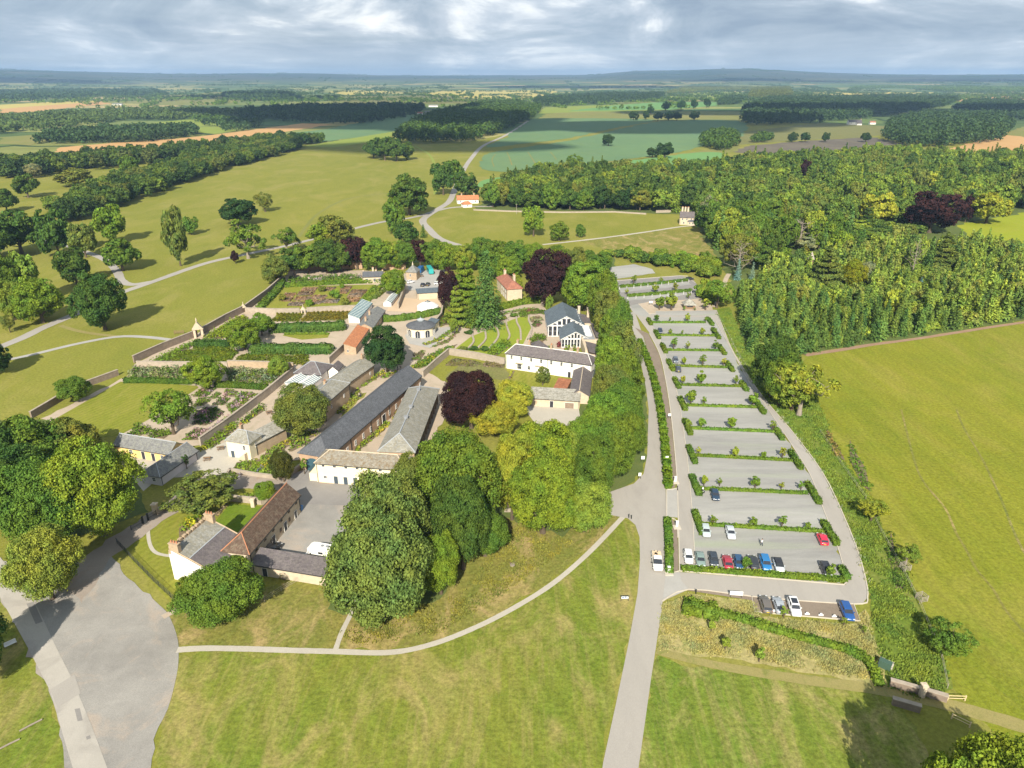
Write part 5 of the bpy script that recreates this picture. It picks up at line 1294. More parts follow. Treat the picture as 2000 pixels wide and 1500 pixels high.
# white gabled house with battlemented parapet
def gable_house():
    h = 5.4; a, b, c = W(331, 1087, h), W(412, 1112, 3.4), W(464, 1046, 3.4)
    e = (W(405, 1024, h) - a); D = np.linalg.norm(e); e = e / D           # along the depth
    q = np.array([e[1], -e[0]]); L = 9.6
    r = empty('white_house', (*(a + e * D / 2 + q * L / 2), 0), math.atan2(q[1], q[0]), 'white rendered house with battlemented parapet and roof sloping to one side', 'house')
    x, y = L / 2, D / 2
    prof = [(-x, -.3), (x, -.3), (x, 3.3), (-x + 4.4, 5.5), (-x + .7, 6.9), (-x, 6.3)]
    mb = MB()
    for yy0, yy1 in ((-y, y),):
        vs = [(p[0], yy0, p[1]) for p in prof] + [(p[0], yy1, p[1]) for p in prof]; n = len(prof)
        mb.add(vs, [tuple(range(n)), tuple(range(n, 2 * n))[::-1]] + [((i + 1) % n, i, n + i, n + (i + 1) % n) for i in range(n)])
    mb.build('wall', M['white_render'], r)
    def slab(p, q2, nm, mat, par=r):
        s = MB(); X = y + .02
        s.add([(p[0], -X, p[1]), (q2[0], -X, q2[1]), (q2[0], X, q2[1]), (p[0], X, p[1]), (p[0], -X, p[1] + .16), (q2[0], -X, q2[1] + .16), (q2[0], X, q2[1] + .16), (p[0], X, p[1] + .16)],
              [(3, 2, 1, 0), (4, 5, 6, 7), (0, 1, 5, 4), (1, 2, 6, 5), (2, 3, 7, 6), (3, 0, 4, 7)]); return s.build(nm, M[mat], par)
    up = slab((-x + .75, 6.92), (-x + 4.4, 5.53), 'upper_roof', 'slate_lichen')
    slab((-x + 4.4, 5.53), (x + .35, 3.18), 'lower_roof', 'slate_purple')
    g = MB(); g.box((-x + 4.4, 0, 5.73), (.25, 2 * y, .05)); g.build('lead_flashing', M['lead'], up)
    g = MB(); g.box((-x + .35, 0, 6.5), (.5, 2 * y + .1, .9))
    k = 9
    for i in range(k): g.box((-x + .3, -y + (i + .5) * 2 * y / k, 7.25), (.6, 2 * y / k * .58, .62))
    g.build('battlements', M['stone'], r)
    for s in (-1, 1):
        g = MB(); g.box((-x + 1.35, s * (y - .45), 7.4), (2.0, .8, 2.0)); g.box((-x + 1.35, s * (y - .45), 8.45), (2.2, 1.0, .18))
        for o_ in (-.6, 0, .6): g.tube([(-x + 1.35 + o_, s * (y - .45), 8.5), (-x + 1.35 + o_, s * (y - .45), 9.1)], [.17, .13], 7, 1)
        g.build('chimney', [M['stone'], M['terracotta_pot']], r)
    g = MB()
    for xa, za, xb, zb in ((-x + .8, 7.0, -x + 4.4, 5.65), (-x + 4.4, 5.65, x + .3, 3.35)):
        for s in (-1, 1): g.tube([(xa, s * (y - .12), za + .05), (xb, s * (y - .12), zb + .05)], .16, 4)
    g.build('coping', M['stone'], r)
    opening(r, 'window', 1.8, -y, 3.3, .5, .8, 0, -1); opening(r, 'window', 2.0, -y, 1.2, .8, 1.1, 0, -1)
    opening(r, 'window', -2.2, y, 3.6, .9, 1.3, 0, 1)
gable_house()
house('barn', 'long barn with brown tiled roof and buff walls beside the gravel yard', 'barn', (486, 1080), (584, 966), None, 4.6, 'gable', 2.5, 'stone_pale', 'tile_brown', wid=5.6, ins=(2.8, 0), ov=.3, ridge='terracotta_pot',
      wins=[('f', 6, .12, .92, 3.7, .7, .8, dict(frame='timber')), ('f', 4, .2, .75, 1.6, .7, .9, dict(frame='timber')), ('l', 1, .5, .5, 3.3, .7, .8, dict(frame='timber'))],
      doors=[('f', 1, .1, .1, 1, 1.1, 2.0, DD), ('f', 1, .42, .42, 1, 1.3, 2.3, DD), ('f', 1, .66, .66, 1, 1.2, 2.2, DD), ('f', 1, .88, .88, 1, 1.0, 2.0, DD)])
house('lean_to', 'low stone lean-to with grey slate roof closing the yard behind the round tree', 'outbuilding', (491, 1101), (648, 1127), (654, 1103), 2.5, 'lean', 1.1, 'stone_pale', 'slate_purple', doors=[('f', 1, .16, .16, 1, 1.0, 1.9, DD)], ov=.2)
# long cream range with outside stair
r, L, D, ro = house('cream_range', 'two-storey cream range with mossy stone-slate roof and a row of blue doors', 'building', (615, 903), (790, 917), None, 5.5, 'gable', 1.9, 'cream_render', 'slate_moss', wid=6.4, ins=(2.6, 2.6), ov=.25, ridge='stone_pale',
      wins=[('f', 7, .09, .86, 4.75, .72, .55, dict(rows=1)), ('f', 1, .1, .1, 1.7, .75, .75), ('f', 1, .6, .6, 1.7, .75, .75), ('f', 1, .8, .8, 1.7, .75, .75)],
      doors=[('f', 3, .22, .44, 1, 1.0, 2.15, dict(pane='sign_dark'))])
g = MB(); g.box((-L / 2 - 1.0, -1.2, 1.1), (2.0, 3.4, 2.2)); st = g.build('stair', M['cream_render'], r)
g = MB()
for q in range(7): g.tube([(-L / 2 - 1.9, -2.8 + q * .5, 2.2), (-L / 2 - 1.9, -2.8 + q * .5, 3.1)], .03, 4)
g.tube([(-L / 2 - 1.9, -2.8, 3.1), (-L / 2 - 1.9, .2, 3.1)], .035, 4); g.build('railing', M['iron'], st)
# long slate building
r, L, D, ro = house('slate_building', 'very long building with smooth dark slate roof and teal arched door', 'building', (640, 892), (822, 733), None, 4.9, 'gable', 2.9, 'stone_warm', 'slate_dark', wid=8.2, ins=(4.1, 0), ov=.3,
      wins=[('f', 6, .09, .47, 2.1, .8, 1.5), ('f', 6, .60, .98, 2.1, .8, 1.5)], doors=[('f', 1, .535, .535, 1, 2.0, 3.0, DD)])
g = MB(); pts = [(-1.9, 0), (1.9, 0), (1.9, 2.2)] + [(1.9 * math.cos(a), 2.2 + 1.5 * math.sin(a)) for a in [math.pi * k / 10 for k in range(1, 10)]] + [(-1.9, 2.2)]
g.add([(-L / 2 - .02, -p[0] + .3, p[1]) for p in pts] + [(-L / 2 - .12, -p[0] + .3, p[1]) for p in pts], [tuple(range(len(pts))), tuple(range(len(pts), 2 * len(pts)))[::-1]] + [(i, (i + 1) % len(pts), len(pts) + (i + 1) % len(pts), len(pts) + i) for i in range(len(pts))])
g.build('arched_door', M['door_teal'], r)
g = MB(); g.box((0, -D / 2 - .33, 4.55), (L, .14, .12)); 
for q in (-.3, 0, .3): g.box((q * L, -D / 2 - .08, 2.3), (.1, .1, 4.4))
g.build('gutter', M['iron'], r)
# open cart shed
a, b, cc = W(737, 880, 4.6), W(805, 882, 4.6), W(860, 757, 4.6)
D = 38.5; L = 8.8
r = empty('cart_shed', (*((a + b) / 2 + (cc - b) / np.linalg.norm(cc - b) * D / 2), 0), math.atan2(*(b - a)[::-1]), 'open-sided stone cart shed with grey-green hipped roof and dark colonnade', 'building')
x, y = L / 2, D / 2; g = MB(); g.box((-x + .3, 0, 2.2), (.6, D, 5.0)); g.box((0, y - .3, 2.2), (L - 1.2, .6, 5.0)); g.box((-.2, 0, .02), (L - 1.2, D - .8, .1))
g.box((0, -y + .3, 3.95), (L, .6, 1.3)); g.box((-.6, -y + .3, 1.5), (.9, .6, 3.6)); g.box((x - .4, -y + .3, 1.5), (.8, .6, 3.6)); g.box((x - .3, 0, 4.25), (.5, D - 1.2, .7))
g.build('wall', M['stone_warm'], r)
for q in range(12):
    g = MB(); yy = -y + 2.2 + q * (D - 3.2) / 11; g.box((x - .3, yy, 1.95), (.55, .55, 3.9)); g.build('column', M['stone_dark'], r)
rb = MB(); X, Y = x + .4, y + .4; z0, z1 = 4.55, 7.4
top = [(-X, -Y, z0), (X, -Y, z0), (X, Y, z0), (-X, Y, z0), (0, -Y + 4.8, z1), (0, Y - 4.8, z1)]
rb.add(top + [(p[0], p[1], p[2] - .18) for p in top], [(0, 1, 4), (1, 2, 5, 4), (2, 3, 5), (3, 0, 4, 5), (6, 10, 7), (7, 10, 11, 8), (8, 11, 9), (9, 11, 10, 6), (0, 6, 7, 1), (1, 7, 8, 2), (2, 8, 9, 3), (3, 9, 6, 0)])
ro = rb.build('roof', M['slate_lichen'], r)
g = MB(); g.tube([(0, -Y + 4.8, z1 + .03), (0, Y - 4.8, z1 + .03)], .16, 5)
for s in (-1, 1):
    for e_ in (-1, 1): g.tube([(s * X, e_ * Y, z0 + .04), (0, e_ * (Y - 4.8), z1 + .03)], .13, 5)
g.build('lead_ridge', M['lead'], ro)
for q in (-.32, .02, .62): 
    g = MB(); g.box((0, q * y, z1 + .2), (.9, .8, .5)); g.box((0, q * y, z1 + .5), (1.1, 1.0, .1)); g.build('roof_vent', M['flat_grey'], ro)
# cottage with hipped roof, and the lower range behind it
r, L, D, ro = house('cottage', 'small cream cottage with grey hipped roof and outside steps', 'cottage', (441, 859), (486, 866), None, 4.9, 'gable', 2.0, 'cream_render', 'slate_lichen', wid=5.2, ins=(2.2, 2.2), ov=.25, ridge='lead', chim=[(-.25, .3, .6, .9, 1.6)],
      wins=[('f', 1, .76, .76, 3.4, .6, 1.3), ('r', 1, .5, .5, 3.3, .7, 1.2)], doors=[('f', 1, .22, .22, 1, 1.0, 2.0, dict(pane='sign_dark'))])
g = MB()
for q in range(9): g.box((1.2 + .28 * (q - 4), -D / 2 - .6, .12 * (q + 1)), (.28, 1.1, .24 * (q + 1)))
g.build('steps', M['stone_pale'], r)
house('stone_outhouse', 'low range with lichen-crusted slate roof running back from the cream cottage', 'outbuilding', (498, 868), (560, 836), None, 3.4, 'lean', .9, 'stone', 'stone_slate', wid=4.6, ov=.2)
# yellow stable block, two wings
house('stable_block', 'yellow-walled stable wing with two dark doors facing the small court', 'stables', (222, 868), (330, 886), None, 3.0, 'gable', 1.8, 'yellow_render', 'slate_grey', wid=5.5, ov=.3, ins=(0, 0), ridge='lead',
      wins=[('f', 1, .3, .3, 1.7, 1, 1.1), ('f', 1, .86, .86, 1.7, .8, 1.0)], doors=[('f', 2, .52, .7, 1, 1.0, 2.3, DD)])
house('stable_block', 'low stable wing with long blank lilac-white wall and grey slate roof', 'stables', (312, 930), (384, 880), None, 2.7, 'gable', 1.9, 'lilac_render', 'slate_grey', wid=5.4, ov=.3, ins=(2.4, 0), ridge='lead', wins=[('l', 1, .65, .65, 1.5, .9, 1.0)])
# stone ranges above the olive dome tree
house('stone_range', 'long low stone range with pale lichened slate roof beside the herb walk', 'building', (640, 775), (730, 712), None, 4.2, 'gable', 2.0, 'stone', 'slate_lichen', wid=7.2, ov=.25, chim=[(.93, 0, .8, .8, 1.2)], wins=[('f', 1, .9, .9, 2.2, .6, 1.0), ('f', 1, .3, .3, 2.2, .6, 1.0)])
house('stone_range', 'taller stone block with hipped slate roof joined to the long low range', 'building', (633, 790), (682, 748), None, 5.6, 'gable', 2.0, 'stone', 'slate_lichen', wid=8.0, ov=.25, ins=(3.4, 3), ridge='lead', chim=[(.2, .1, .9, .7, .9)], wins=[('f', 2, .25, .75, 3.2, .6, 1.0)])
house('stone_outhouse', 'small stone porch block beneath the hipped slate range', 'outbuilding', (640, 786), (654, 776), None, 3.0, 'lean', .8, 'stone', 'slate_lichen', wid=3.4, ov=.2)
r, L, D, ro = house('pavilion', 'white pavilion with purple slate pyramid roof on the garden terrace', 'pavilion', (576, 727), (626, 731), None, 3.4, 'gable', 2.4, 'timber_white', 'slate_purple', wid=8.5, ov=.4, ins=(3.7, 3.7), ridge='lead')
r2 = empty('glasshouse', (*W(592, 742, 2.4), 0), math.atan2(*(W(615, 752, 2.3) - W(560, 745, 2.3))[::-1]), 'white twin-ridged conservatory attached in front of the pavilion', 'conservatory')
for s in (-1, 1):
    g = MB(); X, Y = 2.3, 3.4
    top = [(s * X - X, -Y, 2.3), (s * X + X, -Y, 2.3), (s * X + X, Y, 2.3), (s * X - X, Y, 2.3), (s * X, -Y, 3.4), (s * X, Y, 3.4)]
    g.add(top + [(p[0], p[1], p[2] - .1) for p in top], [(0, 1, 4), (1, 2, 5, 4), (2, 3, 5), (3, 0, 4, 5), (9, 8, 7, 6), (0, 6, 7, 1), (1, 7, 8, 2), (2, 8, 9, 3), (3, 9, 6, 0)])
    q = g.build('glass_roof', M['glass_roof'], r2)
    g = MB()
    for k in range(8):
        yy = -Y + k * 2 * Y / 7
        for s2 in (-1, 1): g.tube([(s * X, yy, 3.46), (s * X + s2 * X, yy, 2.36)], .07, 4)
    g.tube([(s * X, -Y, 3.48), (s * X, Y, 3.48)], .1, 4); g.build('glazing_bars', M['frame_white'], q)
g = MB(); g.box((0, 0, 1.05), (9, 6.6, 2.3)); g.build('glazed_wall', M['timber_white'], r2)
house('cottage', 'tiny white gabled cottage squeezed beside the diagonal garden wall', 'cottage', (660, 724), (670, 712), None, 2.8, 'gable', 1.4, 'white_render', 'slate_purple', wid=3.2, ov=.2, wins=[('f', 1, .5, .5, 1.5, .6, .9)])
house('pantile_shed', 'long low shed with bright orange pantile roof on the garden wall', 'shed', (695, 678), (721, 641), None, 2.8, 'lean', 1.3, 'stone', 'pantile', wid=4.2, ov=.15, wins=[('l', 1, .3, .3, 1.3, .6, .8)])
# range with glasshouse roof
house('potting_range', 'stone potting range with grey roof and two chimneys behind the greenhouse', 'building', (728, 640), (752, 606), None, 3.2, 'gable', 1.6, 'stone', 'slate_grey', wid=6.0, ov=.2, chim=[(-.7, .1, .7, .7, 1.5), (.1, .3, .7, .7, 1.5)], doors=[('f', 3, .2, .8, 1, 1.0, 2.0, DD)])
g0 = house('greenhouse', 'blue-green glass lean-to greenhouse along the potting range', 'greenhouse', (702, 622), (727, 592), None, 2.0, 'lean', 1.6, 'timber_white', 'green_glassroof', wid=4.4, ov=.1)
g = MB()
for q in range(14): xx = -g0[1] / 2 + q * g0[1] / 13; g.tube([(xx, -g0[2] / 2, 2.14), (xx, g0[2] / 2, 3.74)], .06, 4)
g.build('glazing_bars', M['frame_white'], g0[3])
g0 = house('greenhouse', 'long pale glasshouse leaning against the work-yard wall', 'greenhouse', (764, 592), (780, 572), None, 1.6, 'gable', 1.0, 'timber_white', 'glass_roof', wid=3.4, ov=.05)
g = MB()
for q in range(10):
    xx = -g0[1] / 2 + q * g0[1] / 9
    for s in (-1, 1): g.tube([(xx, s * g0[2] / 2, 1.68), (xx, 0, 2.7)], .05, 4)
g.build('glazing_bars', M['frame_white'], g0[3])
# rotunda
c0 = W(823, 652); r = empty('rotunda', (*c0, 0), 0, 'round cream pavilion with conical slate roof and lantern', 'pavilion')
g = MB(); g.lathe([(5.1, -.2), (5.1, 3.6)], 40); g.build('wall', M['cream_render'], r)
g = MB(); g.lathe([(5.6, 3.45), (5.6, 3.6), (1.3, 5.3), (1.3, 5.1)], 40); ro = g.build('roof', M['slate_dark'], r)
g = MB(); g.lathe([(1.25, 5.0), (1.25, 5.7)], 16); ln = g.build('lantern', M['glass_roof'], r)
g = MB(); g.lathe([(1.5, 5.68), (1.5, 5.76), (.1, 6.4), (.05, 6.9)], 16); g.build('lantern_roof', M['lead'], ln)
for q in range(7):
    a = math.radians(-90 - 8 + (q - 3) * 42); nx, ny = math.cos(a), math.sin(a)
    g = MB(); w = 1.0; pp = [(-w, 0), (w, 0), (w, 1.7)] + [(w * math.cos(k * math.pi / 8), 1.7 + w * math.sin(k * math.pi / 8)) for k in range(1, 8)] + [(-w, 1.7)]
    for dd, ww in ((5.15, 1.0), ): 
        vs = [(nx * dd - ny * p[0] * ww, ny * dd + nx * p[0] * ww, p[1] + .1) for p in pp] + [(nx * (dd - .6) - ny * p[0], ny * (dd - .6) + nx * p[0], p[1] + .1) for p in pp]; n = len(pp)
        g.add(vs, [tuple(range(n)), tuple(range(n, 2 * n))[::-1]] + [(i, n + i, n + (i + 1) % n, (i + 1) % n) for i in range(n)])
    wo = g.build('arched_window', M['glass_dark'], r)
    g = MB()
    for u in (-.95, 0, .95): g.box((nx * 5.2 - ny * u, ny * 5.2 + nx * u, 1.2), (.1, .1, 2.2), 0, a)
    g.build('mullion', M['frame_white'], wo)
house('link_wing', 'flat slate-roofed wing tucked behind the round pavilion', 'building', (840, 642), (858, 624), None, 2.9, 'lean', .5, 'cream_render', 'slate_bluegrey', wid=3.2, ov=.15)
house('garden_house', 'small stone house with twin dark roofs set into the garden wall', 'house', (708, 541), (747, 540), None, 3.2, 'gable', 1.7, 'stone_pale', 'slate_dark', wid=7.0, ov=.15, chim=[(.02, .1, .8, .8, 1.8), (.3, .25, .7, .7, .8), (-.97, .2, .5, .8, .6), (.97, .2, .5, .8, .6)], wins=[('f', 1, .2, .2, 1.6, 1.3, 1.5, dict(cols=3)), ('f', 2, .6, .85, 1.6, 1.2, 1.5, dict(cols=3))])
r, L, D, ro = house('lodge', 'little stone lodge with steep pyramid roof and finial', 'lodge', (793, 530), (813, 531), None, 4.2, 'gable', 2.6, 'stone', 'slate_grey', wid=5.6, ov=.3, ins=(2.5, 2.5), wins=[('f', 1, .4, .4, 2.4, .7, 1.2)])
g = MB(); g.lathe([(.35, 6.7), (.3, 7.6), (.1, 8.0), (.05, 8.6)], 8); g.build('finial', M['stone_pale'], ro)
house('flat_block', 'flat-topped stone block with blue-grey roof between the two yards', 'building', (815, 573), (862, 570), None, 3.0, 'lean', .4, 'stone_pale', 'slate_bluegrey', wid=6.0, ov=.15)
def red_house():
    h = 5.4; a, b = W(985, 565, h), W(1014, 563, h); L = np.linalg.norm(b - a); e = (b - a) / L; n = np.array([-e[1], e[0]]); D = 20
    n = unit(W(972, 532, h) - a); r = empty('red_roofed_house', (*((a + b) / 2 + n * D / 2), 0), math.atan2(e[1], e[0]), 'tall buff stone house with red tiled hipped roof among the trees', 'house')
    g = MB(); g.box((0, 0, h / 2 - .15), (L, D, h + .3)); g.build('wall', M['stone_pale'], r)
    X, Y = L / 2 + .4, D / 2 + .4; z0, z1 = h, h + 2.7; g = MB()
    top = [(-X, -Y, z0), (X, -Y, z0), (X, Y, z0), (-X, Y, z0), (0, -Y + 4, z1), (0, Y - 4, z1)]
    g.add(top + [(p[0], p[1], p[2] - .2) for p in top], [(0, 1, 4), (1, 2, 5, 4), (2, 3, 5), (3, 0, 4, 5), (6, 10, 7), (7, 10, 11, 8), (8, 11, 9), (9, 11, 10, 6), (0, 6, 7, 1), (1, 7, 8, 2), (2, 8, 9, 3), (3, 9, 6, 0)])
    ro = g.build('roof', M['tile_red'], r)
    for cx, cy, w in ((1.6, -2.5, 1.6), (-.4, 6.5, 1.4)):
        g = MB(); g.box((cx, cy, h + 2), (.9, w, 4)); g.box((cx, cy, h + 4.05), (1.1, w + .2, .2))
        for o_ in (-.4, .1, .5): g.tube([(cx, cy + o_, h + 4.1), (cx, cy + o_, h + 4.8)], .15, 6, 1)
        g.build('chimney', [M['stone_pale'], M['terracotta_pot']], ro)
    for yy in (-7, -3.5, 0):
        opening(r, 'window', -L / 2, yy, 3.9, .9, 1.4, -1, 0); opening(r, 'window', -L / 2, yy, 1.3, .9, 1.5, -1, 0)
red_house()
# long white house
r, L, D, ro = house('long_white_house', 'long white two-storey house with purple slate roof and brick chimneys', 'house', (988, 689), (1155, 712), None, 5.6, 'gable', 2.2, 'white_render', 'slate_purple', wid=6.6, ov=.25, ins=(2.2, 2.2), ridge='white_paint', chim=[(-.55, .5, .7, 1.2, 2.0), (0, .15, .7, 1.2, 1.5), (.62, .1, .7, 1.0, 1.4), (-.86, .8, .7, 1.0, 2.2)],
      wins=[('f', 7, .07, .78, 4.35, .75, 1.25), ('f', 1, .28, .28, 1.4, .9, 1.3), ('f', 1, .165, .165, 1.5, 1.5, 2.0, dict(cols=3))], doors=[('f', 1, .755, .755, 1, .95, 2.0, DD), ('f', 1, .625, .625, 1, .9, 2.0, dict(pane='frame_white')), ('f', 1, .4, .4, 1, .95, 2.0, dict(pane='white_paint'))])
for u in (.165, .4): g = MB(); g.box(((u - .5) * L, -D / 2 - .35, 2.7), (2.6, .7, .12)); g.build('canopy', M['stone_pale'], r)
g = MB(); g.add([(-L * .36, D / 2 - .1, 5.5), (-L * .1, D / 2 - .1, 5.5), (-L * .1, D / 2 + 4, 5.5), (-L * .36, D / 2 + 4, 5.5), (-L * .23, -.1 + D * .1, 7.6), (-L * .23, D / 2 + 4, 7.6)], [(0, 4, 5, 3), (1, 2, 5, 4), (2, 3, 5), (0, 3, 2, 1)]); g.build('rear_gable_roof', M['slate_purple'], ro)
g = MB(); g.box((-L * .23, D / 2 + 1.95, 2.7), (L * .24, 3.7, 5.5)); g.build('rear_wing', M['white_render'], r)
# blue-roofed hall
def hall():
    h = 3.6
    a, b = W(1097, 661, h), W(1132, 672, h)
    n = unit(W(1110, 604, h) - W(1132, 672, h)); e = np.array([n[1], -n[0]])
    c = a + e * 5.0
    r = empty('glazed_hall', (*c, 0), math.atan2(e[1], e[0]), 'blue-grey roofed hall with white glazed gables stepping down the slope', 'hall')
    def block(x0, x1, y0, y1, zt, rise, glz):
        g = MB(); g.box(((x0 + x1) / 2, (y0 + y1) / 2, zt / 2 - .15), (x1 - x0, y1 - y0, zt + .3))
        xm = (x0 + x1) / 2
        for yy in (y0, y1 - .3): g.add([(x0, yy, zt), (x1, yy, zt), (xm, yy, zt + rise), (x0, yy + .3, zt), (x1, yy + .3, zt), (xm, yy + .3, zt + rise)], [(0, 1, 2), (5, 4, 3), (0, 2, 5, 3), (1, 4, 5, 2)])
        g.build('wall', M['timber_white'], r)
        g = MB(); o = .35; k = rise / ((x1 - x0) / 2)
        top = [(x0 - o, y0 - o, zt - o * k + .06), (xm, y0 - o, zt + rise + .06), (x1 + o, y0 - o, zt - o * k + .06), (x0 - o, y1 + o, zt - o * k + .06), (xm, y1 + o, zt + rise + .06), (x1 + o, y1 + o, zt - o * k + .06)]
        g.add(top + [(p[0], p[1], p[2] - .2) for p in top], [(0, 1, 4, 3), (1, 2, 5, 4), (6, 9, 10, 7), (7, 10, 11, 8), (0, 6, 7, 1), (1, 7, 8, 2), (3, 4, 10, 9), (4, 5, 11, 10), (0, 3, 9, 6), (2, 8, 11, 5)])
        ro = g.build('roof', M['slate_bluegrey'], r)
        g = MB()
        for s in (0, 1): g.tube([((x0 - o, x1 + o)[s], y0 - o - .02, zt - o * k), (xm, y0 - o - .02, zt + rise)], .12, 4)
        g.build('bargeboard', M['frame_white'], ro)
        for q in range(7): 
            g = MB(); yy = y0 + 1 + q * (y1 - y0 - 2) / 6; g.box((x1 - 1.2, yy, zt + .5 * k + .55), (.4, .4, .3)); g.build('roof_vent', M['lead'], ro)
        nb = glz
        for q in range(nb):
            xx = x0 + (q + .5) * (x1 - x0) / nb; top_z = zt + rise * (1 - abs(xx - xm) / ((x1 - x0) / 2)) - .5
            zb = .4; wv = (x1 - x0) / nb * .78
            opening(r, 'window', xx, y0, (zb + zt - .2) / 2, wv, zt - .2 - zb, 0, -1, cols=1, rows=2)
            if top_z - zt > .5: opening(r, 'window', xx, y0, (zt + .25 + top_z) / 2, wv, top_z - zt - .25, 0, -1, cols=1, rows=1)
        return ro
    block(-5, 5, 0, 12, 3.4, 2.7, 9)
    block(-9, 4.6, 12, 30, 4.4, 3.6, 8)
hall()
def service():
    a = W(1137, 668, 3.6); n = unit(W(1110, 604, 3.6) - W(1132, 672, 3.6)); e = np.array([n[1], -n[0]])
    r = empty('service_range', (*a, 0), math.atan2(e[1], e[0]), 'stone service range with white rooftop plant behind the glazed hall', 'building')
    g = MB(); g.box((.4, 11, 1.9), (.8, 40, 4.4)); g.box((5, 10, 1.6), (8.4, 15, 3.8)); g.box((3, -6.5, 1.4), (5, 10, 3.2)); g.box((3.2, 25, 1.8), (5, 10, 4)); g.build('wall', M['stone_pale'], r)
    g = MB(); g.box((3, 10, 3.62), (4, 14.4, .2)); fr = g.build('flat_roof', M['flat_grey'], r)
    for yy in (14.5, 10.5, 6.5): 
        g = MB(); g.box((2.9, yy, 4.2), (2.4, 2.3, .8)); g.box((2.9, yy, 4.65), (1.8, 1.7, .12)); g.build('roof_plant', M['sign_white'], fr)
    def slab(x0, x1, y0, y1, z0, z1, nm='roof', mt='slate_purple'):
        g = MB(); t4 = [(x0, y0, z0), (x1, y0, z1), (x1, y1, z1), (x0, y1, z0)]
        g.add(t4 + [(p[0], p[1], p[2] - .18) for p in t4], [(0, 1, 2, 3), (7, 6, 5, 4), (0, 4, 5, 1), (1, 5, 6, 2), (2, 6, 7, 3), (3, 7, 4, 0)]); g.build(nm, M[mt], r)
    slab(5.1, 9.5, 2.3, 17.7, 4.9, 3.6); slab(.9, 5.8, -11.6, -1.3, 4.4, 3.1); slab(.9, 5.9, 20, 30, 5, 3.8)
    slab(1.0, 5.6, -16.5, -12.2, 3.0, 2.4, 'canopy_roof', 'pantile')
    for xx, yy in ((2.0, 29.5), (5.4, 27.5)):
        g = MB(); g.box((xx, yy, 3.8), (.9, .9, 7.6)); g.box((xx, yy, 7.65), (1.1, 1.1, .2)); g.build('chimney', M['stone_pale'], r)
service()
roofmat('rust_roof', (.28, .10, .05), (.40, .17, .09), (.20, .09, .05), .5, course=.6)
house('rust_shed', 'open shed with rusty red corrugated roof in the white house garden', 'shed', (1079, 763), (1103, 766), None, 2.3, 'lean', .8, 'timber', 'rust_roof', wid=8.2, ov=.2, doors=[('f', 1, .5, .5, 1, 3.2, 1.9, DD)])  # shed front is open: the wide dark panel paints the shade inside
def ridge_wing(name, label, A, B, h, rise, wid, wm, rm, **k):
    return house(name, label, 'outbuilding', A, B, None, h, 'gable', rise, wm, rm, wid=wid, **k)
ridge_wing('slate_wing', 'grey slate-roofed wing running forward from the white house', (1150, 772), (1156, 722), 3.0, 1.6, 5.6, 'stone_pale', 'slate_purple', ridge='stone_pale')
house('stone_outhouse', 'low stone outbuilding with pale stone-slate roof and open cart bay', 'outbuilding', (1035, 777), (1132, 783), None, 2.7, 'lean', 1.3, 'stone_pale', 'stone_slate', wid=5.0, ov=.2, wins=[('f', 1, .12, .12, 1.5, .9, .9, dict(frame='stone_pale', pane='stone'))], doors=[('f', 1, .44, .44, 1, 1.0, 2.1, DD), ('f', 1, .8, .8, 1, 2.6, 1.9, dict(pane='stone_dark'))])  # wide panel at the open cart bay: inner shade given as dark colour
# far cottages
house('red_cottage', 'cottage with bright red roof at the edge of the far wood', 'cottage', (893, 390), (935, 389), None, 3.2, 'gable', 2.6, 'white_render', 'pantile', wid=8, ov=.3, chim=[(-.55, 0, 1, 1, 1.4), (.6, 0, 1, 1, 1.4)], wins=[('f', 3, .15, .85, 1.7, .9, 1.1)])
house('red_cottage', 'lower red-roofed porch wing in front of the bright red cottage', 'cottage', (905, 399), (922, 398), None, 2.6, 'gable', 1.7, 'white_render', 'pantile', wid=6, ov=.3, ins=(2, 2), wins=[('f', 1, .5, .5, 1.4, .9, 1.1)])
house('stone_villa', 'gabled stone villa with tall chimneys beside the paddock track', 'house', (1328, 424), (1356, 425), None, 5.0, 'gable', 3.0, 'stone_pale', 'slate_purple', wid=9, ov=.2, chim=[(-.7, .1, 1.1, 1.1, 3), (-.3, .2, 1.1, 1.1, 3.2), (.1, .1, 1.1, 1.1, 3)], wins=[('f', 3, .2, .8, 3.8, .8, 1.2), ('f', 2, .3, .75, 1.4, .9, 1.3)])
house('villa_wing', 'side wing of the stone villa with slate-hooded round bay', 'house', (1343, 432), (1358, 433), None, 2.6, 'gable', 2.2, 'stone_pale', 'slate_dark', wid=5, ov=.2, ins=(2.2, 2.2), wins=[('f', 2, .3, .7, 1.4, .9, 1.2)])
house('white_farmhouse', 'white gabled farmhouse against the far dark wood', 'farmhouse', (1658, 238), (1684, 238), None, 5.5, 'gable', 4, 'white_render', 'slate_purple', wid=9, ov=.3, chim=[(.9, 0, 1.2, 1.2, 1.5)], wins=[('f', 3, .2, .8, 3.4, 1.2, 1.4)])
house('white_farmhouse', 'smaller white annexe beside the far farmhouse', 'farmhouse', (1674, 241), (1684, 241), None, 3.6, 'gable', 3.0, 'white_render', 'slate_purple', wid=6, ov=.3)
house('red_barn', 'small red-roofed barn right of the far white farmhouse', 'barn', (1700, 239), (1711, 239), None, 4.0, 'gable', 2.4, 'white_render', 'tile_red', wid=7, ov=.3)
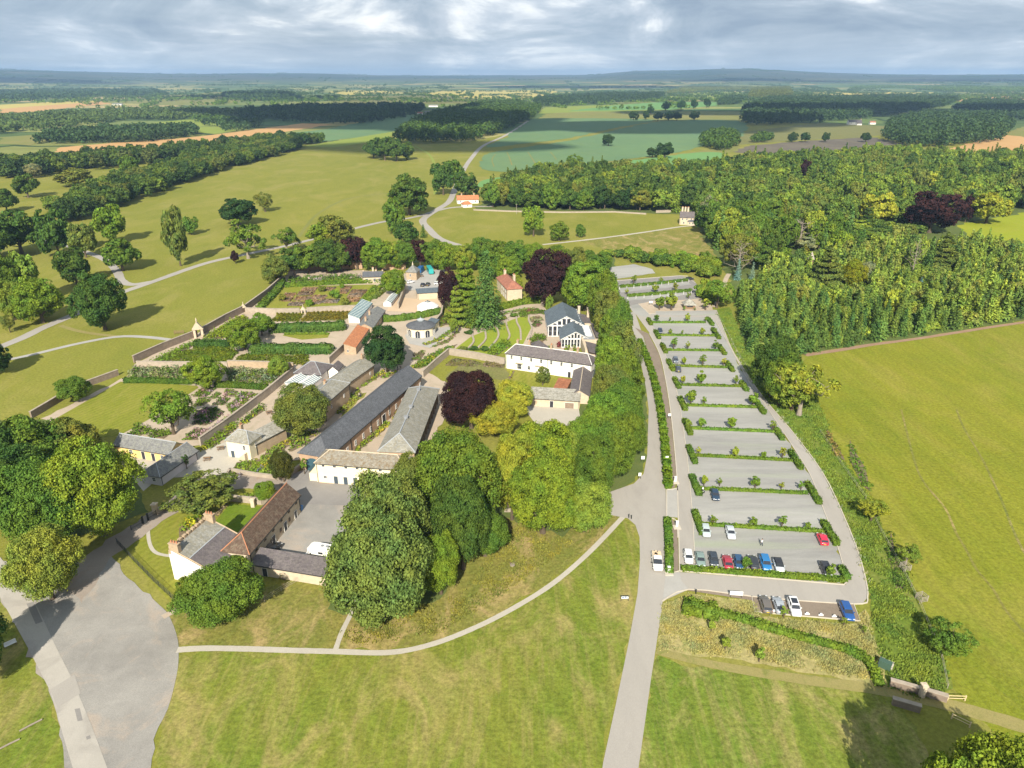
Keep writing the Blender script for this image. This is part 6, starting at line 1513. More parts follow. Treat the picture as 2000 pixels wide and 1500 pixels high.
for x, y, w, lab in ((228, 203, 18, 'white farm building alone among the far left yellow fields'), (846, 206, 18, 'long white farm shed beyond the central wood'), (1580, 171, 16, 'white farm on the far right horizon'), (1602, 171, 10, 'second white farm shed on the far right horizon'), (1733, 171, 10, 'white house at the edge of the far right skyline wood'), (800, 164, 14, 'pale farm cluster on the far plain left of centre'), (1029, 166, 8, 'tiny white house on the far plain in the centre'), (1206, 181, 12, 'small white house on the far plain right of centre'), (186, 160, 16, 'white farm near the far left horizon'), (820, 221, 10, 'pale cottage with red roof behind the dark central wood'), (834, 219, 10, 'second pale cottage behind the dark central wood'), (1624, 172, 12, 'third pale farm building on the far right horizon')):
    house('far_farm', lab, 'farm', (x - w / 2, y), (x + w / 2, y), None, 4.5, 'gable', 2.6, 'white_render', 'tile_red' if 'red' in lab else 'slate_grey', wid=11, ov=.4)
# kiosk hut with shingle roof
r, L, D, ro = house('kiosk', 'small open timber kiosk with shingled pyramid roof at the top of the car park', 'kiosk', (1338, 594), (1358, 594), None, 2.3, 'gable', 1.5, 'timber', 'stone_slate', wid=4.0, ov=.5, ins=(1.7, 1.7), wins=[('f', 1, .5, .5, 1.5, 2.6, 1.0, dict(frame='timber'))])
c0 = W(1584, 508, 9); r = empty('tree_house', (c0[0], c0[1], 0), 0, 'pointed grey roof of a tree house poking out of the plantation', 'tree house')
g = MB(); g.lathe([(1.7, 9.5), (1.7, 9.6), (.05, 13.2)], 8); g.build('roof', M['grey_timber'], r); g = MB(); g.lathe([(1.2, 7), (1.2, 9.5)], 8); g.build('wall', M['timber'], r)
g = MB(); [g.tube([(a, b, -.3), (a * .8, b * .8, 7)], .12, 6) for a in (-1, 1) for b in (-1, 1)]; g.build('stilts', M['timber'], r)
# --------------------------------------------------------- walls and fences
def wall(px, h, label, w=.5, mat='wall_stone', name='garden_wall', cap=True, group=None, world=False):
    P = px if world else GP(px); o0 = P[0]; mb = MB(); cp = MB()
    for a, b in zip(P[:-1], P[1:]):
        L = np.linalg.norm(b - a); c = (a + b) / 2 - o0; rz = math.atan2(*(b - a)[::-1])
        mb.box((c[0], c[1], h / 2 - .2), (L, w, h + .4), 0, rz); cp.box((c[0], c[1], h + .06), (L + .1, w + .16, .13), 0, rz)
    o = mb.build(name, M[mat]); o.location = (o0[0], o0[1], 0); tag(o, label, 'wall', group)
    if cap: cp.build('coping', M['stone_grey'], o)
    return o
wall([(262, 709), (320, 683), (386, 657)], 2.6, 'long garden wall between lower orchard corner and stone gateway')
wall([(393, 655), (440, 628), (480, 608), (522, 577)], 2.8, 'long garden wall rising from the stone gateway to the bend')
wall([(522, 577), (552, 550), (558, 530)], 2.8, 'garden wall leg turning up to the top corner')
wall([(558, 530), (640, 527), (708, 525)], 3.4, 'top wall of the walled garden under the tree belt', mat='stone_warm')
wall([(748, 527), (792, 526)], 3.0, 'short wall between garden house and lodge', mat='stone_warm')
wall([(480, 611), (540, 613), (586, 612)], 2.2, 'cross wall of the garden left of its arch', mat='stone_grey')
wall([(600, 611), (650, 608), (699, 606)], 2.2, 'cross wall of the garden right of its arch', mat='stone_grey')
wall([(268, 714), (340, 715), (445, 716)], 1.6, 'lower terrace wall on the orchard side', mat='stone_grey')
wall([(446, 716), (520, 718), (574, 721)], 2.2, 'lower terrace wall next to the pavilion', mat='stone')
wall([(62, 818), (122, 782)], 2.2, 'outer wall stub left of the bushy wall tree'); wall([(172, 755), (232, 733)], 2.0, 'outer wall piece right of the bushy wall tree')
wall([(392, 872), (440, 838), (518, 778), (572, 733)], 2.6, 'diagonal wall between herb beds and cottage yard', mat='stone_grey')
wall([(643, 712), (676, 681), (702, 645)], 2.6, 'diagonal wall behind the orange pantile shed', mat='stone_grey')
wall([(826, 738), (852, 714), (877, 693)], 2.4, 'wall climbing from the cart shed to the terrace', mat='stone_grey')
wall([(877, 693), (930, 701), (986, 713)], 2.4, 'wall between lawn terraces and the white house garden', mat='stone_grey')
wall([(778, 604), (792, 566)], 2.6, 'wall between glasshouse and sandy court', mat='stone_grey')
wall([(848, 640), (862, 622), (866, 600)], 2.4, 'curving wall right of the sandy court', mat='stone_grey')
wall([(446, 928), (450, 922), (500, 931), (541, 936)], 1.0, 'low curved wall round the flower bank below the cottage', mat='stone_grey', w=.4)
wall([(541, 936), (560, 936), (590, 912)], 1.1, 'low wall behind the clipped yew', mat='stone_grey', w=.4)
wall([(445, 978), (494, 983), (512, 986), (530, 978)], 1.5, 'small yard wall behind the square lawn', mat='stone_grey', w=.4)
wall([(1281, 416), (1310, 415)], 1.8, 'pale garden wall of the stone villa', mat='stone_grey')
wall([(1737, 1339), (1800, 1357), (1848, 1371)], 1.3, 'rough stone parapet on the upper side of the track bridge', w=.6, mat='wall_stone', name='bridge_parapet')
wall([(1741, 1375), (1796, 1391)], 1.3, 'rough stone parapet on the lower side of the track bridge', w=.6, mat='wall_stone', name='bridge_parapet')
wall([(985, 1000), (1008, 1000)], .8, 'short pale wall peeping out under the front grove', mat='stone_grey', w=.4)
wall([(925, 411), (1000, 414), (1100, 416), (1200, 415), (1262, 419)], .9, 'low field wall along the foot of the far wood', mat='stone_grey', w=.6)
wall([(305, 1004), (318, 1000), (328, 992)], 1.3, 'low wall beside the drive gate pillar', mat='stone_grey', w=.4)
def pillar(x, y, w, h, label, name='gate_pillar', cap=.2):
    mb = MB(); mb.box((0, 0, h / 2 - .2), (w, w, h + .4)); mb.box((0, 0, h + .1), (w + .25, w + .25, .2)); mb.add([(-w / 2, -w / 2, h + .2), (w / 2, -w / 2, h + .2), (w / 2, w / 2, h + .2), (-w / 2, w / 2, h + .2), (0, 0, h + .2 + cap)], [(0, 1, 4), (1, 2, 4), (2, 3, 4), (3, 0, 4), (3, 2, 1, 0)])
    o = mb.build(name, M['stone_pale']); o.location = (*W(x, y), 0); return tag(o, label, 'pillar')
pillar(305, 1003, 1.0, 2.4, 'square stone gate pillar beside the drive'); pillar(1799, 1361, .7, 2.4, 'tall stone post at the middle of the bridge parapet', cap=.1)
pillar(495, 990, .8, 1.9, 'stone pillar at the corner of the square lawn')
def gateway(x, y, rz, label, s=1.0):
    r = empty('gateway', (*W(x, y), 0), rz, label, 'gateway')
    mb = MB()
    for a in (-1, 1): mb.box((a * 1.3 * s, 0, 1.6 * s), (.8 * s, 1.4 * s, 3.6 * s))
    mb.build('pier', M['stone_pale'], r)
    mb = MB(); mb.add([(-2 * s, -.9 * s, 3.3 * s), (2 * s, -.9 * s, 3.3 * s), (0, -.9 * s, 6.2 * s), (-2 * s, .9 * s, 3.3 * s), (2 * s, .9 * s, 3.3 * s), (0, .9 * s, 6.2 * s)], [(0, 1, 2), (5, 4, 3), (0, 2, 5, 3), (1, 4, 5, 2), (0, 3, 4, 1)]); g = mb.build('gable', M['stone_pale'], r)
    mb = MB(); mb.lathe([(.25 * s, 6.0 * s), (.2 * s, 6.6 * s), (.3 * s, 6.8 * s), (.03, 7.8 * s)], 8); mb.build('finial', M['stone_pale'], g)
gateway(389, 659, .4, 'gabled stone gateway with finial in the long garden wall')
gateway(593, 613, .05, 'small stone arch in the cross wall of the garden', .55)
gateway(477, 610, .5, 'stone arch with pinnacle at the wall junction', .6)
def fence(px, label, h=1.2, sp=2.0, mat='iron', rails=(.5, 1.1), pw=.06, name='fence', bars=0, group=None):
    P = GP(px); r = empty(name, (*P[0], 0), 0, label, 'fence', group); mr, posts = MB(), []
    for a, b in zip(P[:-1], P[1:]):
        L = np.linalg.norm(b - a); n = max(1, int(L / sp))
        for z in rails: mr.tube([(*(a - P[0]), z), (*(b - P[0]), z)], pw * .6, 4)
        for i in range(n + 1): posts.append(a + (b - a) * i / n - P[0])
        if bars:
            m = int(L / bars)
            for i in range(m): q = a + (b - a) * (i + .5) / m - P[0]; mr.tube([(*q, .1), (*q, h * .95)], .018, 3)
    if mr.v: mr.build('rail', M[mat], r)
    mp = MB(); mp.tube([(0, 0, -.2), (0, 0, h)], pw, 5); pm = None
    for q in posts[:100]:
        if pm is None: o = mp.build('post', M[mat], r); pm = o.data
        else: o = link('post', pm, r)
        o.location = (q[0], q[1], 0)
    return r
fence([(229, 1062), (262, 1097), (300, 1136), (345, 1178), (365, 1200), (385, 1212), (402, 1213)], 'dark green iron railing curving in front of the white gabled house', 1.5, 2.0, 'iron', (.15, .8, 1.4), .05, 'railing', .22)
fence([(257, 1036), (278, 1024)], 'iron railing piece left of the garden gate by the drive', 1.3, 1.6, name='railing', bars=.25); fence([(290, 1016), (306, 1006)], 'iron railing piece right of the garden gate by the drive', 1.3, 1.6, name='railing', bars=.25)
fence([(517, 1176), (550, 1155), (583, 1136)], 'grey wire fence right of the dense round tree', 1.3, 2, 'grey_timber', (.4, .8, 1.2), .05)
fence([(1850, 1368), (1884, 1369)], 'new timber rail fence at the end of the bridge parapet', 1.1, 1.6, 'new_timber', (.5, 1.0), .1); fence([(1858, 1404), (1893, 1421)], 'new timber rail fence across the track from the bridge', 1.1, 1.8, 'new_timber', (.5, 1.0), .1)
fence([(1602, 846), (1640, 905), (1690, 975), (1720, 1040), (1763, 1118), (1795, 1180), (1838, 1285), (1850, 1345)], 'thin post and wire fence between ditch and bright paddock', 1.1, 4.5, 'grey_timber', (.5, 1.0), .05)
fence([(1400, 612), (1440, 690), (1480, 752)], 'low white-flecked wire fence outside the ring road', .9, 4, 'grey_timber', (.8,), .05)
for P, lab in (([(1210, 566), (1345, 552)], 'uppermost'), ([(1226, 585), (1350, 574)], 'second')):
    a, b = GP(P); n = int(np.linalg.norm(b - a) / 3.6); pm = None
    for i in range(n + 1):
        q = a + (b - a) * i / n; mb = MB(); mb.box((0, 0, .6), (.14, .14, 1.6)); mb.box((0, 0, 1.42), (.2, .2, .05))
        if pm is None: o = mb.build('marker_post', M['sign_white']); pm = o.data
        else: o = link('marker_post', pm)
        o.location = (q[0], q[1], 0); tag(o, 'pale post in the row along the %s car park hedge' % lab, 'post', 'pale posts along the %s hedge' % lab)
for x, y, lab in ((1767, 1112, 'slatted timber tree guard under the pale little tree'), (1799, 1172, 'empty slatted timber guard by the paddock fence')):
    r = empty('tree_guard', (*W(x, y), 0), .3, lab, 'tree guard'); mp, ms = MB(), MB()
    for a in (-1, 1):
        for b in (-1, 1): mp.box((a * .68, b * .68, .65), (.09, .09, 1.5))
        for k in range(4): ms.box((0, a * .75, .3 + k * .32), (1.55, .04, .08)); ms.box((a * .75, 0, .3 + k * .32), (.04, 1.44, .08))
    mp.build('post', M['grey_timber'], r); ms.build('slat', M['grey_timber'], r)
# ------------------------------------------------------------ car park hedges
RW = [((1271, 631), (1377, 631), (1268, 623, 637), (1386, 622, 638)), ((1286, 656), (1395, 657), (1283, 647, 664), (1397, 643, 664)), ((1300, 685), (1404, 686), (1296, 673, 692), (1409, 676, 695)), ((1314, 716), (1419, 719), (1309, 704, 727), (1424, 708, 728)),
      ((1326, 753), (1446, 756), (1321, 740, 761), (1452, 748, 766)), ((1338, 793), (1477, 797), (1332, 778, 804), (1484, 787, 811)), ((1350, 838), (1515, 845), (1342, 822, 852), (1520, 839, 862)), ((1357, 891), (1549, 901), (1350, 873, 908), (1552, 883, 919)),
      ((1366, 956), (1576, 965), (1357, 931, 970), (1586, 945, 987)), ((1370, 1026), (1608, 1040), (1363, 1001, 1047), (1619, 1021, 1068)), ((1331, 1113), (1651, 1135), None, (1647, 1110, 1134))]
for i, (a, b, l, r) in enumerate(RW):
    k = ('first', 'second', 'third', 'fourth', 'fifth', 'sixth', 'seventh', 'eighth', 'ninth', 'tenth', 'eleventh')[i]
    big = 1.5 if i == 10 else 1.0
    hedge([a, b], .85 * big, .7 * (1.2 if i == 10 else 1), (.135, .205, .030), 'long clipped hedge dividing the parking bays, %s from the far end' % k, 'parking_hedge', size=.3 if i > 5 else .4, seed=i)
    for s, q, nm in ((0, l, 'left'), (1, r, 'right')):
        if q:
            dx = (q[0] - 1000) / max(q[1] - 150, 1) * (q[2] - q[1]) if True else 0
            hedge([(q[0] - dx * .35, q[1] + 2), (q[0] + dx * .45, q[2] - 1)], 1.3, 1.15, (.11, .17, .026), 'thick short hedge block closing the %s end of the %s hedge row' % (nm, k), 'hedge_block', size=.3 if i > 5 else .4, seed=i + 50 + s)
hedge([(1211, 562), (1280, 556), (1342, 549)], 1.4, 1.2, 'mid', 'uppermost low hedge between the top parking strips', 'parking_hedge'); hedge([(1226, 580), (1290, 575), (1350, 569)], 1.4, 1.2, 'mid', 'low hedge below the uppermost one at the top of the car park', 'parking_hedge')
hedge([(1303, 1018), (1306, 1060), (1307, 1120)], 1.4, 1.3, (.12, .19, .026), 'narrow hedge between the drive and the lane beside the pickup', 'roadside_hedge', size=.3)
hedge([(1248, 668), (1262, 700), (1277, 745), (1289, 800), (1298, 870), (1305, 955)], 1.7, 1.5, (.115, .20, .024), 'long hedge between the leafy road and the car park lane', 'roadside_hedge', size=.36, sm=5, wob=.2)
hedge([(1336, 1188), (1372, 1197), (1400, 1200)], 3.8, 1.3, (.155, .22, .03), 'fat rounded head of the curving hedge below the car park', 'curving_hedge', size=.32, wob=.15)
hedge([(1400, 1200), (1450, 1213), (1500, 1229), (1560, 1247), (1620, 1262), (1672, 1280), (1700, 1302), (1716, 1340)], 1.5, 1.0, (.155, .22, .03), 'curving hedge trailing from its fat head to the ditch', 'curving_hedge', size=.3, sm=4, wob=.15)
# saplings of the car park
def sap(x, yb, yt, label, kind='sapling', col=None, wr=.3, name='young_tree', cat='tree', group=None):
    p = W(x, yb); d = ray(x, yt); h = max(1.2, CAMH + d[2] / d[1] * p[1])
    return place_tree(p, h, h * wr * RNG.uniform(.85, 1.15), kind, vary(C_[col or RNG.choice(['bright', 'spring', 'mid', 'bright', 'lime'])], .15), name, label, cat, group)
def z1(x, y): return 1150 + x / 5.714, 500 + y / 5.714
def z2(x, y): return 1200 + x / 4.411, 740 + y / 4.411
def z3(x, y): return 1230 + x / 4, 960 + y / 4
SR = [(z1, [(750, 735, 655), (905, 735, 680), (1095, 740, 640), (1300, 742, 680)]), (z1, [(905, 882, 815), (1040, 882, 825), (1262, 884, 800), (1405, 885, 800)]), (z1, [(945, 1045, 910), (1105, 1048, 955), (1410, 1050, 945)]), (z1, [(1060, 1222, 1130), (1268, 1230, 1095), (1500, 1232, 1140)]), (z1, [(1045, 1430, 1335), (1250, 1438, 1290), (1640, 1442, 1330)]),
      (z2, [(655, 228, 100), (770, 228, 150), (1190, 238, 125)]), (z2, [(630, 440, 345), (748, 425, 338), (1000, 438, 330), (1360, 450, 355)]), (z2, [(725, 655, 590), (1040, 685, 590), (1280, 688, 625), (1443, 690, 585)]), (z2, [(770, 925, 830), (905, 928, 858), (1210, 940, 845), (1435, 955, 890), (1605, 962, 885)]), (z2, [(845, 1272, 1175), (1195, 1272, 1195), (1440, 1282, 1180), (1660, 1298, 1235)]), (z3, [(900, 612, 510), (1560, 672, 570)])]
ORD = ('first', 'second', 'third', 'fourth', 'fifth')
for i, (f, L) in enumerate(SR):
    for j, (x, yb, yt) in enumerate(L):
        k = ('first', 'second', 'third', 'fourth', 'fifth', 'sixth', 'seventh', 'eighth', 'ninth', 'tenth', 'eleventh')[i]
        X, Y = f(x, yb); sap(X, Y, f(x, yt)[1], 'young tree, %s from the left along the %s hedge row of the car park' % (ORD[j], k), group='car park saplings')
for x, yb, yt, lab in ((500, 315, 212, 'upright young tree at the left of the uppermost hedge'), (805, 295, 238, 'small young tree right of centre on the uppermost hedge'), (425, 435, 365, 'small tree at the left tip of the second top hedge'), (740, 412, 308, 'slim dark tree in the middle of the second top hedge'), (960, 400, 292, 'rounded dark tree towards the right of the second top hedge'),
                       (785, 600, 455, 'bushy tree left of the kiosk by the sandy patch'), (920, 605, 430, 'broad tree immediately left of the kiosk'), (1300, 605, 465, 'yellow-green tree immediately right of the kiosk'), (1110, 480, 405, 'dark tree behind the kiosk roof'), (1065, 612, 560, 'low bush in front of the kiosk'), (1180, 612, 575, 'second low bush in front of the kiosk, right of the first')):
    X, Y = z1(x, yb); sap(X, Y, z1(x, yt)[1], lab, wr=.36)
def z4(x, y): return 1200 + x / 3.333, 1150 + y / 3.333
for x, yb, yt, lab in ((630, 275, 212, 'small yellow-green sapling left in the dry rough grass'), (720, 392, 318, 'yellow sapling in the lower dry rough grass'), (940, 475, 385, 'pale thin sapling at the foot of the dry rough grass'), (1100, 190, 118, 'bright sapling behind the silver car'), (1490, 245, 185, 'bright low sapling beside the royal blue car'), (1620, 292, 240, 'green sapling right of the royal blue car')):
    X, Y = z4(x, yb); sap(X, Y, z4(x, yt)[1], lab, col=RNG.choice(['lime', 'spring']), wr=.28)
# -------------------------------------------------------------- garden planting
def zA(x, y): return 500 + x / 5.714, 500 + y / 5.714
def zB(x, y): return 250 + x / 5, 580 + y / 5
def zC(x, y): return 750 + x / 5.714, 480 + y / 5.714
def zD(x, y): return 900 + x / 5.714, 560 + y / 5.714
def zE(x, y): return 500 + x / 5, 680 + y / 5
def zF(x, y): return 200 + x / 4, 820 + y / 4
def T(f, P): return [f(*p) for p in P]
for i, (x, y, w, lab) in enumerate(((595, 378, 150, 'top row, second'), (555, 425, 165, 'second row, left'), (520, 480, 155, 'third row, left'), (450, 540, 155, 'front row, left'), (370, 440, 115, 'second row, far left'), (350, 490, 95, 'third row, far left'), (700, 465, 150, 'third row, middle'), (665, 520, 135, 'front row, middle left'), (830, 510, 175, 'front row, middle right'), (830, 372, 90, 'top row, middle'), (1010, 360, 100, 'top row, right of middle'), (980, 405, 90, 'second row, right of middle'), (1145, 402, 165, 'second row, right end'), (1110, 445, 150, 'third row, right end'), (1080, 495, 140, 'front row, right end'))):
    hedge(T(zA, [(x - w / 2, y), (x + w / 2, y)]), 5.6, .4, (.25, .175, .13), 'flat brown heather bed of the upper walled garden: ' + lab, 'heather_bed', 'flower bed', size=.5, wob=.02)
hedge(T(zA, [(330, 345), (700, 322), (1050, 305), (1390, 292)]), 3.4, 1.7, (.13, .20, .028), 'long broad hedge under the top wall of the garden', size=.5)
mound(T(zA, [(380, 300), (360, 250), (700, 235), (1170, 215), (1180, 262), (900, 280)]), 1.7, 'mid', 'mixed shrub border against the top garden wall', cols=((.45, .36, .34), .18), sp=1.8, size=.5)
hedge(T(zA, [(40, 600), (160, 480), (250, 380), (300, 290)]), 2.6, 1.6, 'mid', 'leafy border hedge along the inner side of the long wall', size=.5, wob=.2)
for i, (a, b) in enumerate((((1150, 565), (1330, 355)), ((1240, 520), (1395, 345)), ((1320, 480), (1440, 390)))):
    hedge(T(zA, [a, b]), 1.8, 1.1, ['bright', 'spring', 'olive'][i], 'planted row beside the heather beds, %s from the left' % ORD[i], 'plant_row', 'plant row', size=.42, wob=.2)
for x, y, h, lab in ((740, 400, 3, 'round bush between the middle heather beds'), (880, 470, 4, 'thin small tree amid the heather beds'), (300, 500, 3, 'bush at the left of the heather beds'), (1000, 545, 3, 'bush in front of the right heather beds'), (600, 560, 3, 'bush at the foot of the left heather beds'), (960, 365, 2.2, 'clipped ball bush at the top of the heather beds')):
    place_tree(W(*zA(x, y)), h, h * .55, 'shrub', vary(C_[RNG.choice(['olive', 'bright', 'grey'])], .1), 'bush', lab, 'bush')
def parterre(px, sp, ang, col, label, h=.55, w=.6):
    P = GP(px); c = np.mean(P, 0); rng = np.random.default_rng(int(abs(c[0]) * 10)); e = np.array([math.cos(ang), math.sin(ang)]); n = np.array([-e[1], e[0]]); out = []
    for k in np.arange(-40, 40, sp):
        seg = []; 
        for u in np.arange(-45, 45, .7):
            q = c + n * k + e * u
            if inside(P, *q) and rng.random() > .02: seg.append(q)
            else:
                if len(seg) > 2: out.append(hedge_quads([seg[0], seg[-1]], w, h, rng, .36, 2)[0])
                seg = []
        if len(seg) > 2: out.append(hedge_quads([seg[0], seg[-1]], w, h, rng, .36, 2)[0])
    o0 = np.array([*c, 0.]); o = link('parterre', quad_mesh('parterre', np.concatenate(out) - o0, [M['foliage']])); o.location = o0; o.color = (*C_[col], 1) if isinstance(col, str) else (*col, 1)
    return tag(o, label, 'parterre')
sheet('bed_soil', T(zA, [(150, 735), (480, 735), (540, 630), (250, 635)]), .11, 'meadow_brown'); sheet('bed_soil', T(zA, [(490, 735), (1000, 715), (1100, 620), (580, 630)]), .11, 'meadow_brown')
sheet('bed_soil', T(zB, [(250, 650), (640, 500), (990, 500), (1090, 545), (970, 650)]), .11, 'meadow_brown'); sheet('bed_soil', T(zB, [(1000, 655), (1110, 560), (1770, 568), (1760, 670)]), .11, 'meadow_brown')
parterre(T(zA, [(150, 735), (480, 735), (540, 630), (250, 635)]), 1.5, 1.25, (.16, .17, .02), 'box parterre strips left of the small arch'); parterre(T(zA, [(490, 735), (1000, 715), (1100, 620), (580, 630)]), 1.5, 1.15, (.19, .16, .025), 'reddish box parterre right of the small arch')
parterre(T(zB, [(300, 640), (640, 500), (990, 500), (1090, 545), (970, 650)]), 1.5, .05, (.13, .17, .02), 'curving box parterre below the dark clipped hedge'); parterre(T(zB, [(1000, 655), (1110, 560), (1770, 568), (1760, 670)]), 1.6, 1.05, (.14, .17, .02), 'striped box parterre beside the pavilion')
def topiary(P, hgt, wid, col, label, seed, step=2.6):
    """clipped yew hedge swelling into smooth billows"""
    P = smooth(P, 4); rng = np.random.default_rng(seed); out = []; core = MB(); o0 = np.array([*P[0], 0.]); acc = 0
    for a, b2 in zip(P[:-1], P[1:]):
        L = np.linalg.norm(b2 - a); n = max(1, int(L / step))
        for i in range(n):
            q = a + (b2 - a) * (i + rng.uniform(0, .6)) / n; h = hgt * rng.uniform(.82, 1.12); w = wid / 2 * rng.uniform(.85, 1.15); r = step * rng.uniform(.75, 1.05)
            m = 420; dd = unit(rng.normal(0, 1, (m, 3))); dd[:, 2] = np.abs(dd[:, 2])
            e = np.array([h if k == 2 else 1 for k in range(3)]); sq = np.sign(dd) * np.abs(dd) ** .75
            ex = (b2 - a) / L; pp = np.stack([q[0] + ex[0] * sq[:, 0] * r - ex[1] * sq[:, 1] * w, q[1] + ex[1] * sq[:, 0] * r + ex[0] * sq[:, 1] * w, sq[:, 2] * h], 1)
            nn = np.stack([ex[0] * dd[:, 0] / r - ex[1] * dd[:, 1] / w, ex[1] * dd[:, 0] / r + ex[0] * dd[:, 1] / w, dd[:, 2] / h], 1)
            out.append(leafquads(rng, pp - o0, unit(nn), .42, 1.3, .28))
        c = (a + b2) / 2 - P[0]; core.box((c[0], c[1], hgt * .4), (L, wid * .7, hgt * .8), 0, math.atan2(*(b2 - a)[::-1]))
    o = link('topiary_hedge', quad_mesh('topiary_hedge', np.concatenate(out), [M['foliage']], None, core)); o.location = o0; o.color = (*col, 1)
    return tag(o, label, 'hedge')
topiary(GP(T(zA, [(215, 848), (420, 838), (620, 835), (800, 828), (985, 815)])), 3.5, 5.2, (.085, .150, .034), 'upper of two massive billowing clipped hedges', 3)
topiary(GP(T(zB, [(1225, 548), (1420, 545), (1600, 545), (1800, 545), (1980, 540)])), 3.5, 5.2, (.085, .150, .034), 'lower of two massive billowing clipped hedges', 4)
hedge(T(zB, [(660, 485), (820, 485), (1000, 488)]), 3.0, 2.4, (.075, .135, .030), 'smaller dark clipped hedge left of the massive ones', 'topiary_hedge', size=.42)
hedge(T(zB, [(-30, 838), (200, 838), (420, 846), (620, 852)]), 1.4, 1.7, (.085, .135, .022), 'dark clipped hedge along the top of the croquet lawn', size=.34); hedge(T(zB, [(860, 882), (1100, 890), (1370, 908)]), 1.4, 1.9, (.085, .135, .022), 'dark clipped hedge above the herb beds', size=.34)
hedge(T(zA, [(320, 880), (580, 878)]), .8, .7, 'bright', 'low box hedge, left piece on the strip lawn', size=.4); hedge(T(zA, [(600, 876), (810, 876)]), .8, .7, 'bright', 'low box hedge, right piece on the strip lawn', size=.4)
for P, h, col, lab, cc in (
    ([(-20, 800), (60, 690), (600, 690), (600, 805)], 1.5, 'grey', 'grey-green shrub bank between orchard wall and croquet lawn', ((.10, .17, .03), .4)), ([(980, 840), (950, 700), (1500, 720), (1440, 850)], 1.5, 'grey', 'grey-green shrub bank above the right clipped hedge', ((.12, .18, .03), .4)),
    ([(210, 650), (420, 540), (620, 455), (640, 480), (520, 560), (420, 640)], 1.8, 'bright', 'bright bushes inside the wall below the gateway', None), ([(720, 420), (860, 330), (1090, 190), (1180, 200), (1000, 330), (930, 410)], 1.8, 'bright', 'bright bushes inside the wall above the gateway', None),
    ([(630, 975), (720, 890), (850, 905), (760, 985)], .7, 'mid', 'herb bed nearest the hedge corner', ((.34, .24, .30), .25)), ([(800, 995), (860, 935), (920, 940), (850, 1000)], .6, 'mid', 'small herb bed in the second column', None), ([(920, 970), (970, 908), (1080, 922), (1040, 978)], .7, 'bright', 'herb bed with mauve clump in the third column', ((.36, .26, .32), .35)),
    ([(630, 1065), (700, 990), (820, 1002), (740, 1065)], .6, 'mid', 'herb bed beside the airy light green tree', None), ([(830, 1060), (900, 985), (1000, 988), (940, 1060)], .6, 'dark', 'dark herb bed in the middle', ((.30, .18, .26), .2)), ([(960, 1085), (1110, 935), (1310, 950), (1150, 1060), (1040, 1160)], .8, 'mid', 'long herb bed against the diagonal wall', ((.36, .26, .30), .3)),
    ([(640, 1250), (660, 1120), (800, 1080), (950, 1120), (870, 1200), (760, 1260)], .8, 'dark', 'broad shaded herb bed', ((.28, .15, .25), .2)), ([(520, 1400), (660, 1290), (790, 1290), (690, 1400)], .9, 'mid', 'herb bed with mauve mound near the stable roof', ((.36, .24, .27), .35)), ([(800, 1290), (980, 1160), (1000, 1180), (860, 1280)], .7, 'grey', 'narrow lavender strip along the diagonal wall', ((.40, .28, .36), .5)),
    ([(10, 1345), (90, 1250), (245, 1300), (120, 1360)], 1.2, 'mid', 'shrub bed behind the stable roof, left', None), ([(185, 1360), (300, 1300), (440, 1320), (350, 1390)], 1.2, 'mid', 'shrub bed behind the stable roof, right', None)):
    mound(T(zB, P), h, col, lab, cols=cc, sp=1.3 if h > 1 else 1.0, size=.42)
for P, h, col, lab in (([(1080, 1250), (1240, 1100), (1330, 1060), (1340, 1110), (1200, 1200), (1100, 1270)], 1.5, 'mid', 'shrubs along the yard side of the diagonal wall'), ([(690, 1500), (840, 1340), (1040, 1240), (1060, 1280), (900, 1420), (760, 1500)], 1.4, 'bright', 'bushes between diagonal wall and cottage yard')):
    mound(T(zB, P), h, col, lab, sp=1.3, size=.42, cols=((.34, .34, .03), .2))
for P, h, col, lab in (
    ([(870, 440), (950, 350), (1250, 220), (1270, 245), (1010, 400), (900, 450)], .9, 'bright', 'flower bank under the long stone range'), ([(720, 640), (850, 505), (1010, 420), (1030, 450), (900, 590), (840, 640)], .9, 'spring', 'flower bank behind the long slate building'), ([(0, 1200), (100, 1010), (270, 890), (600, 800), (610, 850), (300, 970), (80, 1240)], 1.0, 'spring', 'long flower bank behind the clipped yew'),
    ([(320, 1010), (360, 950), (520, 890), (530, 920), (350, 1015)], .8, 'bright', 'crescent bed inside the curling path'), ([(880, 1010), (960, 920), (1090, 780), (1180, 740), (1300, 740), (1250, 810), (1070, 950), (1000, 1010)], 1.1, 'bright', 'planting between slate building and cart shed'), ([(1320, 700), (1400, 580), (1415, 600), (1360, 700)], .8, 'bright', 'strip of planting by the cart shed rear'),
    ([(1210, 290), (1260, 250), (1380, 230), (1390, 250), (1260, 300)], .8, 'bright', 'small bed at the far end of the slate building'), ([(1500, 190), (1700, 90), (1850, 10), (1890, 40), (1730, 150), (1560, 200)], 1.0, 'bright', 'planted slope below the dark glossy round tree')):
    mound(T(zE, P), h, col, lab, cols=((.36, .33, .05), .22), sp=1.15, size=.42)
mound(T(zF, [(1010, 410), (1050, 335), (1250, 310), (1350, 385), (1350, 440), (1010, 435)]), .8, 'bright', 'flower bank below the cottage inside the low curved wall', cols=((.24, .22, .30), .12), sp=1.1, size=.36)
mound(T(zF, [(600, 920), (600, 850), (690, 780), (780, 740), (800, 770), (700, 850), (620, 930)]), 1.6, 'bright', 'bushes against the battlemented side of the white house', cols=((.40, .38, .03), .25), sp=1.3, size=.4, name='bush_row', cat='bushes')
mound(T(zF, [(870, 740), (960, 660), (990, 650), (900, 760)]), .6, 'brown', 'flower strip left of the square lawn', sp=.9, size=.34)
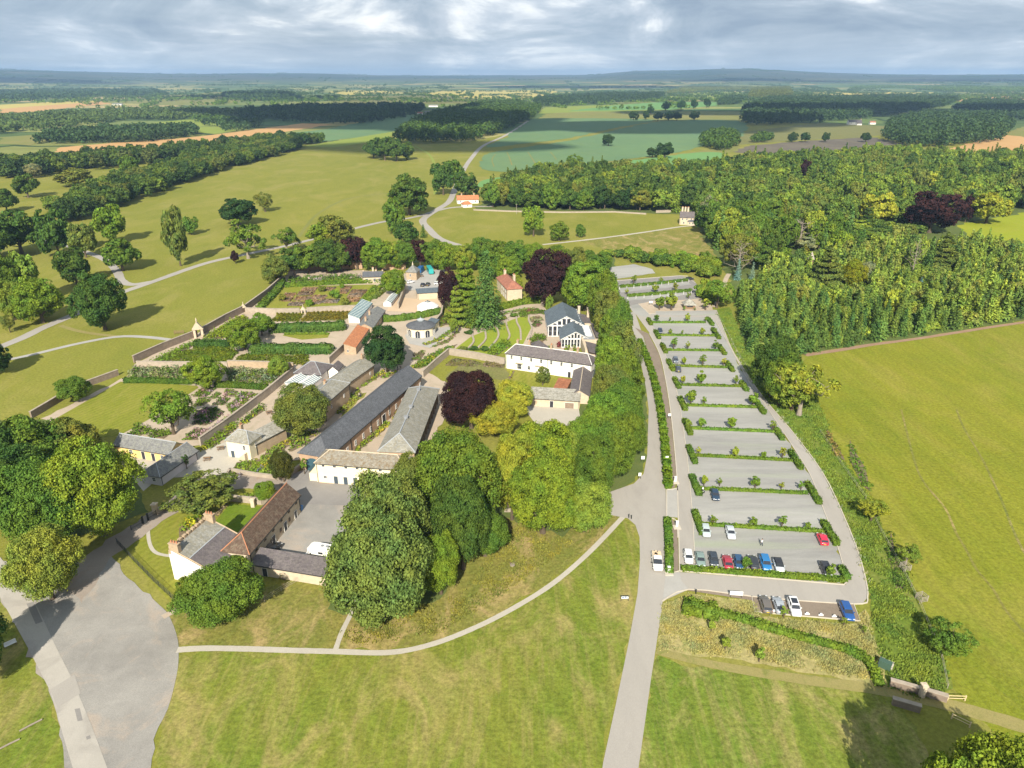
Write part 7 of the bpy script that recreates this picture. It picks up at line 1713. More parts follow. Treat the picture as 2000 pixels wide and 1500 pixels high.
mound(T(zF, [(1080, 640), (1100, 590), (1220, 580), (1200, 640)]), 1.5, 'bright', 'bushes in the little yard behind the square lawn', sp=1.4, size=.4, name='bush_row', cat='bushes')
mound(T(zF, [(1370, 1240), (1380, 1190), (1440, 1200), (1430, 1260)]), 1.6, (.28, .24, .05), 'climber with orange bloom on the lean-to wall', sp=1.1, size=.34, name='bush', cat='bush')
for P, h, col, lab, cc in (
    ([(430, 1110), (600, 1030), (740, 942), (762, 955), (640, 1060), (470, 1115)], .8, 'bright', 'upper curved bed in front of the rotunda', ((.38, .36, .04), .3)), ([(510, 1142), (700, 1052), (815, 950), (832, 962), (720, 1085)], .6, 'olive', 'lower curved bed in front of the rotunda', ((.30, .2, .2), .25)), ([(325, 1280), (345, 1220), (420, 1175), (462, 1200), (405, 1285)], .9, 'mid', 'oval bed between the paths below the rotunda', ((.2, .16, .1), .2)),
    ([(280, 1370), (520, 1215), (700, 1135), (825, 1100), (720, 1190), (560, 1320), (400, 1375)], 1.0, 'mid', 'long planted slope left of the terrace wall', ((.34, .32, .06), .25)), ([(960, 860), (970, 800), (1300, 745), (1680, 685), (1690, 700), (1250, 790), (1000, 870)], .5, 'spring', 'pale flowering border under the long garden hedge', ((.50, .48, .34), .3)),
    ([(600, 900), (640, 800), (720, 770), (960, 800), (950, 860), (740, 880)], 1.5, 'mid', 'shrubbery right of the rotunda', ((.16, .05, .06), .12)), ([(1170, 1220), (1190, 1150), (1290, 1070), (1400, 1070), (1420, 1120), (1260, 1220)], 1.6, 'bright', 'bushes at the foot of the lawn terraces', None), ([(680, 1340), (760, 1265), (960, 1275), (1090, 1320), (1000, 1350)], .5, (.15, .14, .05), 'rough flower plot in the white house garden, left', None), ([(1120, 1310), (1160, 1285), (1340, 1310), (1340, 1365), (1100, 1350)], .6, (.17, .15, .06), 'rough flower plot in the white house garden, right', ((.3, .22, .2), .2)),
    ([(1500, 770), (1540, 730), (1700, 700), (1820, 740), (1700, 770)], .9, 'mid', 'planting at the top of the lawn terraces', ((.24, .12, .12), .2))):
    mound(T(zC, P), h, col, lab, cols=cc, sp=1.1, size=.42)
hedge(T(zC, [(965, 775), (1150, 745), (1350, 700), (1550, 650), (1740, 640)]), 2.8, 2.2, (.145, .21, .028), 'long green garden hedge above the lawn terraces', size=.44, sm=3)
topiary(GP(T(zC, [(10, 845), (180, 835), (340, 810), (480, 790), (640, 745)])), 2.5, 2.8, (.115, .185, .034), 'billowing hedge between marquee and rotunda', 5, 2.0)
for x, y, lab in ((1100, 885, 'dark cushion shrub, first along the terrace path'), (1225, 862, 'dark cushion shrub, second along the terrace path'), (1330, 825, 'dark cushion shrub, third along the terrace path'), (1450, 792, 'dark cushion shrub, last along the terrace path'), (960, 920, 'dark shrub at the left head of the terraces'), (950, 985, 'shrub beside the lowest lawn step'), (880, 1170, 'small shrub at the bottom of the first terrace'), (1010, 1165, 'small shrub at the bottom of the second terrace'), (1125, 1170, 'small shrub at the bottom of the third terrace')):
    place_tree(W(*zC(x, y)), 1.4, 1.7, 'shrub', vary(C_[RNG.choice(['dark', 'mid', 'olive'])], .1), 'bush', lab, 'bush')
for i, P in enumerate(([(1000, 910), (985, 1000), (1000, 1080), (925, 1165)], [(1110, 890), (1132, 980), (1130, 1060), (1050, 1145)], [(1225, 870), (1272, 960), (1268, 1040), (1165, 1165)], [(1355, 825), (1378, 930), (1402, 1010), (1380, 1060)], [(1480, 782), (1482, 860), (1520, 940), (1528, 1055)], [(1620, 782), (1615, 840), (1650, 930), (1615, 1060)])):
    o = ribbon('terrace_wall', T(zC, P), .7, .12, 'stone_grey', 6, kind=None, thick=.4); tag(o, 'curved stone step wall of the lawn terraces, %s from the left' % ('first', 'second', 'third', 'fourth', 'fifth', 'sixth')[i], 'wall')
for P, h, col, lab, cc in (([(760, 600), (840, 530), (950, 550), (955, 600), (800, 645)], 1.2, 'mid', 'shrub island beside the glazed hall', None), ([(790, 440), (810, 395), (880, 390), (900, 430), (830, 460)], .9, 'dark', 'dark round shrub island in the hall garden', ((.2, .1, .1), .3)), ([(640, 310), (680, 285), (760, 300), (740, 345), (660, 340)], .9, 'mid', 'planting at the tip of the fifth terrace', None), ([(860, 300), (900, 265), (970, 280), (950, 315)], .8, 'mid', 'small bed at the hall garden entrance', None), ([(760, 345), (900, 340), (930, 380), (780, 390)], .6, 'grey', 'silvery planting in the hall garden', None),
                           ([(965, 455), (970, 405), (985, 405), (990, 460)], 1.0, (.22, .04, .05), 'crimson shrub against the hall, upper', None), ([(980, 560), (985, 490), (1010, 490), (1010, 555)], 1.0, (.25, .05, .06), 'crimson shrub against the hall, middle', None), ([(1070, 680), (1085, 620), (1110, 620), (1120, 680)], 1.2, (.24, .06, .07), 'crimson shrub at the hall front corner', None), ([(1150, 720), (1160, 650), (1200, 660), (1210, 720)], 1.6, 'bright', 'green shrub in front of the hall gable', None), ([(1250, 740), (1260, 670), (1300, 690), (1290, 740)], 1.6, 'bright', 'second green shrub in front of the hall gable', None),
                           ([(510, 1040), (580, 945), (605, 945), (550, 1050)], .8, (.34, .34, .03), 'yellow hedge strip on the white house lawn', None), ([(310, 770), (340, 690), (500, 610), (560, 620), (480, 720), (380, 780)], 1.6, 'bright', 'bushes left of the white house gable', None), ([(960, 690), (990, 660), (1030, 680), (1000, 700)], .9, 'bright', 'bush on the roof side of the white house', None)):
    mound(T(zD, P), h, col, lab, cols=cc, sp=1.1, size=.4)
# marquee
r = empty('marquee', (*W(836, 606), 0), 0, 'white round marquee with scalloped peak on the sandy court', 'marquee')
mb = MB(); n = 16; prof = [(4.6, .1), (4.5, 2.0), (3.0, 3.0), (1.2, 3.7), (.15, 4.3)]; mb.lathe(prof, n); mb.build('canopy', M['canvas'], r)
mb = MB(); mb.lathe([(1.25, 3.74), (.6, 4.05), (.16, 4.4)], 8); mb.build('crown_vent', M['sign_dark'], r)
# long grass and weeds: nobody could count these
def tufts(name, px, n, h, col, label, seed, size=.5, hj=.4, zmax=None):
    P = GP(px); rng = np.random.default_rng(seed); xs = [p[0] for p in P]; ys = [p[1] for p in P]; pts = []
    while len(pts) < n:
        q = (rng.uniform(min(xs), max(xs)), rng.uniform(min(ys), max(ys)))
        if inside(P, *q) and (math.sin(q[0] * .6) * math.sin(q[1] * .45 + q[0] * .1) + rng.normal(0, .5)) > -.25: pts.append(q)
    pts = np.array(pts); k = 5; pp = np.repeat(pts, k, 0) + rng.normal(0, .3, (n * k, 2)); hh = h * rng.uniform(1 - hj, 1 + hj, n * k)
    a = rng.random(n * k) * 6.283; t = np.stack([np.cos(a), np.sin(a), 0 * a], 1) * (size * .35); ln = np.stack([rng.normal(.15, .25, n * k), rng.normal(.1, .25, n * k), 0 * a], 1) * hh[:, None]
    b = np.concatenate([pp, np.full((n * k, 1), .02)], 1); up = np.stack([0 * a, 0 * a, hh], 1)
    Q = np.stack([b - t, b + t, b + t * .5 + up + ln, b - t * .5 + up + ln], 1); c = np.array([*pts.mean(0), 0.])
    o = link(name, quad_mesh(name, Q - c, [M['foliage']])); o.location = c; o.color = (*col, 1); return tag(o, label, 'grass', None, 'stuff')
tufts('long_grass', [(1402, 615), (1425, 605), (1465, 690), (1500, 735), (1565, 705), (1600, 790), (1645, 900), (1692, 962), (1722, 1030), (1765, 1100), (1790, 1170), (1835, 1270), (1862, 1345), (1800, 1368), (1735, 1345), (1715, 1270), (1702, 1180), (1698, 1150), (1680, 1080), (1648, 1000), (1608, 920), (1548, 840), (1496, 780), (1461, 730), (1431, 680), (1413, 640)], 7000, .3, (.165, .225, .04), 'lush long grass filling the ditch between ring road and paddock', 5)
tufts('dry_grass', [(1294, 1182), (1345, 1163), (1474, 1178), (1485, 1208), (1672, 1220), (1688, 1195), (1708, 1260), (1725, 1330), (1600, 1312), (1450, 1285), (1287, 1270)], 4200, .25, (.34, .32, .13), 'straw-coloured tall grass below the car park', 6, .3)
tufts('cow_parsley', [(1412, 640), (1416, 640), (1460, 730), (1496, 780), (1548, 840), (1608, 920), (1648, 1000), (1680, 1080), (1698, 1150), (1690, 1150), (1674, 1080), (1642, 1000), (1602, 920), (1542, 840), (1490, 780), (1455, 730)], 90, .55, (.34, .36, .24), 'white cow parsley along the outer kerb of the ring road', 8, .26)
tufts('meadow_tufts', [(660, 1235), (900, 1160), (1020, 1010), (1120, 1060), (1000, 1150), (850, 1240), (700, 1262)], 1200, .25, (.22, .21, .045), 'scattered tufts on the dry slope under the grove', 9, .4)
mound([(1660, 860), (1668, 880), (1690, 915), (1700, 960), (1685, 950), (1660, 900)], .7, (.12, .19, .025), 'dark brambles along the middle of the ditch', 'bramble_patch', 'bramble', .32, sp=1.1)
mound([(1740, 1040), (1750, 1090), (1770, 1150), (1750, 1150), (1735, 1090)], .7, (.07, .12, .02), 'dark brambles below the first slatted guard', 'bramble_patch', 'bramble', .32, sp=1.1)
mound([(1610, 830), (1640, 880), (1650, 900), (1630, 890)], 1.0, (.24, .17, .05), 'rusty brown dock weeds at the ditch head', 'weed_patch', 'weeds', .36, sp=1.2)
# -------------------------------------------------------------------- vehicles
m, t = newmat('car_paint'); M['car_paint'] = m
oi = t.n('ShaderNodeObjectInfo'); t.out(oi.outputs['Color'], .28, .5, coat=.6)
def loft(mb, secs, mi=0):
    n = len(secs[0]); vs = [p for s in secs for p in s]; fs = []
    for i in range(len(secs) - 1):
        for k in range(n): fs.append((i * n + k, (i + 1) * n + k, (i + 1) * n + (k + 1) % n, i * n + (k + 1) % n))
    fs.append(tuple(range(n))); fs.append(tuple(range((len(secs) - 1) * n, len(secs) * n))[::-1]); mb.add(vs, fs, mi)
def sec(x, w, z0, z1, r=.12): return [(x, -w + r * .4, z0), (x, -w, z0 + r), (x, -w, z1 - r), (x, -w + r, z1), (x, w - r, z1), (x, w, z1 - r), (x, w, z0 + r), (x, w - r * .4, z0)]
def wheel(root, x, y, r=.32, w=.22):
    mb = MB(); mb.tube([(x, y - w / 2, r), (x, y + w / 2, r)], r, 14, 0); s = 1 if y > 0 else -1
    o = mb.build('wheel', M['rubber'], root); g = MB(); g.tube([(x, y + s * w * .4, r), (x, y + s * (w / 2 + .015), r)], r * .62, 10); g.build('rim', M['hub'], o)
def car(kind, label, group=None):
    L, Wd, H, hood, tail, cab0, cab1, r0, r1 = dict(hatch=(4.0, .86, 1.46, .92, .95, .95, -1.85, .35, -1.45), saloon=(4.5, .89, 1.44, .92, .98, 1.0, -1.75, .35, -1.05), suv=(4.5, .92, 1.68, 1.05, 1.1, 1.05, -2.05, .5, -1.7), estate=(4.6, .89, 1.5, .92, .98, 1.0, -2.1, .4, -1.75))[kind]
    r = empty('parked_car', (0, 0, 0), 0, label, 'car', group); h = L / 2
    mb = MB(); loft(mb, [sec(-h, Wd * .86, .38, tail - .1), sec(-h + .12, Wd * .96, .26, tail), sec(-h * .55, Wd, .2, tail + .02), sec(0, Wd, .2, hood + .06), sec(cab0 - .1, Wd, .2, hood + .04), sec(h - .7, Wd * .97, .22, hood - .04), sec(h - .15, Wd * .9, .26, hood - .16), sec(h, Wd * .78, .36, hood - .3)])
    b = mb.build('body', M['car_paint'], r, True)
    g = MB(); zb = hood + .0; loft(g, [[(cab1, -Wd * .88, zb), (cab1, Wd * .88, zb), (cab1 + .02, Wd * .86, zb + .03), (cab1 + .02, -Wd * .86, zb + .03)], [(r1, -Wd * .86, zb), (r1, Wd * .86, zb), (r1, Wd * .74, H - .05), (r1, -Wd * .74, H - .05)], [(r0, -Wd * .88, zb), (r0, Wd * .88, zb), (r0, Wd * .74, H - .05), (r0, -Wd * .74, H - .05)], [(cab0, -Wd * .86, zb), (cab0, Wd * .86, zb), (cab0 - .02, Wd * .84, zb + .03), (cab0 - .02, -Wd * .84, zb + .03)]])
    g.build('windows', M['glass_dark'], r)
    g = MB(); loft(g, [sec(r1 - .12, Wd * .72, H - .1, H - .03, .03), sec(r1 + .1, Wd * .78, H - .08, H, .03), sec((r0 + r1) / 2, Wd * .79, H - .07, H + .03, .03), sec(r0 - .1, Wd * .78, H - .08, H, .03), sec(r0 + .06, Wd * .74, H - .1, H - .04, .03)])
    for s in (-1, 1):
        for xa, xb in ((r0, cab0), (r1, cab1)): g.tube([(xa, s * Wd * .75, H - .05), (xb, s * Wd * .87, zb + .02)], .045, 4)
        g.tube([((r0 + r1) / 2, s * Wd * .76, H - .05), ((r0 + r1) / 2, s * Wd * .9, zb)], .045, 4)
    g.build('roof', M['car_paint'], r)
    for x in (-h * .62, h * .63):
        for s in (-1, 1): wheel(r, x, s * (Wd - .1))
    for s in (-1, 1):
        g = MB(); g.box((h - .17, s * Wd * .62, hood - .24), (.3, .34, .14)); g.build('headlight', M['lamp_clear'], r)
        g = MB(); g.box((-h + .1, s * Wd * .72, tail - .17), (.14, .3, .2)); g.build('tail_light', M['lamp_red'], r)
        g = MB(); g.box((cab0 - .35, s * (Wd + .08), hood + .08), (.16, .2, .13)); g.build('wing_mirror', M['car_paint'], r)
    g = MB(); g.box((-h - .005, 0, tail - .35), (.03, .5, .11)); g.build('number_plate', M['plate_yellow'], r)
    return r
CARM = {}
def park(kind, x, y, hd, col, label, roof=None, name='parked_car', group='parked cars'):
    if kind not in CARM: r = CARM[kind] = car(kind, label, group)
    else: r = copy_tree(CARM[kind])
    tag(r, label, 'car', group); p = W(x, y); r.location = (p[0], p[1], .13); r.rotation_euler = (0, 0, math.radians(hd))
    for c in r.children:
        c.color = (*(roof if roof and c.name.startswith('roof') else col), 1)
    return r
N_, S_ = 83, 263
park('hatch', 1344, 1093, S_, (.72, .73, .75), 'white car at the left end of the front row')
park('saloon', 1367, 1098, S_, (.20, .27, .25), 'grey-green car second in the front row')
park('hatch', 1393, 1098, S_, (.035, .045, .06), 'near-black car third in the front row')
park('saloon', 1420, 1103, N_, (.36, .03, .05), 'dark red car fourth in the front row')
park('hatch', 1442, 1104, S_, (.02, .07, .16), 'dark blue car behind the small yellow-green tree in the front row')
park('suv', 1470, 1105, N_, (.03, .033, .04), 'black car between the dark blue and bright blue ones')
park('suv', 1494, 1106, S_, (.02, .17, .42), 'bright blue car in the front row')
park('hatch', 1520, 1110, S_, (.55, .60, .64), 'pale car with black roof at the right of the front row', (.02, .02, .025))
park('hatch', 1612, 1117, S_, (.03, .03, .035), 'dark car hidden behind the sapling at the far right of the front row')
park('hatch', 1378, 1042, S_, (.45, .52, .53), 'pale teal car against the tenth hedge, left')
park('saloon', 1426, 1045, S_, (.50, .54, .58), 'silver car against the tenth hedge, second from left')
park('hatch', 1605, 1058, N_, (.62, .02, .06), 'bright red hatchback alone at the right of the tenth hedge')
park('saloon', 1396, 971, S_, (.02, .045, .085), 'navy car alone below the ninth hedge beside the motorcycle')
park('estate', 1494, 1186, N_, (.14, .125, .11), 'grey-brown car at the left of the lower strip')
park('saloon', 1520, 1188, N_, (.36, .39, .43), 'silver-grey car next to the grey-brown one')
park('suv', 1550, 1192, S_, (.74, .75, .76), 'white car with dark sunroof on the lower strip', None)
park('estate', 1653, 1200, S_, (.015, .08, .28), 'royal blue car at the right end of the lower strip')
park('hatch', 1289, 650, S_, (.02, .03, .06), 'dark car alone in the second bay from the far end')
park('hatch', 1319, 707, S_, (.10, .12, .15), 'dark car with white bonnet in the fourth bay')
park('estate', 1324, 724, N_, (.05, .06, .08), 'dark grey estate below the fourth hedge')
park('hatch', 1347, 547, 20, (.03, .03, .035), 'black car at the end of the uppermost hedge')
park('suv', 532, 1078, 60, (.02, .02, .022), 'black car beside the barn in the gravel yard')
park('hatch', 826, 559, N_, (.03, .035, .05), 'dark car left of two behind the flat-topped block'); park('hatch', 836, 558, N_, (.035, .035, .04), 'dark car right of two behind the flat-topped block')
park('hatch', 855, 556, 20, (.7, .7, .7), 'white car behind the flat-topped block by the purple beech'); park('suv', 860, 549, 60, (.04, .05, .06), 'dark car touching the purple beech in the work yard'); park('hatch', 802, 553, 40, (.7, .7, .72), 'white car by the work yard wall')
park('hatch', 1167, 712, N_, (.4, .45, .5), 'pale car half hidden by the roadside row behind the white house')
sr = MB()
# sunroof on the white car
for o in list(bpy.data.objects):
    if o.get('label') == 'white car with dark sunroof on the lower strip':
        g = MB(); g.box((-.5, 0, 1.72), (1.4, 1.1, .03)); g.build('sunroof', M['glass_dark'], o)
# pickup on the drive
p = W(1283, 1103); r = empty('pickup_truck', (*p, .12), math.radians(264), 'white pickup driving towards the camera with sandy load in its bed', 'pickup')
mb = MB(); loft(mb, [sec(-2.7, .95, .5, 1.05, .05), sec(-.5, .97, .4, 1.05, .05), sec(-.45, .97, .4, 1.1), sec(1.3, .97, .4, 1.12), sec(2.3, .93, .4, 1.02), sec(2.62, .8, .45, .85)]); b = mb.build('body', M['white_paint'], r)
g = MB(); loft(g, [[(-.45, -.9, 1.05), (-.45, .9, 1.05), (-.4, .78, 1.78), (-.4, -.78, 1.78)], [(.75, -.9, 1.05), (.75, .9, 1.05), (.55, .76, 1.78), (.55, -.76, 1.78)], [(1.45, -.88, 1.05), (1.45, .88, 1.05), (1.42, .86, 1.08), (1.42, -.86, 1.08)]]); g.build('windows', M['glass_dark'], r)
g = MB(); loft(g, [sec(-.48, .8, 1.74, 1.84, .03), sec(.6, .78, 1.74, 1.84, .03)]); g.build('roof', M['white_paint'], r)
g = MB(); g.box((-1.6, 0, 1.16), (2.1, 1.78, .3)); rngl = random.Random(2); [g.box((-1.6 + rngl.uniform(-.8, .8), rngl.uniform(-.6, .6), 1.33), (.6, .5, .22), 0, rngl.random() * 3) for _ in range(8)]; g.build('load', M['sand'], r)
for x in (-1.7, 1.65):
    for s in (-1, 1): wheel(r, x, s * .86, .37, .26)
for s in (-1, 1): g = MB(); g.box((2.52, s * .62, .78), (.2, .3, .18)); g.build('headlight', M['lamp_clear'], r); g = MB(); g.box((1.05, s * 1.1, 1.15), (.16, .24, .18)); g.build('wing_mirror', M['iron'], r)
# motorhome
p = W(630, 1090); r = empty('motorhome', (*p, .12), math.radians(167), 'white motorhome standing in the gravel yard, tail hidden by the drooping tree', 'motorhome')
mb = MB(); loft(mb, [sec(-3.4, 1.08, .5, 2.85), sec(1.2, 1.1, .5, 2.95), sec(2.0, 1.08, 1.75, 2.9), sec(2.6, 1.0, 1.9, 2.6)]); mb.build('body', M['white_paint'], r)
mb = MB(); loft(mb, [sec(1.0, .98, .45, 1.75), sec(2.2, .97, .45, 1.7), sec(2.75, .95, .45, 1.2), sec(3.35, .85, .45, .95)]); cb_ = mb.build('cab', M['white_paint'], r)
g = MB(); g.add([(2.28, -.84, 1.68), (2.28, .84, 1.68), (2.84, .86, 1.2), (2.84, -.86, 1.2)], [(0, 3, 2, 1)]); g.build('windscreen', M['glass_dark'], r)
for s in (-1, 1):
    for x, z, w, h in ((1.75, 1.42, .8, .4), (-.3, 1.9, 1.0, .5), (-2.3, 1.9, .8, .5)): g = MB(); g.box((x, s * 1.1 if x < 1 else s * .985, z), (w, .05, h)); g.build('window', M['glass_dark'], r)
    for x in (-2.1, 2.35): wheel(r, x, s * .9, .34, .25)
    g = MB(); g.box((3.3, s * .6, .78), (.15, .28, .2)); g.build('headlight', M['lamp_clear'], r)
for x in (-2.6, -1.4, -.3): g = MB(); g.box((x, 0, 3.0), (.6, .6, .08)); g.build('roof_hatch', M['flat_grey'], r)
# lorry and bus of the work yard
def boxvan(nm, label, cat, x, y, hd, mat, L, Hh, cabm):
    r = empty(nm, (*W(x, y), .12), math.radians(hd), label, cat)
    mb = MB(); loft(mb, [sec(-L / 2, 1.15, .5, Hh), sec(L / 2 - (1.6 if nm == 'lorry' else .3), 1.15, .5, Hh)] + ([] if nm == 'lorry' else [sec(L / 2, 1.05, .5, Hh - .3)])); mb.build('body', M[mat], r)
    if nm == 'lorry': mb = MB(); loft(mb, [sec(L / 2 - 1.5, 1.05, .45, 2.3), sec(L / 2, 1.0, .45, 1.7)]); mb.build('cab', M[cabm], r)
    for s in (-1, 1):
        g = MB(); g.box((0 if nm == 'bus' else L / 2 - .9, s * (1.16 if nm == 'bus' else 1.04), Hh * .68 if nm == 'bus' else 1.6), (L * .8 if nm == 'bus' else .8, .04, .6)); g.build('window', M['glass_dark'], r)
        for q in (-L * .3, L * .33): wheel(r, q, s * 1.0, .42, .28)
    return r
boxvan('lorry', 'dark blue box lorry beside the stone lodge', 'lorry', 822, 532, 80, 'blue_paint', 6.5, 3.0, 'blue_paint'); boxvan('bus', 'turquoise bus parked in the work yard', 'bus', 840, 533, 105, 'teal_paint', 8.5, 2.9, 'teal_paint')
# motorcycle
r = empty('motorcycle', (*W(1372, 963), .13), math.radians(75), 'white and black motorcycle beside the navy car', 'motorcycle')
for x in (-.7, .7): g = MB(); g.tube([(x, -.06, .32), (x, .06, .32)], .32, 14); g.build('wheel', M['rubber'], r)
g = MB(); loft(g, [[(-.85, -.16, .75), (-.85, .16, .75), (-.85, .12, .9), (-.85, -.12, .9)], [(-.1, -.18, .45), (-.1, .18, .45), (-.1, .16, .85), (-.1, -.16, .85)], [(.3, -.2, .45), (.3, .2, .45), (.3, .16, 1.02), (.3, -.16, 1.02)], [(.75, -.14, .6), (.75, .14, .6), (.7, .1, 1.15), (.7, -.1, 1.15)]]); g.build('fairing', M['white_paint'], r)
g = MB(); g.box((-.42, 0, .92), (.75, .28, .1)); g.build('seat', M['rubber'], r); g = MB(); g.tube([(.55, -.38, 1.1), (.62, 0, 1.12), (.55, .38, 1.1)], .025, 5); g.tube([(.7, 0, .32), (.55, 0, 1.1)], .04, 5); g.build('handlebar', M['iron'], r)
g = MB(); g.box((-.75, .32, .7), (.5, .22, .35)); g.box((-.75, -.32, .7), (.5, .22, .35)); g.build('pannier', M['iron'], r)
# -------------------------------------------------------------------- people
def person(x, y, hd, top, leg, label, sit=False, stride=.28, group=None):
    me = bpy.data.meshes.new('person')
    hz_ = .9
    V = [(0, 0, .92), (0, 0, 1.15), (0, 0, 1.38), (0, 0, 1.5), (.02, 0, 1.62), (.02, 0, 1.72),
         (0, .19, 1.40), (-.06, .25, 1.14), (.08, .27, .92), (.13, .26, .83), (0, -.19, 1.40), (.05, -.25, 1.14), (.2, -.24, .96), (.26, -.22, .88),
         (0, .1, .88), (stride * .5, .1, .5), (stride * .55 - .05, .1, .09), (stride * .55 + .14, .11, .05), (0, -.1, .88), (-stride * .25, -.1, .48), (-stride * .8, -.1, .1), (-stride * .8 + .16, -.11, .05)]
    Ed = [(0, 1), (1, 2), (2, 3), (3, 4), (4, 5), (2, 6), (6, 7), (7, 8), (8, 9), (2, 10), (10, 11), (11, 12), (12, 13), (0, 14), (14, 15), (15, 16), (16, 17), (0, 18), (18, 19), (19, 20), (20, 21)]
    R_ = [.15, .14, .16, .065, .105, .085, .07, .05, .04, .045, .07, .05, .04, .045, .095, .07, .045, .04, .095, .07, .045, .04]
    me.from_pydata(V, Ed, []); o = bpy.data.objects.new('person', me); COL.objects.link(o)
    md = o.modifiers.new('skin', 'SKIN'); sv = me.skin_vertices[0].data
    for i, q in enumerate(R_): sv[i].radius = (q * (.75 if i in (0, 1, 2) else 1), q)
    sv[0].use_root = True; o.modifiers.new('sub', 'SUBSURF').levels = 1
    ev = o.evaluated_get(bpy.context.evaluated_depsgraph_get()); nm = bpy.data.meshes.new_from_object(ev); o.modifiers.clear(); o.data = nm; bpy.data.meshes.remove(me)
    nm.materials.clear()
    for k in (top, leg, 'skin', 'rubber'): nm.materials.append(M[k])
    for pl in nm.polygons:
        c = pl.center; pl.material_index = 3 if c.z < .1 else 1 if (c.z < .93 and abs(c.y) < .2) else 2 if (c.z > 1.47 or (abs(c.y) > .2 and c.z < 1.1)) else 0
        pl.use_smooth = True
    o.location = (*W(x, y), .13); o.rotation_euler = (0, 0, math.radians(hd)); tag(o, label, 'person', group)
    g = MB(); g.lathe([(.1, 1.66), (.115, 1.72), (.09, 1.79), (.03, 1.82)], 10, (.0, 0)); g.build('hair', M['hair'], o, True)
    return o
person(1487, 1067, 120, 'cloth_white', 'cloth_navy', 'person in a white top walking across the front parking bay')
person(777, 724, 30, 'cloth_navy', 'cloth_black', 'person in dark clothes, left of two by the end of the slate roof'); person(783, 724, 30, 'cloth_black', 'cloth_navy', 'person in dark clothes, right of two by the end of the slate roof')
person(702, 777, 200, 'cloth_white', 'cloth_navy', 'person in a pale top on the terrace behind the slate building'); person(705, 776, 20, 'cloth_navy', 'cloth_navy', 'person in navy beside the pale-topped one on the slate terrace')
person(972, 617, 180, 'cloth_navy', 'cloth_black', 'dark-clad person walking on the terrace path'); person(811, 655, 90, 'cloth_black', 'cloth_black', 'dark-clad person standing in front of the rotunda')
# ---------------------------------------------------------- street furniture
def board(x, y, w, h, label, rz=0.0, face='sign_white', legs=True, name='sign_board', z=0.9, cat='sign'):
    r = empty(name, (*W(x, y), 0), rz, label, cat); g = MB(); g.box((0, 0, z + h / 2), (w, .08, h)); g.build('panel', M[face], r)
    g = MB()
    for s in (-1, 1): g.box((s * (w / 2 - .08), .07, (z + h) / 2 - .1), (.09, .09, z + h + .2))
    g.build('post', M['iron'], r); return r
r = board(1220, 1174, 1.5, .7, 'dark-framed information board on the lawn left of the drive', 0, 'sign_dark', z=.5)
g = MB(); g.box((0, -.05, .85), (1.3, .03, .5)); g.build('printed_sheet', M['sign_white'], r)
for k, (x, y, w) in enumerate(((-.36, .9, .34), (.1, .95, .3), (.42, .82, .22))): g = MB(); g.box((x, -.068, y), (w, .01, .22)); g.build('printed_picture', M['blue_paint'], r)
for x, y, w, h, lab in ((1255, 903, .9, .9, 'small white notice on the grass verge under the roadside row'), (1249, 936, .7, .9, 'white post notice at the grass corner by the road junction'), (1302, 903, .8, .9, 'white sign beside the end of the long roadside hedge'), (1307, 818, .8, .8, 'white sign halfway along the verge of the lane'), (1271, 596, 1.6, .9, 'white board on the sandy patch near the kiosk')):
    board(x, y, w, h, lab)
for x, y, lab in ((1319, 943, 'pale ticket slab on the verge above the upper crossing'), (1322, 1031, 'pale ticket slab on the verge below the upper crossing'), (1306, 1121, 'little pale slab at the tip of the narrow hedge')):
    r = empty('pay_point', (*W(x, y), .12), 0, lab, 'pay point'); g = MB(); g.box((0, 0, .06), (1.6, 1.5, .12)); g.build('base_slab', M['kerb'], r); g = MB(); g.box((0, .3, .75), (.5, .35, 1.3)); g.box((0, .27, 1.43), (.6, .5, .07)); g.build('machine', M['sign_white'], r)
r = empty('road_board', (*W(1437, 1168), .12), -.1, 'broad white notice standing at the edge of the ring road', 'sign'); g = MB(); g.box((0, 0, 1.0), (2.4, .08, .9)); g.build('panel', M['sign_white'], r); g = MB(); [g.box((s, .06, .5), (.08, .08, 1.2)) for s in (-1, 1)]; g.build('post', M['iron'], r)
for x, y, lab in ((1359, 1160, 'dark bollard on the verge at the start of the ring road'), (1228, 1012, 'dark bollard at the end of the curved footpath'), (1233, 1014, 'second dark bollard at the footpath end, nearer the road')):
    g = MB(); g.lathe([(.11, -.2), (.11, .85), (.13, .9), (.08, 1.0)], 8); o = g.build('bollard', M['iron']); o.location = (*W(x, y), .1); tag(o, lab, 'bollard')
for i, x in enumerate((1511, 1576, 1603, 1629)):
    y = (1196, 1201, 1203, 1206)[i]; g = MB(); g.box((0, 0, .1), (.9, .18, .2)); g.box((0, .05, .32), (.4, .06, .3)); o = g.build('bay_marker', M['sign_white']); o.location = (*W(x, y), .13); tag(o, 'small white bay marker on the lower strip, %s from the left' % ORD[i], 'marker')
r = empty('utility_cabinet', (*W(1727, 1305), 0), .9, 'green utility cabinet on a pale slab at the end of the curving hedge', 'cabinet'); g = MB(); g.box((1.2, 0, .07), (2.2, 2.2, .15)); g.build('base_slab', M['kerb'], r); g = MB(); g.box((0, 0, .7), (.8, 1.8, 1.5)); g.box((0, 0, 1.48), (.95, 1.95, .08)); g.build('housing', M['green_metal'], r)
for x, y, L, rz, lab in ((19, 1455, 2.6, .75, 'shorter grey log on the bottom left grass'), (61, 1418, 3.0, .8, 'longer pale log above the shorter one on the bottom left grass')):
    g = MB(); g.tube([(-L / 2, 0, .15), (0, .03, .16), (L / 2, 0, .14)], [.14, .15, .12], 8); o = g.build('log', M['pale_bark']); o.location = (*W(x, y), .05); o.rotation_euler = (0, 0, rz); tag(o, lab, 'log')
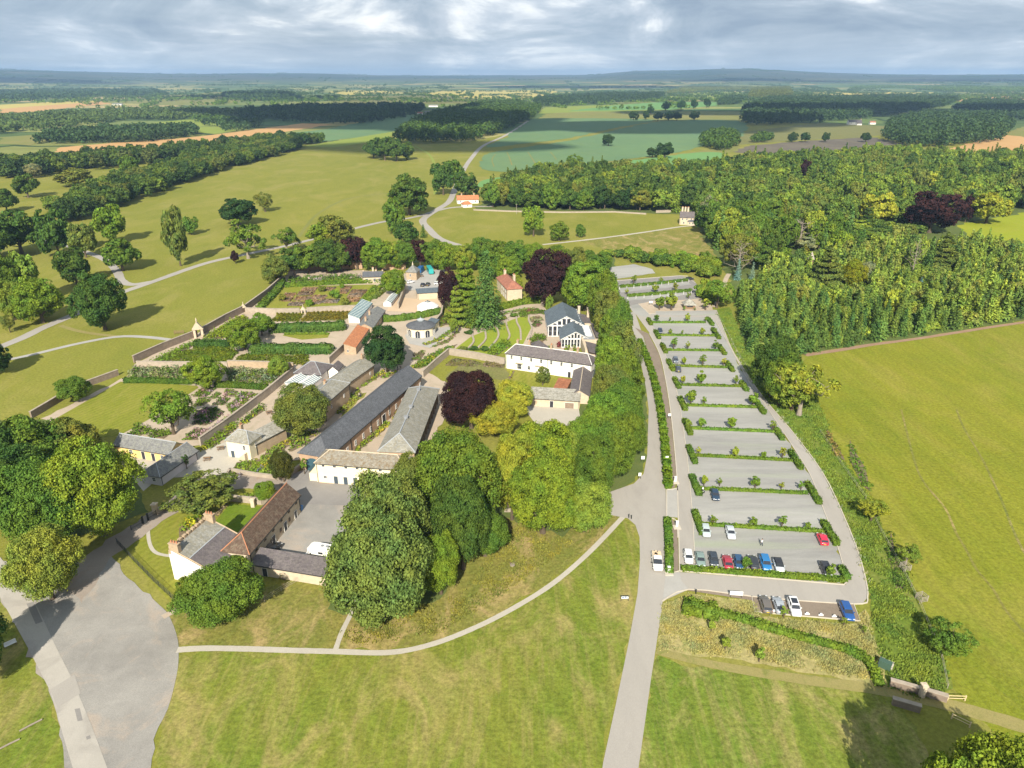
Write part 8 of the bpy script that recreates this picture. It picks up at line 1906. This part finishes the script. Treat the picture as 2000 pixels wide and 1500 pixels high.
g = MB(); g.lathe([(.55, -.2), (.5, .25), (.47, .35)], 12); o = g.build('tree_stump', M['pale_bark']); o.location = (*W(1001, 1105), 0); tag(o, 'pale tree stump on the grass under the grove', 'stump')
mound([(994, 1101), (1003, 1096), (1008, 1101), (1000, 1104)], .5, 'lime', 'yellow-green sprouting tuft behind the tree stump', 'plant', 'plant', .25, sp=.6)
def bench(x, y, rz, label):
    r = empty('picnic_table', (*W(x, y), .1), rz, label, 'picnic table'); g = MB(); g.box((0, 0, .73), (1.8, .75, .06)); g.build('table_top', M['timber'], r)
    for s in (-1, 1): g = MB(); g.box((0, s * .7, .43), (1.8, .28, .05)); g.build('seat', M['timber'], r); g = MB(); g.tube([(s * .65, -.75, 0), (s * .65, -.2, .7)], .05, 4); g.tube([(s * .65, .75, 0), (s * .65, .2, .7)], .05, 4); g.box((s * .65, 0, .4), (.06, 1.5, .08)); g.build('leg', M['timber'], r)
for a in ((431, 878, .4, 'picnic table left of the cottage on the pale court'), (405, 899, .2, 'picnic table nearest the stable wing on the pale court'), (526, 808, .5, 'picnic table on the yard behind the stone outhouse'), (1050, 621, .3, 'upper picnic table in the hall garden'), (1056, 670, .2, 'lower picnic table in the hall garden beside the white house roof'), (1348, 595, .1, 'picnic table beside the kiosk'), (824, 541, .3, 'brown table in the middle of the work yard')): bench(*a)
r = empty('gate', (*W(350, 652), 0), .2, 'dark timber field gate outside the stone gateway', 'gate'); g = MB(); [g.box((0, 0, .3 + .25 * k), (3.2, .06, .1)) for k in range(5)]; g.build('gate_leaf', M['timber'], r); g = MB(); [g.box((s * 1.65, 0, .7), (.16, .16, 1.6)) for s in (-1, 1)]; g.build('post', M['timber'], r)
for x, y, lab in ((280, 1023, 'dark gate post left of the garden path entrance'), (290, 1017, 'dark gate post right of the garden path entrance')):
    g = MB(); g.box((0, 0, .8), (.3, .3, 2.0)); g.box((0, 0, 1.85), (.4, .4, .12)); o = g.build('gate_post', M['iron']); o.location = (*W(x, y), 0); tag(o, lab, 'gate post')
g = MB(); g.tube([(0, 0, -.2), (0, 0, 7)], [.14, .1], 6); g.box((0, 0, 6.7), (1.2, .1, .1)); o = g.build('telegraph_pole', M['grey_timber']); o.location = (*W(1009, 418), 0); tag(o, 'wooden telegraph pole at the top of the pale paddock', 'pole')
for x, y, lab in ((1345, 503, 'dark bench-like trough, left of two on the dry slope'), (1358, 498, 'dark trough, right of two on the dry slope')):
    g = MB(); g.box((0, 0, .25), (3.0, .8, .5)); g.box((0, 0, .52), (2.6, .5, .06)); o = g.build('trough', M['timber']); o.location = (*W(x, y), .05); tag(o, lab, 'trough')
r = empty('skip_bin', (*W(584, 1001), .11), 1.3, 'blue wheeled bin box at the far end of the barn wall', 'bin'); g = MB(); g.box((0, 0, .6), (2.2, .9, 1.0), 0, 0, 1.08); g.build('body', M['blue_paint'], r); g = MB(); g.box((0, 0, 1.15), (2.4, 1.02, .08)); g.build('lid', M['blue_paint'], r)
r = empty('bench', (*W(22, 1262), .05), .8, 'pale bench on the shaded grass at the far left', 'bench'); g = MB(); g.box((0, 0, .45), (1.8, .45, .06)); g.build('seat', M['sign_white'], r); g = MB(); g.box((0, .24, .75), (1.8, .06, .5)); g.build('backrest', M['sign_white'], r)
for s in (-1, 1): g = MB(); g.box((s * .75, 0, .22), (.08, .42, .5)); g.build('leg', M['timber'], r)
